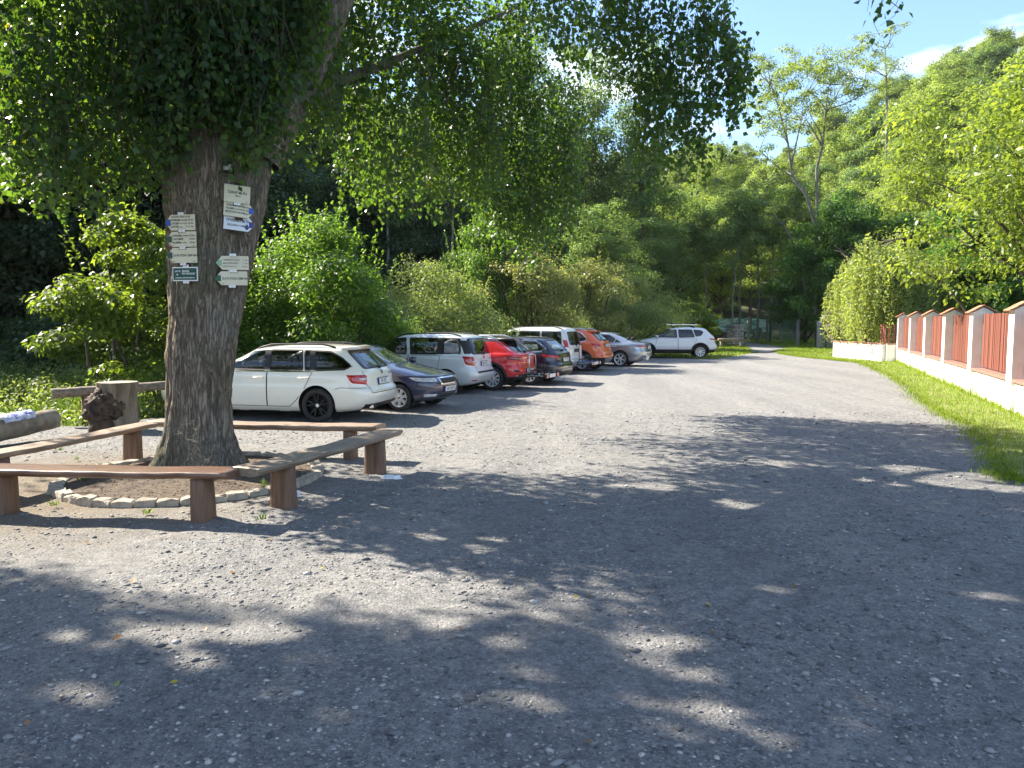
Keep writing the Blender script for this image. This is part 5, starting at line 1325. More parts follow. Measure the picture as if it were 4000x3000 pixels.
WHEELS = {}
def wheel_meshes(key, r, rim_r, wd, style, mat):
    k = (key, r)
    if k in WHEELS: return WHEELS[k]
    tp = [(rim_r, -wd*.5+.02), (rim_r+.012, -wd*.5), (r-.03, -wd*.52), (r-.006, -wd*.42), (r, -wd*.2), (r, wd*.2), (r-.006, wd*.42), (r-.03, wd*.52), (rim_r+.012, wd*.5), (rim_r, wd*.5-.02)]
    mb = MB(); mb.lathe(tp, 40, 'y'); tyre = mb.mesh('tyre', MT['rubber'], True)
    mb = MB(); lip = [(rim_r-.03, wd*.1), (rim_r-.018, wd*.36), (rim_r-.012, wd*.5-.004), (rim_r+.006, wd*.5+.003), (rim_r+.008, wd*.42), (rim_r+.0, -wd*.45), (rim_r-.02, -wd*.45)]
    mb.lathe(lip, 40, 'y', close=True)
    mb.lathe([(0.001, wd*.40), (.055, wd*.40), (.068, wd*.36), (.07, wd*.1)], 20, 'y')
    ns, w0, w1, twin = style
    for i in range(ns):
        for tw in ((-1, 1) if twin else (0,)):
            a = 2*PI*i/ns+0.2; a2 = a+tw*twin
            d0 = Vector((math.cos(a+tw*twin*.35), 0, math.sin(a+tw*twin*.35))); d1 = Vector((math.cos(a2), 0, math.sin(a2)))
            s0 = Vector((-d0.z, 0, d0.x)); s1 = Vector((-d1.z, 0, d1.x)); y0, y1 = wd*.37, wd*.40
            A_, B_ = d0*.055, d1*(rim_r-.012)
            vs = [A_-s0*w0+Vector((0, y0, 0)), A_+s0*w0+Vector((0, y0, 0)), B_+s1*w1+Vector((0, y1, 0)), B_-s1*w1+Vector((0, y1, 0))]
            vs += [v-Vector((0, .04, 0)) for v in vs]
            mb.add(vs, [(0, 1, 2, 3), (7, 6, 5, 4), (0, 4, 5, 1), (1, 5, 6, 2), (2, 6, 7, 3), (3, 7, 4, 0)])
    rim = mb.mesh('rim', mat, False)
    mb = MB(); mb.lathe([(0.001, wd*.05), (rim_r-.03, wd*.05), (rim_r-.025, wd*.02)], 32, 'y'); 
    mb.lathe([(0.001, wd*.12), (.13, wd*.12), (.13, wd*.05)], 28, 'y'); disc = mb.mesh('brake_disc', MT['dark_void'], False)
    mb = MB(); mb.lathe([(0.001, wd*.415), (.03, wd*.412), (.034, wd*.40)], 16, 'y'); hub = mb.mesh('hub_cap', MT['chrome'] if mat is not MT['black_alloy'] else MT['plate_white'], True)
    WHEELS[k] = (tyre, rim, disc, hub); return WHEELS[k]

def build_car(sp):
    """sp: description of one car. Local axes: x forward, y to the car's left, z up."""
    L, Wd, H = sp['L'], sp['W'], sp['H']; xF, xR = L/2, -L/2; zb = sp.get('zb', 0.19); hw = Wd/2
    zc, xc = sp['cowl'][1], sp['cowl'][0]; xw, zw = sp['wtop']; zh = sp['hood']
    front = [(zb, xF-.42), (zb+.06, xF-.13), (.36, xF-.03), (.50, xF), (.60, xF-.01), (zh-.08, xF-.05), (zh, xF-.13), (zh+.04, xF-.30), (zh+(zc-zh)*.55, xF-.30-(xF-.30-xc)*.45), (zc, xc)]
    for t in (.25, .5, .75, 1.0): front.append((zc+(zw-zc)*t, xc+(xw-xc)*(t**0.93)))
    front += [(zw+(H-zw)*.5, xw-.28), (zw+(H-zw)*.85, xw-.62), (H, xw-.85)]
    rear = [(zb, xR+.45), (zb+.07, xR+.14)]+sp['rear']
    xt, zt = sp['rear'][-1][1], sp['rear'][-1][0]
    rear += [(zt+(H-zt)*.55, xt+.16), (zt+(H-zt)*.88, xt+.50), (H, xt+.75)]
    zbel = sp['belt']; wr = sp.get('wroof', hw-.25)
    width = [(zb, hw-.10), (zb+.10, hw-.03), (.48, hw-.004), (.62, hw), (.74, hw-.012), (zbel-.10, hw-.022), (zbel-.02, hw-.045), (zbel+.05, hw-.085)]
    width += [((zbel+zw)/2, (hw-.085+wr+.035)/2+.012), (zw-.02, wr+.03), (zw+(H-zw)*.3, wr-.03), (zw+(H-zw)*.7, wr-.16), (zw+(H-zw)*.92, wr-.32), (H, wr-.46)]
    sh = Shell(front, rear, width, H, sp.get('nn', 3.2), sp.get('tn', 4.6), zc)
    bm = sh.bm(); bvh = BVHTree.FromBMesh(bm)
    root = empty(sp.get('name', 'parked_car'), sp['loc'], sp['yaw']); root.scale = (sp['s'],)*3; tag(root, sp['label'], 'car', 'cars parked in the gravel lot')
    pmat = sp['paint']; bp = MT['black_plastic']; mats = [pmat, bp, MT['dark_void'], sp.get('roofmat', pmat)]
    def hit(ax, u, z, sgn):
        if ax == 0: r = bvh.ray_cast(Vector((u, 3*sgn, z)), Vector((0, -sgn, 0)))
        else: r = bvh.ray_cast(Vector((4*sgn, u, z)), Vector((-sgn, 0, 0)))
        return (r[0], r[1]) if r[0] is not None else (None, None)
    def ribbon(mb, pts, ax, sgn, w, lift=0.003, closed=False, thick=0.0):
        P = []
        pp = list(pts)+([pts[0]] if closed else [])
        for a, b_ in zip(pp[:-1], pp[1:]):
            n = max(1, int(math.hypot(b_[0]-a[0], b_[1]-a[1])/0.05))
            for k in range(n): P.append((a[0]+(b_[0]-a[0])*k/n, a[1]+(b_[1]-a[1])*k/n))
        P.append(pp[-1]); H_ = [hit(ax, u, z, sgn) for u, z in P]; H_ = [h for h in H_ if h[0] is not None]
        if len(H_) < 2: return
        vs, fs = [], []
        for i, (p, n) in enumerate(H_):
            t = (H_[min(i+1, len(H_)-1)][0]-H_[max(i-1, 0)][0])
            if t.length < 1e-6: t = Vector((1, 0, 0))
            s_ = n.cross(t.normalized()).normalized()*w/2; o = n*lift
            vs += [p-s_+o, p+s_+o]
            if thick: vs[-2] -= n*0; 
        for i in range(len(H_)-1): fs.append((2*i, 2*i+1, 2*i+3, 2*i+2))
        mb.add(vs, fs)
    def patch(name, mat, end, corners, lift=0.006, n=(8, 5), parent=None, both=False, depth=0.02):
        """corners: four (angle, z) going round; a raised panel following the body"""
        out = None
        for sg in ((1, -1) if both else (1,)):
            vs, fs = [], []; nu, nv = n
            for j in range(nv+1):
                for i in range(nu+1):
                    u, v = i/nu, j/nv
                    a = [(corners[0][k]*(1-u)+corners[1][k]*u)*(1-v)+(corners[3][k]*(1-u)+corners[2][k]*u)*v for k in (0, 1)]
                    p = sh.P(end, a[0]*sg, a[1]); p2 = sh.P(end, a[0]*sg+0.5, a[1]); p3 = sh.P(end, a[0]*sg, a[1]+0.01)
                    nn = (p2-p).cross(p3-p)
                    if nn.length < 1e-9: nn = Vector((1, 0, 0))
                    nn.normalize()
                    c = Vector((p.x*0.6, 0, p.z)) if end == 'f' else Vector((p.x*0.6, 0, p.z))
                    if nn.dot(p-c) < 0: nn = -nn
                    e = 0.0 if (i in (0, nu) or j in (0, nv)) else 1.0
                    vs.append(p+nn*(lift if e else -depth*0.3))
            for j in range(nv):
                for i in range(nu): fs.append((j*(nu+1)+i, j*(nu+1)+i+1, (j+1)*(nu+1)+i+1, (j+1)*(nu+1)+i))
            mb = MB(); mb.add(vs, fs); out = mb.build(name, mat, parent or root, True)
        return out
    # --- openings
    glass = MT['glass_dark'] if sp.get('dark', True) else MT['glass_clear']
    kill = []
    trims = MB(); rubbers = MB()
    for wi, (poly, clear) in enumerate(sp['side_windows']):
        pl = rounded(poly, 0.035); fs = cut(bm, pl, 0, lambda c: abs(c.y) > 0.35 and c.z > 0.7)
        for sg in (1, -1):
            ff = [f for f in fs if f.calc_center_median().y*sg > 0]
            if ff: take(bm, ff, 'window', MT['glass_clear'] if clear else glass, root, 0.004)
            rb1 = MB(); ribbon(rb1, pl, 0, sg, 0.03, 0.002, True)
            if rb1.v: rb1.build('window_seal', bp, root)
        bmesh.ops.delete(bm, geom=fs, context='FACES')
    for sg in (1, -1):
        for line in sp.get('pillars', ()):                    # black door frames between the panes
            vs = []; nq = 7
            for j in range(nq):
                t = j/(nq-1)
                for a_, c_ in ((line[0], line[1]), (line[3], line[2])):
                    h_ = hit(0, a_[0]+(c_[0]-a_[0])*t, a_[1]+(c_[1]-a_[1])*t, sg)
                    if h_[0] is not None: vs.append(h_[0]+h_[1]*0.005)
            if len(vs) == 2*nq: pm_ = MB(); pm_.add(vs, [(2*j, 2*j+1, 2*j+3, 2*j+2) for j in range(nq-1)]); pm_.build('door_frame', bp, root, True)
    if sp.get('chrome_line'):
        for sg in (1, -1):
            tr1 = MB(); ribbon(tr1, sp['chrome_line'], 0, sg, 0.016, 0.006); tr1.build('window_trim', MT['chrome'], root)
    yb, yt_ = hw-.20, wr-.02
    ws = rounded([(-yb, zc+.025), (yb, zc+.025), (yt_, zw-.015), (-yt_, zw-.015)], 0.05)
    fs = cut(bm, ws, 1, lambda c: c.x > xw-.12 and c.z > zc)
    if fs: take(bm, fs, 'windscreen', MT['glass_clear'], root, 0.003); bmesh.ops.delete(bm, geom=fs, context='FACES')
    mb = MB(); ribbon(mb, ws, 1, 1, 0.04, 0.002, True); mb.build('windscreen_seal', bp, root)
    rg = rounded(sp['rear_glass'], 0.05); xlim = sp.get('rg_x', xR+1.0)
    fs = cut(bm, rg, 1, lambda c: c.x < xlim and c.z > rg[0][1]-.3)
    if fs: take(bm, fs, 'rear_window', glass, root, 0.003); bmesh.ops.delete(bm, geom=fs, context='FACES')
    mb = MB(); ribbon(mb, rg, 1, -1, 0.035, 0.002, True); mb.build('rear_window_seal', bp, root)
    # --- wheel arches
    rw, ra = sp['wheel_r'], sp['wheel_r']+sp.get('gap', .055); zax = rw
    for ax_ in sp['axles']:
        fs = cut(bm, arcpoly(ax_, zax+.01, ra), 0, lambda c: abs(c.y) > 0.5 and c.z < 0.95)
        bmesh.ops.delete(bm, geom=fs, context='FACES')
    # --- two-tone: lower cladding, roof
    if sp.get('clad'):
        bmesh.ops.bisect_plane(bm, geom=bm.faces[:]+bm.edges[:]+bm.verts[:], dist=1e-5, plane_co=(0, 0, sp['clad']), plane_no=(0, 0, 1))
    if sp.get('roof_z'):
        bmesh.ops.bisect_plane(bm, geom=bm.faces[:]+bm.edges[:]+bm.verts[:], dist=1e-5, plane_co=(0, 0, sp['roof_z']), plane_no=(0, 0, 1))
    def mi(c):
        if c.z < zb+.015: return 2
        if sp.get('clad') and c.z < sp['clad']: return 1
        if sp.get('roof_z') and c.z > sp['roof_z']: return 3
        return 0
    # --- doors
    hmb = MB(); seams = MB()
    for di, poly in enumerate(sp['doors']):
        fs = cut(bm, poly, 0, lambda c: abs(c.y) > 0.55 and c.z < zbel+.4)
        for sg in (1, -1):
            ff = [f for f in fs if f.calc_center_median().y*sg > 0]
            if not ff: continue
            dr = take(bm, ff, 'door', pmat, root, 0.0)
            me = dr.data
            if sp.get('clad'):
                me.materials.append(bp); me.polygons.foreach_set('material_index', np.array([1 if sum(me.vertices[v].co.z for v in p_.vertices)/len(p_.vertices) < sp['clad'] else 0 for p_ in me.polygons], dtype=np.int32))
            seams = MB(); ribbon(seams, poly, 0, sg, 0.011, 0.0025, True); link('door_gap', seams.mesh('door_gap', MT['dark_void']), dr)
            xh = min(p_[0] for p_ in poly)+.17; zh_ = zbel-.13
            h_, n_ = hit(0, xh, zh_, sg)
            if h_ is not None:
                m2 = MB(); pts = [h_+Vector((dx, 0, 0))+n_*ll for dx, ll in ((-.10, .0), (-.09, .03), (0, .038), (.09, .03), (.10, 0))]
                m2.tube(pts, .012, 8); link('handle', m2.mesh('handle', sp.get('handle', pmat), True), dr)
        bmesh.ops.delete(bm, geom=fs, context='FACES')
    for sg in (1, -1):
        for line in sp.get('seams', ()):
            seams = MB(); ribbon(seams, line, 0, sg, 0.010, 0.0025); seams.build('panel_gap', MT['dark_void'], root)
    for line in sp.get('rear_seams', ()):
        seams = MB(); ribbon(seams, line, 1, -1, 0.012, 0.003); seams.build('panel_gap', MT['dark_void'], root)
    for line in sp.get('front_seams', ()):
        seams = MB(); ribbon(seams, line, 1, 1, 0.012, 0.003); seams.build('panel_gap', MT['dark_void'], root)
    for f in bm.faces: f.material_index = mi(f.calc_center_median())
    me = bpy.data.meshes.new('body'); bm.to_mesh(me); bm.free()
    for m_ in mats: me.materials.append(m_)
    me.polygons.foreach_set('use_smooth', np.ones(len(me.polygons), dtype=bool))
    body = link('body', me, root)
    # --- arch lips, wheel wells
    for ax_ in sp['axles']:
        for sg in (1, -1):
            wells = MB(); lips = MB()
            arc = [(ax_+(ra+.004)*math.cos(R(a)), zax+.01+(ra+.004)*math.sin(R(a))) for a in range(-18, 199, 9)]
            if sp.get('arch'): 
                w_ = sp['arch']; arc = [(ax_+(ra+w_*.45)*math.cos(R(a)), zax+.01+(ra+w_*.45)*math.sin(R(a))) for a in range(-14, 195, 8)]
                ribbon(lips, arc, 0, sg, w_, 0.008)
            else: ribbon(lips, arc, 0, sg, 0.022, 0.004)
            n = 24; vs = []; 
            for k in range(n):
                a = R(-30+240*k/(n-1)); vs += [(ax_+ra*math.cos(a), sg*.48, zax+.01+ra*math.sin(a)), (ax_+ra*math.cos(a), sg*(hw-.035), zax+.01+ra*math.sin(a))]
            wells.add(vs, [(2*k, 2*k+1, 2*k+3, 2*k+2) for k in range(n-1)])
            wells.add([(ax_+ra*math.cos(R(-30+240*k/(n-1))), sg*.48, zax+.01+ra*math.sin(R(-30+240*k/(n-1)))) for k in range(n)], [tuple(range(n))])
            wells.build('wheel_well', MT['dark_void'], root)
            lips.build('arch_trim', bp if sp.get('arch') else pmat, root, True)
    # --- wheels
    tyre, rim, disc, hub = wheel_meshes(sp['key'], rw, sp['rim_r'], .215, sp['spokes'], sp['rim'])
    for ax_ in sp['axles']:
        for sg in (1, -1):
            we = empty('wheel', (ax_, sg*(hw-.125), rw), 0 if sg > 0 else PI, root)
            link('tyre', tyre, we); link('rim', rim, we); link('brake_disc', disc, we); link('hub_cap', hub, we)
    # --- inside: seats, dashboard, steering wheel
    zs_ = sp.get('seat_z', 0.0)
    def seat(x, y, w_, nm):
        m2 = MB(); m2.box((x+.05, y, .50+zs_), (.5, w_, .16)); rt = Matrix.Rotation(R(-16), 3, 'Y')
        m2.box((x-.26, y, .80+zs_), (.14, w_, .60), rt); 
        for hy in ((0,) if w_ < .8 else (-.42, 0.42)): m2.box((x-.37, y+hy, 1.17+zs_), (.09, .26, .16), rt)
        m2.build(nm, MT['seat_cloth'], root, True, bevel=.04)
    xs_ = xc-1.25
    seat(xs_, .36, .5, 'front_seat'); seat(xs_, -.36, .5, 'front_seat'); seat(xs_-.95, 0, 1.25, 'rear_seat')
    m2 = MB(); m2.box((xc-.30, 0, zc-.12), (.55, Wd-.32, .2)); m2.build('dashboard', MT['black_plastic'], root, bevel=.05)
    m2 = MB(); pts = [(xc-.60+.08*math.sin(2*PI*k/16), .36+.18*math.cos(2*PI*k/16), zc-.02+.165*math.sin(2*PI*k/16)) for k in range(17)]; m2.tube(pts, .014, 6, cap=False)
    m2.tube([(xc-.60, .19, zc-.02), (xc-.60, .53, zc-.02)], .014, 6); m2.build('steering_wheel', MT['black_plastic'], root, True)
    m2 = MB(); m2.box(((xF+xR)/2-.1, 0, .32), (L*.62, Wd-.35, .1)); m2.build('cabin_floor', MT['dark_void'], root)
    # --- mirrors
    for sg in (1, -1):
        h_, n_ = hit(0, xc-.22, zbel+.01, sg)
        if h_ is None: continue
        m2 = MB(); m2.box(h_+Vector((.0, sg*.13, .055)), (.12, .2, .135), Matrix.Rotation(R(8*sg), 3, 'Z')); m2.tube([h_-Vector((0, sg*.02, 0)), h_+Vector((0, sg*.08, .03))], .022, 6)
        m2.build('mirror', sp.get('mirror', pmat), root, True, bevel=.035)
    # --- lamps, grille, plates, badges
    for (nm, mk, end, cor, both) in sp['patches']:
        cc = []
        for (kind, val, z) in cor:
            cc.append((sh.ang_y(end, val, z) if kind == 'y' else sh.ang_x(end, val, z), z))
        patch(nm, MT[mk] if isinstance(mk, str) else mk, end, cc, both=both, lift=0.009 if nm != 'grille' else 0.014)
    def mount(end, y, z, lift=0.012):
        sg = 1 if end == 'f' else -1; h_, n_ = hit(1, y, z, sg)
        if h_ is None: h_, n_ = Vector((xF*sg, y, z)), Vector((sg, 0, 0))
        zax_ = Vector((n_.x, 0, n_.z)).normalized(); up = Vector((0, 0, 1)); xa = up.cross(zax_).normalized(); ya = zax_.cross(xa)
        o_ = empty('mount', parent=root); o_.matrix_local = Matrix((xa.to_4d(), ya.to_4d(), zax_.to_4d(), (0, 0, 0, 1))).transposed(); o_.matrix_local[0][3] = 0
        M4 = Matrix.Identity(4)
        for r_ in range(3): M4[r_][0], M4[r_][1], M4[r_][2], M4[r_][3] = xa[r_], ya[r_], zax_[r_], (h_+zax_*lift)[r_]
        o_.matrix_local = M4; return o_
    for (end, z, txt, dark) in sp.get('plates', ()):
        pe = mount(end, sp.get('plate_y', 0.0) if end == 'r' else 0.0, z, 0.016); pe.name = 'number_plate'
        m2 = MB(); m2.box((0, 0, -.004), (.545, .135, .012)); m2.build('frame', bp, pe, bevel=.004)
        m2 = MB(); m2.box((.012, 0, .003), (.495, .108, .006)); m2.build('plate', MT['plate_white'] if not dark else bp, pe)
        if not dark:
            m2 = MB(); m2.box((-.243, 0, .0035), (.04, .108, .007)); m2.build('band', MT['plate_blue'], pe)
            text(txt, 0.02, -.002, .118, pe, MT['ink'], .0068, 'CENTER', .80, 'lettering', 0.001)
    for (end, z, rad) in sp.get('badges', ()):
        pe = mount(end, 0, z, 0.006); pe.name = 'badge'
        m2 = MB(); m2.tube([(0, 0, -.004), (0, 0, .006)], rad, 20); m2.build('disc', MT['chrome'], pe)
        m2 = MB(); m2.tube([(0, 0, .006), (0, 0, .007)], rad*.82, 20); m2.build('field', bp, pe)
        m2 = MB(); m2.prism([(-rad*.5, -rad*.3), (-rad*.1, -rad*.5), (rad*.2, -rad*.1), (rad*.6, rad*.25), (rad*.1, rad*.15), (-rad*.1, rad*.55), (-rad*.25, rad*.1)], .007, .0085); m2.build('emblem', MT['chrome'], pe)
    for (txt, y, z, size) in sp.get('names', ()):
        pe = mount('r', y, z, .004); pe.name = 'model_name'; text(txt, 0, 0, size, pe, MT['chrome'], .002, 'CENTER', .95)
    # --- roof rails, spoiler, wiper, exhaust, aerial
    if sp.get('rails'):
        x0, x1 = sp['rails']
        for sg in (1, -1):
            m2 = MB(); pts = []; yy = wr-.06
            for k in range(13):
                u = k/12; x = x0+(x1-x0)*u; r_ = bvh.ray_cast(Vector((x, sg*yy, 3)), Vector((0, 0, -1)))
                if r_[0] is not None: pts.append(r_[0]+Vector((0, 0, 0.012+.042*min(1, 6*u, 6*(1-u)))))
            if len(pts) > 3: m2.tube(pts, .017, 8); m2.build('roof_rail', sp.get('railmat', bp), root, True)
    if sp.get('spoiler'):
        ln, zz, mk = sp['spoiler']; y_ = wr-.05; m2 = MB(); x_ = xt+.12
        top = [(x_, -y_, zz+.03), (x_, y_, zz+.03), (x_-ln, y_*.93, zz-.005), (x_-ln, -y_*.93, zz-.005)]
        bot = [(x_, -y_, zz-.03), (x_, y_, zz-.03), (x_-ln, y_*.93, zz-.03), (x_-ln, -y_*.93, zz-.03)]
        m2.add(top+bot, [(0, 1, 2, 3), (7, 6, 5, 4), (0, 4, 5, 1), (1, 5, 6, 2), (2, 6, 7, 3), (3, 7, 4, 0)])
        spo = m2.build('spoiler', pmat if mk is None else MT[mk], root, True, bevel=.012)
        m2 = MB(); m2.box((x_-ln-.001, 0, zz-.017), (.006, .26, .016)); link('brake_light', m2.mesh('brake_light', MT['red_lens']), spo)
    gz = sp['rear_glass'][0][1]; h_, n_ = hit(1, 0.0, gz-.01, -1)
    if h_ is not None and sp.get('wiper', True):
        m2 = MB(); m2.box(h_+n_*.02, (.05, .09, .05)); e_, n2 = hit(1, .36, gz+.06, -1)
        if e_ is not None: m2.tube([h_+n_*.035, e_+n2*.02], .008, 6)
        m2.build('rear_wiper', bp, root)
    m2 = MB(); r_ = bvh.ray_cast(Vector((xt+.35, 0, 3)), Vector((0, 0, -1)))
    if r_[0] is not None and sp.get('aerial', True):
        m2.tube([r_[0]-Vector((0, 0, .01)), r_[0]+Vector((-.03, 0, .03)), r_[0]+Vector((-.16, 0, .2))], [.014, .006, .003], 6); m2.build('aerial', bp, root)
    if sp.get('exhaust'):
        m2 = MB(); y_ = sp['exhaust']; m2.box((xR+.09, y_, .30), (.10, .17, .06)); m2.build('exhaust', MT['chrome'], root, bevel=.012)
        m2 = MB(); m2.box((xR+.042, y_, .30), (.01, .14, .04)); m2.build('exhaust_hole', MT['dark_void'], root)
    for extra in sp.get('extra', ()): extra(root, sh, hit, patch)
    return root
def place(P, yaw, lx, ly, s=1.0):
    """car origin so that local point (lx, ly) stands on ground point P"""
    lx, ly = lx*s, ly*s
    return Vector((P.x-(lx*math.cos(yaw)-ly*math.sin(yaw)), P.y-(lx*math.sin(yaw)+ly*math.cos(yaw)), 0.0))
def nose_left(th): return PI-R(th)          # heading left and a little away

PT = {'white': paint('paint_white', (0.82, 0.785, 0.69)), 'cool_white': paint('paint_cool_white', (0.70, 0.72, 0.74)), 'van_white': paint('paint_van_white', (0.72, 0.73, 0.73)), 'navy': paint('paint_blue', (0.004, 0.009, 0.05), 0.0, 0.35),
      'red': paint('paint_red', (0.62, 0.012, 0.02), 0.0, 0.3), 'black_navy': paint('paint_dark_navy', (0.010, 0.013, 0.032), 0.3, 0.3), 'orange': paint('paint_orange', (0.72, 0.13, 0.03), 0.0, 0.3), 'silver': paint('paint_silver', (0.40, 0.43, 0.47), 0.75, 0.3),
      'gloss_black': paint('paint_black_roof', (0.012, 0.012, 0.014))}

# 1 white estate
th = 12; yaw = nose_left(th); ax = (1.40, -1.28)
build_car(dict(s=0.950, key='A', label='white estate car with black wheels nearest the linden trunk', L=4.68, W=1.81, H=1.465, paint=PT['white'], hood=.74, cowl=(1.02, .985), wtop=(.18, 1.385), belt=.97, wroof=.66,
    rear=[(.36, -2.31), (.50, -2.34), (.60, -2.33), (.68, -2.27), (.80, -2.25), (.92, -2.23), (.99, -2.19), (1.10, -2.08), (1.22, -1.95), (1.34, -1.82), (1.385, -1.77)],
    side_windows=[([(.72, 1.0), (.10, 1.35), (-.16, 1.365), (-.20, .985)], True), ([(-.30, .985), (-.27, 1.365), (-.92, 1.362), (-.98, .985)], False), ([(-1.03, .99), (-.97, 1.36), (-1.09, 1.36), (-1.15, .99)], False), ([(-1.24, .995), (-1.18, 1.352), (-1.50, 1.335), (-1.74, 1.22), (-1.93, 1.075), (-1.86, 1.02)], False)],
    pillars=[[(-.185, .985), (-.155, 1.365), (-.275, 1.365), (-.305, .985)], [(-1.145, .99), (-1.085, 1.36), (-1.185, 1.355), (-1.245, .99)]],
    chrome_line=[(.75, .975), (-.3, .963), (-1.2, .97), (-1.82, .998), (-1.95, 1.07)],
    rear_glass=[(-.62, 1.02), (.62, 1.02), (.55, 1.345), (-.55, 1.345)],
    doors=[[(.92, .30), (.98, .60), (.78, .955), (-.25, .955), (-.25, .30)], [(-.262, .30), (-.262, .955), (-1.19, .955), (-1.02, .62), (-.86, .42), (-.72, .30)]],
    rear_seams=[[(-.70, .97), (-.70, .80), (-.62, .56), (.62, .56), (.70, .80), (.70, .97)]], front_seams=[],
    seams=[[(-2.3, .66), (-1.75, .67), (-1.66, .64)]],
    axles=ax, wheel_r=.325, rim_r=.225, spokes=(5, .02, .018, .22), rim=MT['black_alloy'],
    patches=[('taillight', 'red_lens', 'r', [('y', .66, .70), ('x', .30, .74), ('x', .42, .925), ('y', .60, .93)], True), ('reversing_lamp', 'clear_lens', 'r', [('y', .655, .80), ('y', .80, .80), ('y', .80, .86), ('y', .64, .86)], True), ('headlight', 'clear_lens', 'f', [('y', .50, .62), ('x', .55, .66), ('x', .62, .78), ('y', .46, .72)], True), ('grille', 'black_plastic', 'f', [('y', -.42, .56), ('y', .42, .56), ('y', .46, .70), ('y', -.46, .70)], False), ('lower_bumper', 'black_plastic', 'r', [('y', -.76, .25), ('y', .76, .25), ('y', .80, .37), ('y', -.80, .37)], False)],
    plates=[('r', .755, '5J4 5871', False)], badges=[('r', .93, .045)], names=[('OCTAVIA', -.46, .885, .055)], rails=(-1.55, .05), spoiler=(.22, 1.405, None), exhaust=.52,
    loc=place(G(1240, 1651), yaw, ax[1], .905-.03, 0.950), yaw=yaw))
# 2 dark blue liftback, nose to the lot
th = 22; yaw = -R(th); ax = (1.42, -1.18)
build_car(dict(s=0.930, key='B', label='dark blue car parked nose out between the two white cars', L=4.48, W=1.71, H=1.46, paint=PT['navy'], hood=.77, cowl=(1.06, 1.0), wtop=(.22, 1.385), belt=.98, wroof=.62, nn=3.6,
    rear=[(.36, -2.2), (.50, -2.24), (.60, -2.235), (.75, -2.2), (.95, -2.15), (1.02, -1.98), (1.15, -1.72), (1.28, -1.40), (1.385, -1.1)], rg_x=-.9,
    side_windows=[([(.75, 1.01), (.14, 1.355), (-.14, 1.365), (-.18, .99)], False), ([(-.26, .99), (-.22, 1.365), (-.8, 1.33), (-1.2, 1.12), (-1.1, 1.0)], False)],
    rear_glass=[(-.58, 1.06), (.58, 1.06), (.5, 1.34), (-.5, 1.34)], doors=[[(.95, .30), (1.0, .60), (.8, .965), (-.22, .965), (-.22, .30)], [(-.232, .30), (-.232, .965), (-1.1, .965), (-.95, .62), (-.68, .30)]],
    front_seams=[[(-.70, .79), (-.45, .755), (0, .745), (.45, .755), (.70, .79)]],
    axles=ax, wheel_r=.30, rim_r=.2, spokes=(7, .03, .035, 0), rim=MT['alloy'],
    patches=[('headlight', 'clear_lens', 'f', [('y', .42, .635), ('x', .42, .66), ('x', .55, .755), ('y', .40, .735)], True), ('grille_frame', 'chrome', 'f', [('y', -.36, .555), ('y', .36, .555), ('y', .44, .755), ('y', -.44, .755)], False), ('grille', 'black_plastic', 'f', [('y', -.33, .572), ('y', .33, .572), ('y', .41, .735), ('y', -.41, .735)], False), ('lower_grille', 'black_plastic', 'f', [('y', -.40, .29), ('y', .40, .29), ('y', .36, .38), ('y', -.36, .38)], False), ('fog_lamp', 'clear_lens', 'f', [('y', .46, .31), ('y', .73, .315), ('y', .74, .39), ('y', .44, .385)], True), ('taillight', 'red_lens', 'r', [('y', .5, .75), ('x', .3, .78), ('x', .3, .95), ('y', .46, .93)], True)],
    plates=[('f', .475, '5AH 8618', False)], badges=[('f', .775, .045)], loc=place(G(1560, 1607), yaw, ax[0], -.80, 0.930), yaw=yaw, wiper=False))
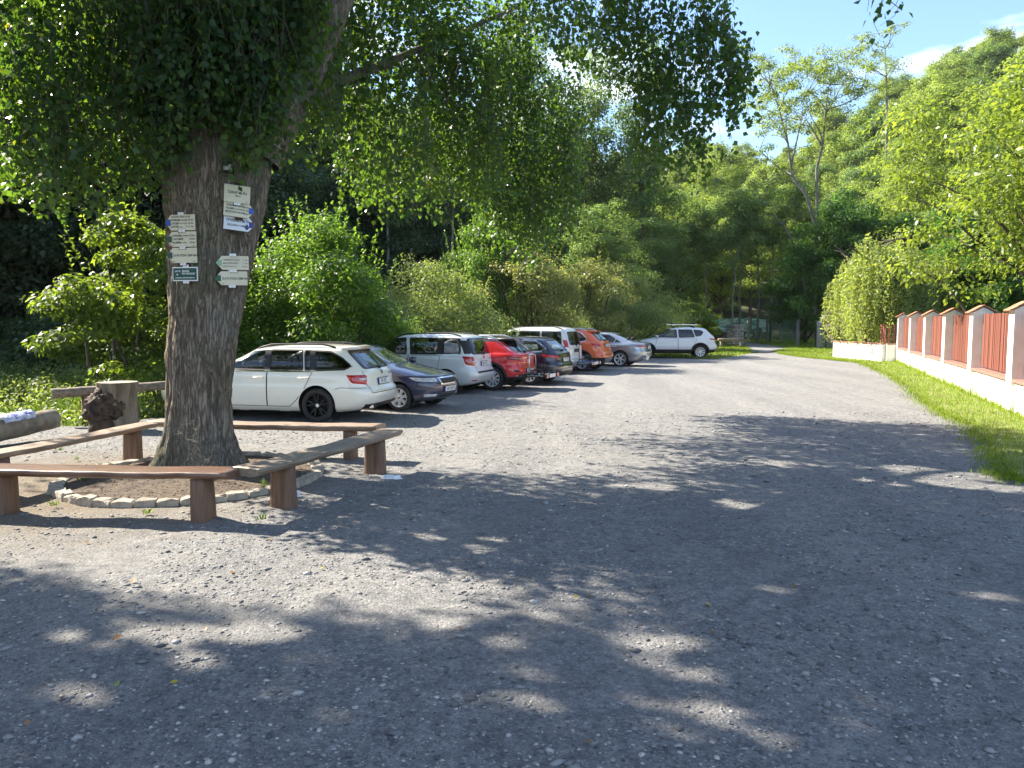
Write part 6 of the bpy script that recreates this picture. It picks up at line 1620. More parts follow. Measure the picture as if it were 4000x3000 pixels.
# 3 boxy white compact SUV
th = 19; yaw = nose_left(th); ax = (1.33, -1.25)
build_car(dict(s=0.915, key='C', label='boxy white compact car with silver roof rails and tall tail lights', L=4.22, W=1.79, H=1.66, paint=PT['cool_white'], hood=.88, cowl=(1.02, 1.09), wtop=(.42, 1.56), belt=1.07, wroof=.70, tn=6.0, zb=.22,
    rear=[(.40, -2.06), (.52, -2.11), (.62, -2.10), (.72, -2.05), (.90, -2.03), (1.05, -2.015), (1.2, -1.97), (1.35, -1.91), (1.48, -1.85), (1.56, -1.78)], seat_z=.1,
    side_windows=[([(.78, 1.11), (.42, 1.50), (.0, 1.53), (-.05, 1.09)], True), ([(-.17, 1.09), (-.13, 1.53), (-.98, 1.53), (-.98, 1.09)], True), ([(-1.16, 1.11), (-1.16, 1.525), (-1.62, 1.515), (-1.66, 1.13)], True)],
    pillars=[[(-.97, 1.09), (-.97, 1.53), (-1.17, 1.53), (-1.17, 1.09)], [(-1.62, 1.09), (-1.60, 1.53), (-1.80, 1.53), (-1.90, 1.09)]],
    rear_glass=[(-.66, 1.10), (.66, 1.10), (.61, 1.51), (-.61, 1.51)], dark=False, doors=[[(.92, .34), (.95, .60), (.78, 1.06), (-.11, 1.06), (-.11, .34)], [(-.122, .34), (-.122, 1.06), (-1.08, 1.06), (-1.02, .76), (-.85, .5), (-.70, .34)]],
    rear_seams=[[(-.62, 1.06), (-.60, .62), (.60, .62), (.62, 1.06)]],
    axles=ax, wheel_r=.325, rim_r=.21, spokes=(5, .04, .05, 0), rim=MT['alloy'], rails=(-1.62, .35),
    patches=[('taillight', 'red_lens', 'r', [('y', .60, .74), ('x', .22, .80), ('x', .34, 1.08), ('y', .62, 1.08)], True), ('reversing_lamp', 'clear_lens', 'r', [('y', .60, .84), ('y', .74, .84), ('y', .74, .93), ('y', .60, .93)], True), ('rear_screen_surround', 'black_plastic', 'r', [('y', .645, 1.095), ('x', .28, 1.095), ('x', .30, 1.52), ('y', .60, 1.52)], True), ('headlight', 'clear_lens', 'f', [('y', .46, .70), ('x', .5, .74), ('x', .55, .86), ('y', .42, .82)], True), ('bumper_strip', 'black_plastic', 'r', [('y', -.60, .575), ('y', .60, .575), ('y', .62, .635), ('y', -.62, .635)], False), ('reflector', 'red_lens', 'r', [('y', .52, .36), ('y', .78, .37), ('y', .78, .41), ('y', .56, .41)], True)],
    plates=[('r', .83, '4M1 9065', False)], badges=[('r', 1.0, .045)], names=[('YETI', -.42, .94, .055)], loc=place(G(1742, 1541), yaw, ax[1], .86, 0.915), yaw=yaw))
# 4 red crossover with black roof
th = 22; yaw = nose_left(th); ax = (1.30, -1.29)
def c_pillar(root, sh, hit, patch):
    for sg in (1, -1):
        q = [hit(0, u, z, sg) for u, z in ((-1.0, 1.475), (-1.28, 1.45), (-1.78, 1.13), (-1.22, 1.115))]
        if all(h[0] is not None for h in q):
            mb = MB(); mb.add([h[0]+h[1]*.012 for h in q]+[h[0]-h[1]*.02 for h in q], [(0, 1, 2, 3), (0, 4, 5, 1), (1, 5, 6, 2), (2, 6, 7, 3), (3, 7, 4, 0)]); mb.build('rear_pillar', PT['red'], root)
        m2 = MB(); pts = [hit(0, u, z, sg) for u, z in ((-1.0, 1.485), (-1.30, 1.455), (-1.55, 1.29), (-1.80, 1.125))]
        if all(h[0] is not None for h in pts): m2.tube([h[0]+h[1]*.012 for h in pts], .016, 6); m2.build('pillar_trim', MT['chrome'], root, True)
red = build_car(dict(s=0.915, key='D', label='red crossover with black roof and silver ten spoke wheels', L=4.23, W=1.82, H=1.57, paint=PT['red'], roofmat=PT['gloss_black'], roof_z=1.40, hood=.86, cowl=(1.05, 1.07), wtop=(.30, 1.47), belt=1.05, wroof=.66, zb=.24,
    rear=[(.42, -2.06), (.54, -2.115), (.66, -2.10), (.78, -2.05), (.92, -2.07), (1.02, -2.06), (1.08, -1.98), (1.2, -1.80), (1.34, -1.60), (1.47, -1.44)], seat_z=.06, rg_x=-1.3,
    side_windows=[([(.72, 1.085), (.22, 1.42), (-.10, 1.445), (-.15, 1.07)], False), ([(-.24, 1.07), (-.2, 1.445), (-.88, 1.44), (-1.13, 1.09)], False)],
    pillars=[[(-.14, 1.07), (-.10, 1.445), (-.21, 1.445), (-.25, 1.07)]],
    rear_glass=[(-.58, 1.10), (.58, 1.10), (.52, 1.42), (-.52, 1.42)], doors=[[(.92, .42), (.95, .62), (.76, 1.045), (-.19, 1.045), (-.19, .42)], [(-.202, .42), (-.202, 1.045), (-1.14, 1.045), (-1.05, .78), (-.9, .56), (-.80, .42)]],
    clad=.40, arch=.075, rear_seams=[[(-.70, .98), (-.68, .70), (.68, .70), (.70, .98)]],
    axles=ax, wheel_r=.345, rim_r=.235, spokes=(10, .018, .034, 0), rim=MT['alloy'], rails=(-1.3, .2), railmat=MT['alloy'],
    patches=[('taillight', 'dark_red_lens', 'r', [('y', .50, .84), ('x', .34, .90), ('x', .40, .99), ('y', .44, .975)], True), ('lower_bumper', 'black_plastic', 'r', [('y', -.74, .29), ('y', .74, .29), ('y', .70, .48), ('y', -.70, .48)], False), ('air_vent', 'black_plastic', 'r', [('y', .60, .52), ('y', .82, .54), ('y', .83, .62), ('y', .68, .60)], True), ('headlight', 'clear_lens', 'f', [('y', .46, .74), ('x', .5, .78), ('x', .55, .86), ('y', .42, .83)], True), ('exhaust_trim', 'chrome', 'r', [('y', .44, .36), ('y', .72, .37), ('y', .74, .44), ('y', .44, .43)], True), ('exhaust_mouth', 'dark_void', 'r', [('y', .47, .375), ('y', .69, .385), ('y', .71, .425), ('y', .47, .418)], True)],
    plates=[('r', .565, '1SK 4025', False)], badges=[('r', .93, .05)], spoiler=(.36, 1.475, 'black_plastic'), extra=[c_pillar], loc=place(G(1922, 1525), yaw, ax[1], .88, 0.915), yaw=yaw))
# 5 dark navy estate
th = 23; yaw = nose_left(th); ax = (1.42, -1.36)
build_car(dict(s=0.940, key='E', label='dark navy estate car behind the folded bicycle rack', L=4.62, W=1.82, H=1.47, paint=PT['black_navy'], hood=.76, cowl=(1.0, .99), wtop=(.15, 1.385), belt=.99, wroof=.65,
    rear=[(.36, -2.27), (.50, -2.31), (.60, -2.30), (.70, -2.24), (.84, -2.22), (.94, -2.20), (1.02, -2.13), (1.13, -2.02), (1.25, -1.88), (1.34, -1.77), (1.385, -1.70)],
    side_windows=[([(.70, 1.015), (.08, 1.35), (-.18, 1.365), (-.22, 1.0)], False), ([(-.30, 1.0), (-.27, 1.365), (-.95, 1.362), (-1.05, 1.0)], False), ([(-1.16, 1.01), (-1.08, 1.355), (-1.5, 1.33), (-1.82, 1.12), (-1.72, 1.04)], False)],
    chrome_line=[(.7, .985), (-.4, .975), (-1.3, .985), (-1.74, 1.02), (-1.87, 1.115), (-1.52, 1.35), (-1.0, 1.385), (-.2, 1.39)],
    rear_glass=[(-.60, 1.045), (.60, 1.045), (.53, 1.345), (-.53, 1.345)], dark=False, doors=[[(.92, .30), (.98, .60), (.78, .965), (-.26, .965), (-.26, .30)], [(-.272, .30), (-.272, .965), (-1.19, .965), (-1.05, .62), (-.76, .30)]],
    rear_seams=[[(-.66, .98), (-.62, .60), (.62, .60), (.66, .98)]],
    axles=ax, wheel_r=.325, rim_r=.225, spokes=(9, .016, .03, 0), rim=MT['alloy'], 
    patches=[('taillight', 'red_lens', 'r', [('y', .42, .80), ('x', .42, .84), ('x', .52, .95), ('y', .46, .90)], True), ('lower_bumper', 'black_plastic', 'r', [('y', -.78, .25), ('y', .78, .25), ('y', .82, .44), ('y', -.82, .44)], False)],
    plates=[('r', .755, '4S7 1926', False)], names=[('K I A', .0, .87, .07)], loc=place(G(2066, 1503), yaw, ax[1], .88, 0.940), yaw=yaw))
# 6 white van-like car
th = 24; yaw = nose_left(th); ax = (1.40, -1.28)
van = build_car(dict(s=0.910, key='F', label='tall white van like car behind the navy estate', L=4.40, W=1.79, H=1.82, paint=PT['van_white'], hood=.92, cowl=(1.15, 1.12), wtop=(.55, 1.69), belt=1.10, wroof=.72, tn=7.0, zb=.2,
    rear=[(.38, -2.15), (.50, -2.20), (.60, -2.19), (.70, -2.13), (.95, -2.12), (1.15, -2.10), (1.35, -2.05), (1.55, -1.99), (1.69, -1.92)], seat_z=.12,
    side_windows=[([(.90, 1.15), (.52, 1.58), (.1, 1.62), (.05, 1.12)], False), ([(-.05, 1.14), (-.05, 1.62), (-.9, 1.62), (-.9, 1.14)], False), ([(-1.0, 1.15), (-1.0, 1.62), (-1.75, 1.60), (-1.80, 1.16)], False)],
    rear_glass=[(-.62, 1.12), (.62, 1.12), (.58, 1.60), (-.58, 1.60)], dark=False, doors=[[(1.0, .32), (1.0, .6), (.9, 1.08), (.0, 1.08), (.0, .32)], [(-.012, .32), (-.012, 1.08), (-.95, 1.08), (-.85, .6), (-.75, .32)]],
    rear_seams=[[(-.68, 1.66), (-.70, .58), (.70, .58), (.68, 1.66)]],
    axles=ax, wheel_r=.315, rim_r=.2, spokes=(5, .04, .05, 0), rim=MT['alloy'], rails=(-1.8, .35),
    patches=[('taillight', 'red_lens', 'r', [('y', .715, .98), ('x', .20, 1.0), ('x', .24, 1.32), ('y', .70, 1.34)], True)],
    plates=[('r', .90, '', True)], badges=[('r', 1.05, .04)], loc=place(G(2140, 1462), yaw, ax[1], .87, 0.910), yaw=yaw))
# 7 orange crossover
th = 24; yaw = nose_left(th); ax = (1.28, -1.28)
def swoosh(root, sh, hit, patch):
    pass
build_car(dict(s=0.960, key='G', label='orange crossover with roof rails behind the second bicycle rack', L=4.28, W=1.78, H=1.63, paint=PT['orange'], hood=.90, cowl=(1.05, 1.10), wtop=(.32, 1.53), belt=1.10, wroof=.66, zb=.25,
    rear=[(.42, -2.08), (.55, -2.14), (.66, -2.12), (.78, -2.03), (.92, -2.02), (1.06, -2.00), (1.16, -1.93), (1.28, -1.79), (1.42, -1.63), (1.53, -1.50)], seat_z=.08, rg_x=-1.35,
    side_windows=[([(.72, 1.125), (.24, 1.48), (-.06, 1.50), (-.1, 1.11)], False), ([(-.2, 1.11), (-.16, 1.50), (-.80, 1.495), (-.92, 1.12)], False), ([(-1.0, 1.13), (-.9, 1.49), (-1.15, 1.45), (-1.42, 1.24), (-1.34, 1.17)], False)],
    chrome_line=[(.7, 1.09), (-.4, 1.08), (-1.2, 1.12), (-1.38, 1.15), (-1.47, 1.235), (-1.2, 1.47), (-.9, 1.52), (-.1, 1.53)],
    rear_glass=[(-.58, 1.18), (.58, 1.18), (.52, 1.48), (-.52, 1.48)], doors=[[(.9, .42), (.92, .62), (.76, 1.08), (-.14, 1.08), (-.14, .42)], [(-.152, .42), (-.152, 1.08), (-1.08, 1.08), (-1.0, .78), (-.78, .42)]],
    clad=.52, arch=.07, axles=ax, wheel_r=.345, rim_r=.24, spokes=(5, .014, .02, .2), rim=MT['alloy'], rails=(-1.4, .2), railmat=MT['alloy'],
    patches=[('taillight', 'red_lens', 'r', [('y', .50, .92), ('x', .20, .86), ('x', .48, 1.10), ('y', .60, 1.06)], True), ('reversing_lamp', 'clear_lens', 'r', [('y', .66, .87), ('y', .78, .87), ('y', .80, .95), ('y', .68, .94)], True), ('lower_bumper', 'steel', 'r', [('y', -.45, .30), ('y', .45, .30), ('y', .50, .52), ('y', -.50, .52)], False), ('reflector', 'red_lens', 'r', [('y', .66, .56), ('y', .78, .57), ('y', .78, .63), ('y', .66, .62)], True)],
    plates=[('r', .98, '3T9 5218', False)], spoiler=(.26, 1.53, None), loc=place(G(2272, 1450), yaw, ax[1], .86, 0.960), yaw=yaw))
# 8 silver saloon
th = 22; yaw = nose_left(th); ax = (1.43, -1.28)
build_car(dict(s=0.970, key='H', label='silver saloon car parked before the farthest white car', L=4.70, W=1.82, H=1.45, paint=PT['silver'], hood=.76, cowl=(1.05, .98), wtop=(.20, 1.375), belt=.97, wroof=.62, tn=4.0,
    rear=[(.36, -2.27), (.50, -2.345), (.62, -2.345), (.72, -2.30), (.86, -2.28), (.96, -2.24), (1.01, -2.05), (1.035, -1.80), (1.10, -1.62), (1.22, -1.34), (1.33, -1.05), (1.375, -.92)], rg_x=-.7,
    side_windows=[([(.72, 1.0), (.14, 1.34), (-.14, 1.355), (-.18, .985)], False), ([(-.27, .985), (-.23, 1.355), (-.78, 1.32), (-1.05, 1.16), (-.98, 1.0)], False), ([(-1.03, 1.0), (-1.09, 1.14), (-1.30, 1.02)], False)],
    chrome_line=[(.7, .97), (-.5, .965), (-1.35, 1.0), (-1.1, 1.175), (-.82, 1.345), (-.2, 1.375)],
    rear_glass=[(-.56, 1.075), (.56, 1.075), (.50, 1.34), (-.50, 1.34)], doors=[[(.92, .30), (.98, .60), (.78, .955), (-.22, .955), (-.22, .30)], [(-.232, .30), (-.232, .955), (-1.22, .955), (-1.02, .60), (-.76, .30)]],
    handle=MT['chrome'], rear_seams=[[(-.64, .97), (-.60, .66), (.60, .66), (.64, .97)]],
    axles=ax, wheel_r=.325, rim_r=.23, spokes=(6, .014, .018, .16), rim=MT['alloy'],
    patches=[('taillight', 'red_lens', 'r', [('y', .44, .80), ('x', .34, .83), ('x', .46, .915), ('y', .40, .90)], True)], spoiler=None,
    plates=[('r', .80, '2L3 7714', False)], exhaust=.55, wiper=False, aerial=False, loc=place(G(2421, 1433), yaw, ax[1], .88, 0.970), yaw=yaw))
# 9 farthest white crossover with roof carrier
th = 8; yaw = nose_left(th); ax = (1.32, -1.28)
far_car = build_car(dict(s=1.000, key='I', label='farthest white crossover with bicycle carriers on its roof', L=4.30, W=1.78, H=1.56, paint=PT['cool_white'], hood=.84, cowl=(1.08, 1.03), wtop=(.28, 1.46), belt=1.02, wroof=.66, zb=.24,
    rear=[(.42, -2.08), (.54, -2.15), (.66, -2.13), (.76, -2.06), (.90, -2.04), (1.04, -2.01), (1.14, -1.92), (1.28, -1.76), (1.40, -1.64), (1.46, -1.56)], seat_z=.06,
    side_windows=[([(.86, 1.045), (.18, 1.41), (-.10, 1.43), (-.15, 1.03)], True), ([(-.24, 1.03), (-.2, 1.43), (-.85, 1.42), (-1.0, 1.06)], False), ([(-1.06, 1.09), (-.94, 1.415), (-1.3, 1.39), (-1.42, 1.30), (-1.3, 1.13)], False)],
    rear_glass=[(-.58, 1.09), (.58, 1.09), (.52, 1.42), (-.52, 1.42)], doors=[[(.92, .40), (.95, .62), (.8, 1.0), (-.19, 1.0), (-.19, .40)], [(-.202, .40), (-.202, 1.0), (-1.12, 1.0), (-1.0, .74), (-.78, .40)]],
    clad=.44, arch=.07, axles=ax, wheel_r=.33, rim_r=.225, spokes=(10, .012, .028, 0), rim=MT['alloy'],
    patches=[('taillight', 'red_lens', 'r', [('y', .56, .88), ('x', .32, .93), ('x', .34, 1.01), ('y', .60, .98)], True)],
    plates=[('r', .80, '1U5 2280', False)], loc=place(G(2735, 1400), yaw, ax[1], .86, 1.000), yaw=yaw))

# ------------------------------------------------------------------ bicycle carriers
MT['tube_silver'] = M('tube_silver', (0.62, 0.63, 0.64), rough=0.25, metal=0.8)
MT['grip_blue'] = M('grip_blue', (0.06, 0.12, 0.26), rough=0.5)
def hitch_rack(car, L, label, raised, cat='bike rack'):
    """platform rack on a tow bar behind the car"""
    M4 = Matrix.Translation(car.location) @ Matrix.Rotation(car.rotation_euler[2], 4, 'Z') @ Matrix.Scale(car.scale[0], 4)
    o = empty('bicycle_rack'); o.matrix_world = M4 @ Matrix.Translation((-L/2, 0, 0)); tag(o, label, cat, 'tow bar bicycle racks')
    mb = MB(); mb.tube([(.25, 0, .36), (-.12, 0, .38), (-.55, 0, .40)], .03, 8); mb.build('tow_arm', MT['black_plastic'], o)
    for x in (-.18, -.38, -.58):
        mb = MB(); mb.box((x, 0, .43), (.09, 1.15, .035)); mb.build('wheel_tray', MT['tube_silver'], o, bevel=.008)
        for y in (-.5, .5):
            mb = MB(); mb.box((x, y, .47), (.11, .16, .06)); mb.build('strap_block', MT['grip_blue'] if not raised else MT['black_plastic'], o, bevel=.015)
    for y in (-.28, .28):
        mb = MB(); mb.tube([(-.08, y, .41), (-.66, y, .41)], .016, 8); mb.build('side_tube', MT['tube_silver'], o)
    hh = 1.02 if raised else 1.12; w_ = .27 if raised else .17
    mb = MB(); mb.tube([(-.10, -w_, .42), (-.08, -w_, hh-.08), (-.08, -w_+.06, hh), (-.08, w_-.06, hh), (-.08, w_, hh-.08), (-.10, w_, .42)], .021 if raised else .015, 8); mb.build('hoop', MT['tube_silver'] if raised else MT['black_plastic'], o, True)
    for y, x in ((-.2, -.22), (.05, -.38), (.24, -.54)):
        mb = MB(); mb.tube([(-.10, y, .55), (x, y, .60), (x, y, .68)], .014, 6); mb.box((x, y, .70), (.06, .1, .07)); mb.build('frame_clamp', MT['black_plastic'], o)
    mb = MB(); mb.box((-.70, 0, .42), (.03, 1.16, .12)); mb.build('light_board', MT['black_plastic'], o, bevel=.01)
    for y in (-.46, .46):
        mb = MB(); mb.box((-.722, y, .42), (.025, .2, .105)); mb.build('lamp', MT['red_lens'], o, bevel=.01)
    mb = MB(); mb.box((-.72, 0, .42), (.012, .5, .105)); mb.build('plate', MT['plate_white'], o)
    return o
bpy.context.view_layer.update()
hitch_rack(red, 4.23, 'silver folded bicycle rack on the tow bar of the red crossover', True)
hitch_rack(van, 4.40, 'bicycle rack with blue straps on the back of the white van like car', False)
M4 = Matrix.Translation(far_car.location) @ Matrix.Rotation(far_car.rotation_euler[2], 4, 'Z')
rk = empty('roof_carrier'); rk.matrix_world = M4 @ Matrix.Translation((0, 0, 1.55)); tag(rk, 'bicycle carrier rails on the roof of the farthest white car', 'roof carrier')
for x in (-.95, .05):
    mb = MB(); mb.box((x, 0, .09), (.07, 1.2, .03)); mb.build('crossbar', MT['tube_silver'], rk, bevel=.008)
    for y in (-.55, .55):
        mb = MB(); mb.box((x, y, .03), (.12, .08, .12)); mb.build('foot', MT['black_plastic'], rk, bevel=.02)
for y in (-.42, 0.0, .42):
    mb = MB(); mb.box((-.42, y, .125), (1.5, .07, .035)); mb.build('tray', MT['tube_silver'], rk, bevel=.01)
    mb = MB(); mb.tube([(-.1, y, .14), (-.5, y+.05, .20), (-.95, y+.05, .19)], .016, 6); mb.build('arm', MT['black_plastic'], rk)
    mb = MB(); mb.box((-.98, y, .165), (.14, .1, .07)); mb.box((.1, y, .16), (.12, .1, .05)); mb.build('clamp', MT['black_plastic'], rk, bevel=.015)

# ================================================================== garden wall on the right
MT['render'] = M('white_render', (0.74, 0.72, 0.68), (0.84, 0.83, 0.80), 2.2, rough=0.9, bmp=0.15, bscale=40)
m, t, b = nodes('white_render'); v = coords(t); f1 = noise(t, v, 2.0, 5); vs_ = coords(t, (3.0, 3.0, 0.25)); f2 = noise(t, vs_, 2.2, 5, 0.65)
c = ramp(t, f1, [(0.35, (0.72, 0.70, 0.655)), (0.65, (0.82, 0.81, 0.78))])
c = mix(t, ramp(t, f2, [(0.52, (0, 0, 0)), (0.78, (0.55, 0.55, 0.55))]), c, (0.50, 0.47, 0.41))
sx = t.nodes.new('ShaderNodeSeparateXYZ'); t.links.new(v, sx.inputs[0]); ms_ = t.nodes.new('ShaderNodeMath'); ms_.operation = 'MULTIPLY_ADD'; ms_.inputs[1].default_value = 0.35; t.links.new(noise(t, v, 5, 4), ms_.inputs[0]); t.links.new(sx.outputs['Z'], ms_.inputs[2])
mr = t.nodes.new('ShaderNodeMapRange'); mr.inputs['From Min'].default_value = 0.42; mr.inputs['From Max'].default_value = 0.12; mr.inputs['To Max'].default_value = 0.6; t.links.new(ms_.outputs[0], mr.inputs['Value'])
c = mix(t, mr.outputs['Result'], c, (0.42, 0.39, 0.32))
t.links.new(c, b.inputs['Base Color']); b.inputs['Roughness'].default_value = 0.9; bump(t, b, noise(t, v, 40, 4), 0.15)
MT['render'] = m
MT['tile'] = M('roof_tile', (0.34, 0.14, 0.075), (0.5, 0.23, 0.13), 8, rough=0.8, bmp=0.3)
MT['sill_brick'] = M('sill_brick', (0.22, 0.105, 0.08), (0.34, 0.175, 0.135), 9, rough=0.85, bmp=0.4)
MT['slat'] = [M('red_slat%d' % k, a, b_, 5, rough=0.6, bmp=0.3, stretch=(6, 6, 0.6)) for k, (a, b_) in enumerate([((0.14, 0.042, 0.027), (0.205, 0.066, 0.042)), ((0.165, 0.052, 0.033), (0.235, 0.08, 0.048)), ((0.11, 0.032, 0.022), (0.165, 0.05, 0.033))])]
wall = empty('garden_wall', FB, math.atan2(FU.y, FU.x)); tag(wall, 'white garden wall with tiled pillars and red slat panels', 'wall')
# local axes: x along the wall away from the camera, y towards the lot
WT, WH = 0.40, 0.63
mb = MB(); mb.box((FLEN/2-4.0, -WT/2-.02, WH/2-.1), (FLEN+8.0, WT-.04, WH+.2)); mb.build('base_wall', MT['render'], wall)
PIL = [-8.0, -4.0, 0.0, 4.0, 8.0, 12.0, 16.0, 20.3]
pm = MB(); pm.box((0, 0, 1.02), (0.44, 0.44, 2.04)); 
pm.add([(-.22, -.22, 2.04), (-.22, .22, 2.04), (-.22, 0, 2.16), (.22, -.22, 2.04), (.22, .22, 2.04), (.22, 0, 2.16)], [(0, 2, 1), (3, 4, 5), (0, 3, 5, 2), (1, 2, 5, 4), (0, 1, 4, 3)])
PILM = pm.mesh('pillar', MT['render'])
def cap_side():
    mb = MB(); d = Vector((0, .30, -.164)).normalized(); n = Vector((0, .164, .30)).normalized()
    for k in range(2):                                          # two overlapping tiles a side
        c = Vector((0, 0, 2.19))+d*(0.09+0.165*k)+n*(0.012-0.006*k); hx, hd, ht = .27, .095, .014
        vs = [c+Vector((sx*hx, 0, 0))+d*sd*hd+n*st*ht for st in (-1, 1) for sx, sd in ((-1, -1), (1, -1), (1, 1), (-1, 1))]
        mb.add(vs, [(0, 3, 2, 1), (4, 5, 6, 7), (0, 1, 5, 4), (1, 2, 6, 5), (2, 3, 7, 6), (3, 0, 4, 7)])
    return mb.mesh('tile', MT['tile'])
TILE = cap_side()
for x in PIL:
    p = link('pillar', PILM, wall, (x, -.19, 0))
    a = link('tile', TILE, p); b_ = link('tile', TILE, p, None, (0, 0, PI))
rr = random.Random(12)
mb = MB(); mb.box((0, 0, 0), (1, .024, 1)); SLM = [mb.mesh('slat', MT['slat'][k]) for k in range(3)]
mb = MB(); mb.box((0, 0, 0), (1, .42, .062)); BRK = mb.mesh('brick', MT['sill_brick'], bevel=.006)
for x0, x1 in zip(PIL[1:-1], PIL[2:]):
    a, b_ = x0+.22, x1-.22
    nb = max(4, int((b_-a)/0.30)); w = (b_-a)/nb
    for k in range(nb):
        o = link('brick', BRK, wall, (a+(k+.5)*w, -.19, WH+.033+rr.gauss(0, .002))); o.scale = (w*.975, 1, 1)
    ns = 24; w = (b_-a-.02)/ns
    for k in range(ns):
        h = 1.27+rr.gauss(0, .004); o = link('slat', SLM[rr.choice((0, 0, 1, 1, 2))], wall, (a+.01+(k+.5)*w, -.19+rr.gauss(0, .003), WH+.10+h/2)); o.scale = (w*.80, 1, h)
    for z in (WH+.28, WH+1.17):
        mb = MB(); mb.box(((a+b_)/2, -.235, z), (b_-a, .05, .07)); mb.build('rail', MT['slat'][2], wall)
# low bent end of the wall under the willow
low = empty('low_wall', C1); tag(low, 'low white wall under the weeping willow at the end of the fence', 'wall')
def wseg(a, b_, h, t_):
    d = b_-a; L = d.length; mid = (a+b_)/2-C1; mb = MB(); mb.box((mid.x, mid.y, h/2-.1), (L, t_, h+.2), Matrix.Rotation(math.atan2(d.y, d.x), 3, 'Z')); return mb
E0 = FB+FU*FLEN+FU*4.0
wseg(C0, C1, .80, .36).build('wall', MT['render'], low); wseg(C1, C2, .80, .36).build('wall', MT['render'], low)
wseg(C0+Vector((0, 0, .83)), C1+Vector((0, 0, .83)), .06, .46)
for a, b_ in ((C0, C1), (C1, C2)):
    d = (b_-a); n = max(2, int(d.length/.4)); r3 = math.atan2(d.y, d.x)
    for k in range(n):
        c = a+d*((k+.5)/n)-C1; o = link('brick', BRK, low, (c.x, c.y, .83), (0, 0, r3)); o.scale = (d.length/n*.97, 1, 1)
    n = int(d.length/.16)
    for k in range(n if a is C0 else 3):
        c = a+d*((k+.5)/n)-C1; o = link('slat', SLM[rr.randrange(3)], low, (c.x, c.y, 1.30), (0, 0, r3)); o.scale = (.12, 1, .8)
# ------------------------------------------------------------------ gate, net fence, stone pillar, tarpaulin
MT['black_iron'] = M('black_iron', (0.016, 0.016, 0.017), rough=0.5)
MT['concrete'] = M('post_concrete', (0.20, 0.19, 0.17), (0.33, 0.31, 0.28), 6, rough=0.95, bmp=0.4)
MT['wire'] = M('galvanised_wire', (0.30, 0.33, 0.31), rough=0.5, metal=0.5)
gp = G(3197, 1361); gate = empty('wire_gate', gp); tag(gate, 'wire mesh gate with black posts at the end of the lawn', 'gate')
g2 = G(3225, 1363)-gp; g3 = G(3276, 1361)-gp
mb = MB(); mb.tube([(0, 0, -.1), (0, 0, 1.78), (0, 0, 1.9)], [.17, .16, .06], 10); mb.build('post', MT['concrete'], gate)
mb = MB(); mb.box((g2.x, g2.y, .78), (.10, .10, 1.76)); mb.build('post', MT['black_iron'], gate)
mb = MB(); mb.box((-.22, 0, .75), (.08, .08, 1.7)); mb.build('post', MT['black_iron'], gate)
for (a, b_, h0, h1, nv, nh) in ((Vector((0, 0, 0)), g2, .06, 1.5, 4, 8), (g2, g3, .06, .95, 8, 5)):
    mb = MB()
    for k in range(nh+1): z = h0+(h1-h0)*k/nh; mb.tube([a+Vector((0, 0, z)), b_+Vector((0, 0, z))], .014, 5)
    for k in range(nv+1): c = a.lerp(b_, k/nv); mb.tube([c+Vector((0, 0, h0)), c+Vector((0, 0, h1))], .014, 5)
    mb.build('mesh_panel', MT['wire'], gate)
    mb = MB()
    for z in (h0, h1): mb.tube([a+Vector((0, 0, z)), b_+Vector((0, 0, z))], .03, 6)
    mb.build('gate_rail', MT['black_iron'], gate)

def net_mat():
    m, t, b = nodes('green_net'); b.inputs['Base Color'].default_value = (0.05, 0.17, 0.13, 1); b.inputs['Roughness'].default_value = 0.7
    tr = t.nodes.new('ShaderNodeBsdfTransparent'); ms = t.nodes.new('ShaderNodeMixShader'); ms.inputs['Fac'].default_value = 0.42
    t.links.new(tr.outputs['BSDF'], ms.inputs[1]); t.links.new(b.outputs['BSDF'], ms.inputs[2]); t.links.new(ms.outputs['Shader'], t.nodes['Material Output'].inputs['Surface']); return m
MT['net'] = net_mat()
posts = [((2884, 1331), 1242, 'concrete'), ((2922, 1333), 1236, 'concrete'), ((2958, 1335), 1241, 'concrete'), ((2995, 1337), 1243, 'rail_wood'), ((3047, 1341), 1243, 'bark_pale'), ((3115, 1348), 1249, 'concrete')]
n0 = G(*posts[-1][0]); nf = empty('net_fence', n0); tag(nf, 'green netting fence on concrete and wooden posts beside the path', 'fence')
tops = []
for (q, ty, mk) in posts:
    p = G(*q); top = D(q[0], ty, p.y); c = p-n0; r_ = .10 if mk != 'concrete' else .13
    mb = MB(); mb.tube([(c.x, c.y, -.1), (c.x, c.y, top.z*.6), (c.x, c.y, top.z)], [r_*1.05, r_, r_*.9], 8); mb.build('post', MT[mk] if mk in MT else MT['concrete'], nf); tops.append((c, top.z))
for (a, za), (b_, zb_) in zip(tops[:-1], tops[1:]):
    vs, fs = [], []; nx, nz_ = 10, 6
    for i in range(nx+1):
        for j in range(nz_+1):
            c = a.lerp(b_, i/nx); h = (za+(zb_-za)*i/nx)*0.92; u = j/nz_
            vs.append((c.x+.05*math.sin(i*1.7+j), c.y+.06*math.sin(i*2.3+j*1.1), .25+(h-.25)*u-(.07*math.sin(PI*i/nx)*u)))
    for i in range(nx):
        for j in range(nz_): fs.append((i*(nz_+1)+j, (i+1)*(nz_+1)+j, (i+1)*(nz_+1)+j+1, i*(nz_+1)+j+1))
    mb = MB(); mb.add(vs, fs); mb.build('net', MT['net'], nf, True)
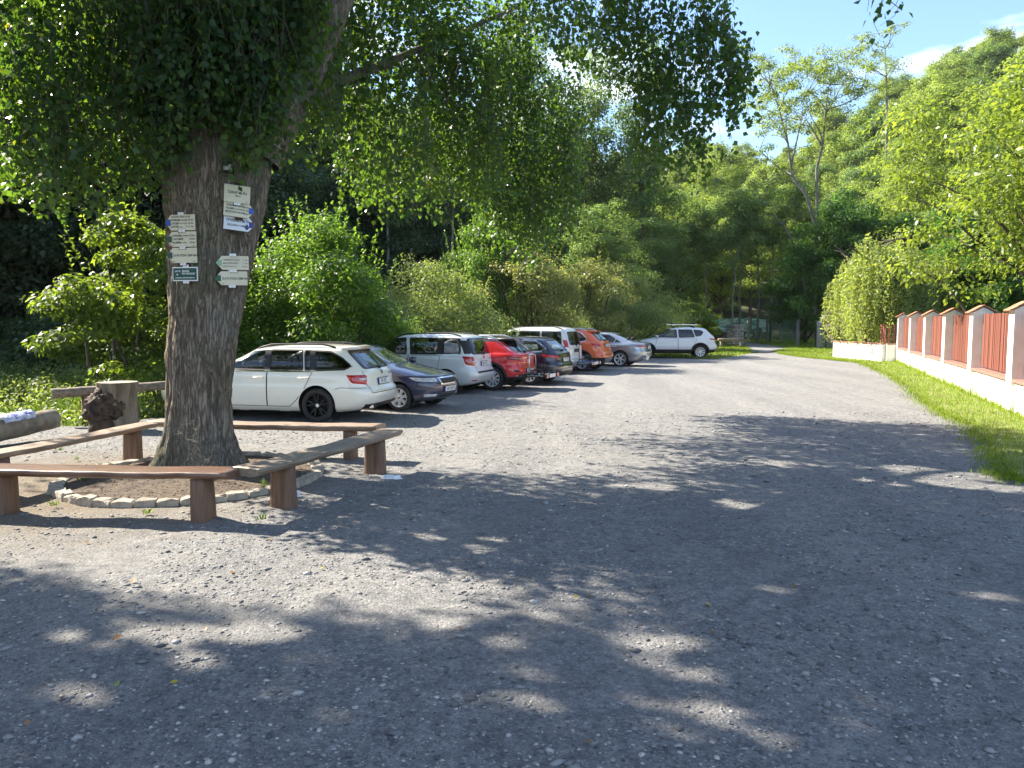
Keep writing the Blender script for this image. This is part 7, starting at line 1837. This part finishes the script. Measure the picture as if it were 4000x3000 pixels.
# tarpaulin over a wood pile
tp = G(2880, 1326); tpy = 79.0
tarp_c = Vector(((2882-2000)/FPX*tpy, tpy, 0)); pile = empty('wood_pile', tarp_c); tag(pile, 'stacked firewood under the green tarpaulin', 'wood pile')
rr = random.Random(6); LM = MB(); LM.tube([(0, -.5, 0), (0, .5, 0)], .11, 8); LM = LM.mesh('log', MT['rail_wood'], True)
for r_ in range(7):
    for k in range(19):
        link('log', LM, pile, (-2.2+k*.235+(.11 if r_ % 2 else 0), rr.gauss(0, .05), .11+r_*.2), (0, rr.uniform(0, 6), 0))
m, t, b = nodes('tarpaulin'); v = coords(t, (0.5, 1, 2.2)); f = noise(t, v, 2.2, 3)
t.links.new(ramp(t, f, [(0.32, (0.02, 0.15, 0.13)), (0.47, (0.05, 0.27, 0.235)), (0.53, (0.33, 0.42, 0.38)), (0.75, (0.48, 0.52, 0.47))]), b.inputs['Base Color']); b.inputs['Roughness'].default_value = 0.4
vs, fs = [], []; nx, ny = 50, 24
for i in range(nx+1):
    for j in range(ny+1):
        x = (i/nx-.5)*5.6; u = j/ny; y = (u-.5)*2.6
        z = 2.15-1.1*abs(2*u-1)**3*(1+.25*math.sin(x*3))-.12*abs(x/2.8)**3+.16*mnoise.noise(Vector((x*1.1, y*1.5, 2)))+.06*mnoise.noise(Vector((x*4, y*4, 9)))
        vs.append((x, y, max(z, .5)))
for i in range(nx):
    for j in range(ny): fs.append((i*(ny+1)+j, (i+1)*(ny+1)+j, (i+1)*(ny+1)+j+1, i*(ny+1)+j+1))
mb = MB(); mb.add(vs, fs); tag(mb.build('tarpaulin', m, None, True, loc=tarp_c), 'crumpled teal and pale tarpaulin over the wood pile', 'tarpaulin')
# stone pillar
MT['rubble'] = [M('rubble%d' % k, c, tuple(x*1.4 for x in c), 7, rough=0.95, bmp=0.6) for k, c in enumerate([(0.20, 0.165, 0.125), (0.27, 0.235, 0.185), (0.16, 0.14, 0.115)])]
sp_ = G(2872, 1350); sp0 = empty('stone_pillar', sp_, .35); tag(sp0, 'squat rubble stone pillar beside the path entrance', 'pillar')
mb = MB(); mb.box((0, 0, .74), (.86, .86, 1.5)); mb.build('core', M('mortar', (0.26, 0.235, 0.19), (0.36, 0.33, 0.27), 8, rough=0.95), sp0)
mb = MB(); mb.box((0, 0, 1.56), (1.05, 1.05, .12)); mb.build('cap', MT['concrete'], sp0, bevel=.02)
rr = random.Random(3)
def rubble(k):
    r = random.Random(k); bm = bmesh.new(); bmesh.ops.create_icosphere(bm, subdivisions=1, radius=1)
    for v in bm.verts: v.co = Vector((v.co.x*.5*r.uniform(.8, 1.1), v.co.y*.5, v.co.z*.5*r.uniform(.8, 1.1)))
    return mesh_bm('stone', bm, MT['rubble'][k % 3])
RB = [rubble(k) for k in range(6)]
for side in range(4):
    z = .02
    while z < 1.40:
        h = rr.uniform(.16, .26); x = -.43
        while x < .36:
            w = rr.uniform(.18, .34); o = link('stone', RB[rr.randrange(6)], sp0)
            c = Matrix.Rotation(side*PI/2, 3, 'Z') @ Vector((min(x+w/2, .40), -.43, z+h/2)); o.location = c; o.rotation_euler = (0, 0, side*PI/2); o.scale = (w*1.08, .14, h*1.08); x += w
        z += h
# timber rail in front of the stone pillar
ra_ = D(2806, 1327, 54.0); rb_ = D(2905, 1326, 54.5)
rl = empty('timber_rail', ra_); tag(rl, 'horizontal timber rail beside the farthest white car', 'rail')
d = rb_-ra_; mb = MB(); mb.tube([(0, 0, 0), d*.5, d], .10, 12); mb.build('beam', MT['rail_wood'], rl, True)
for u in (.12, .9):
    c = d*u; mb = MB(); mb.tube([(c.x, c.y+.05, -ra_.z-.1), (c.x, c.y+.05, c.z-.06)], .09, 10); mb.build('post', MT['rail_wood'], rl, True)

# ------------------------------------------------------------------ summer air: name haze
mb = MB(); mb.box((50, 100, 43), (1000, 1100, 90)); hm_ = bpy.data.materials.new('haze_air'); hm_.use_nodes = True
ht = hm_.node_tree; ht.nodes.clear(); ho = ht.nodes.new('ShaderNodeOutputMaterial'); pv = ht.nodes.new('ShaderNodeVolumePrincipled')
pv.inputs['Color'].default_value = (0.93, 0.96, 1.0, 1); pv.inputs['Density'].default_value = 0.00012; pv.inputs['Anisotropy'].default_value = 0.35
ht.links.new(pv.outputs['Volume'], ho.inputs['Volume'])
tag(mb.build('haze', hm_), 'thin pale summer haze filling the valley', 'haze', kind='stuff')

# ------------------------------------------------------------------ lettering becomes mesh
bpy.context.view_layer.update(); dg = bpy.context.evaluated_depsgraph_get()
for o in TEXTS:
    me = bpy.data.meshes.new_from_object(o.evaluated_get(dg)); n = link('lettering', me, o.parent, o.location[:], o.rotation_euler[:]); n.scale = o.scale[:]
    cu = o.data; bpy.data.objects.remove(o); bpy.data.curves.remove(cu)
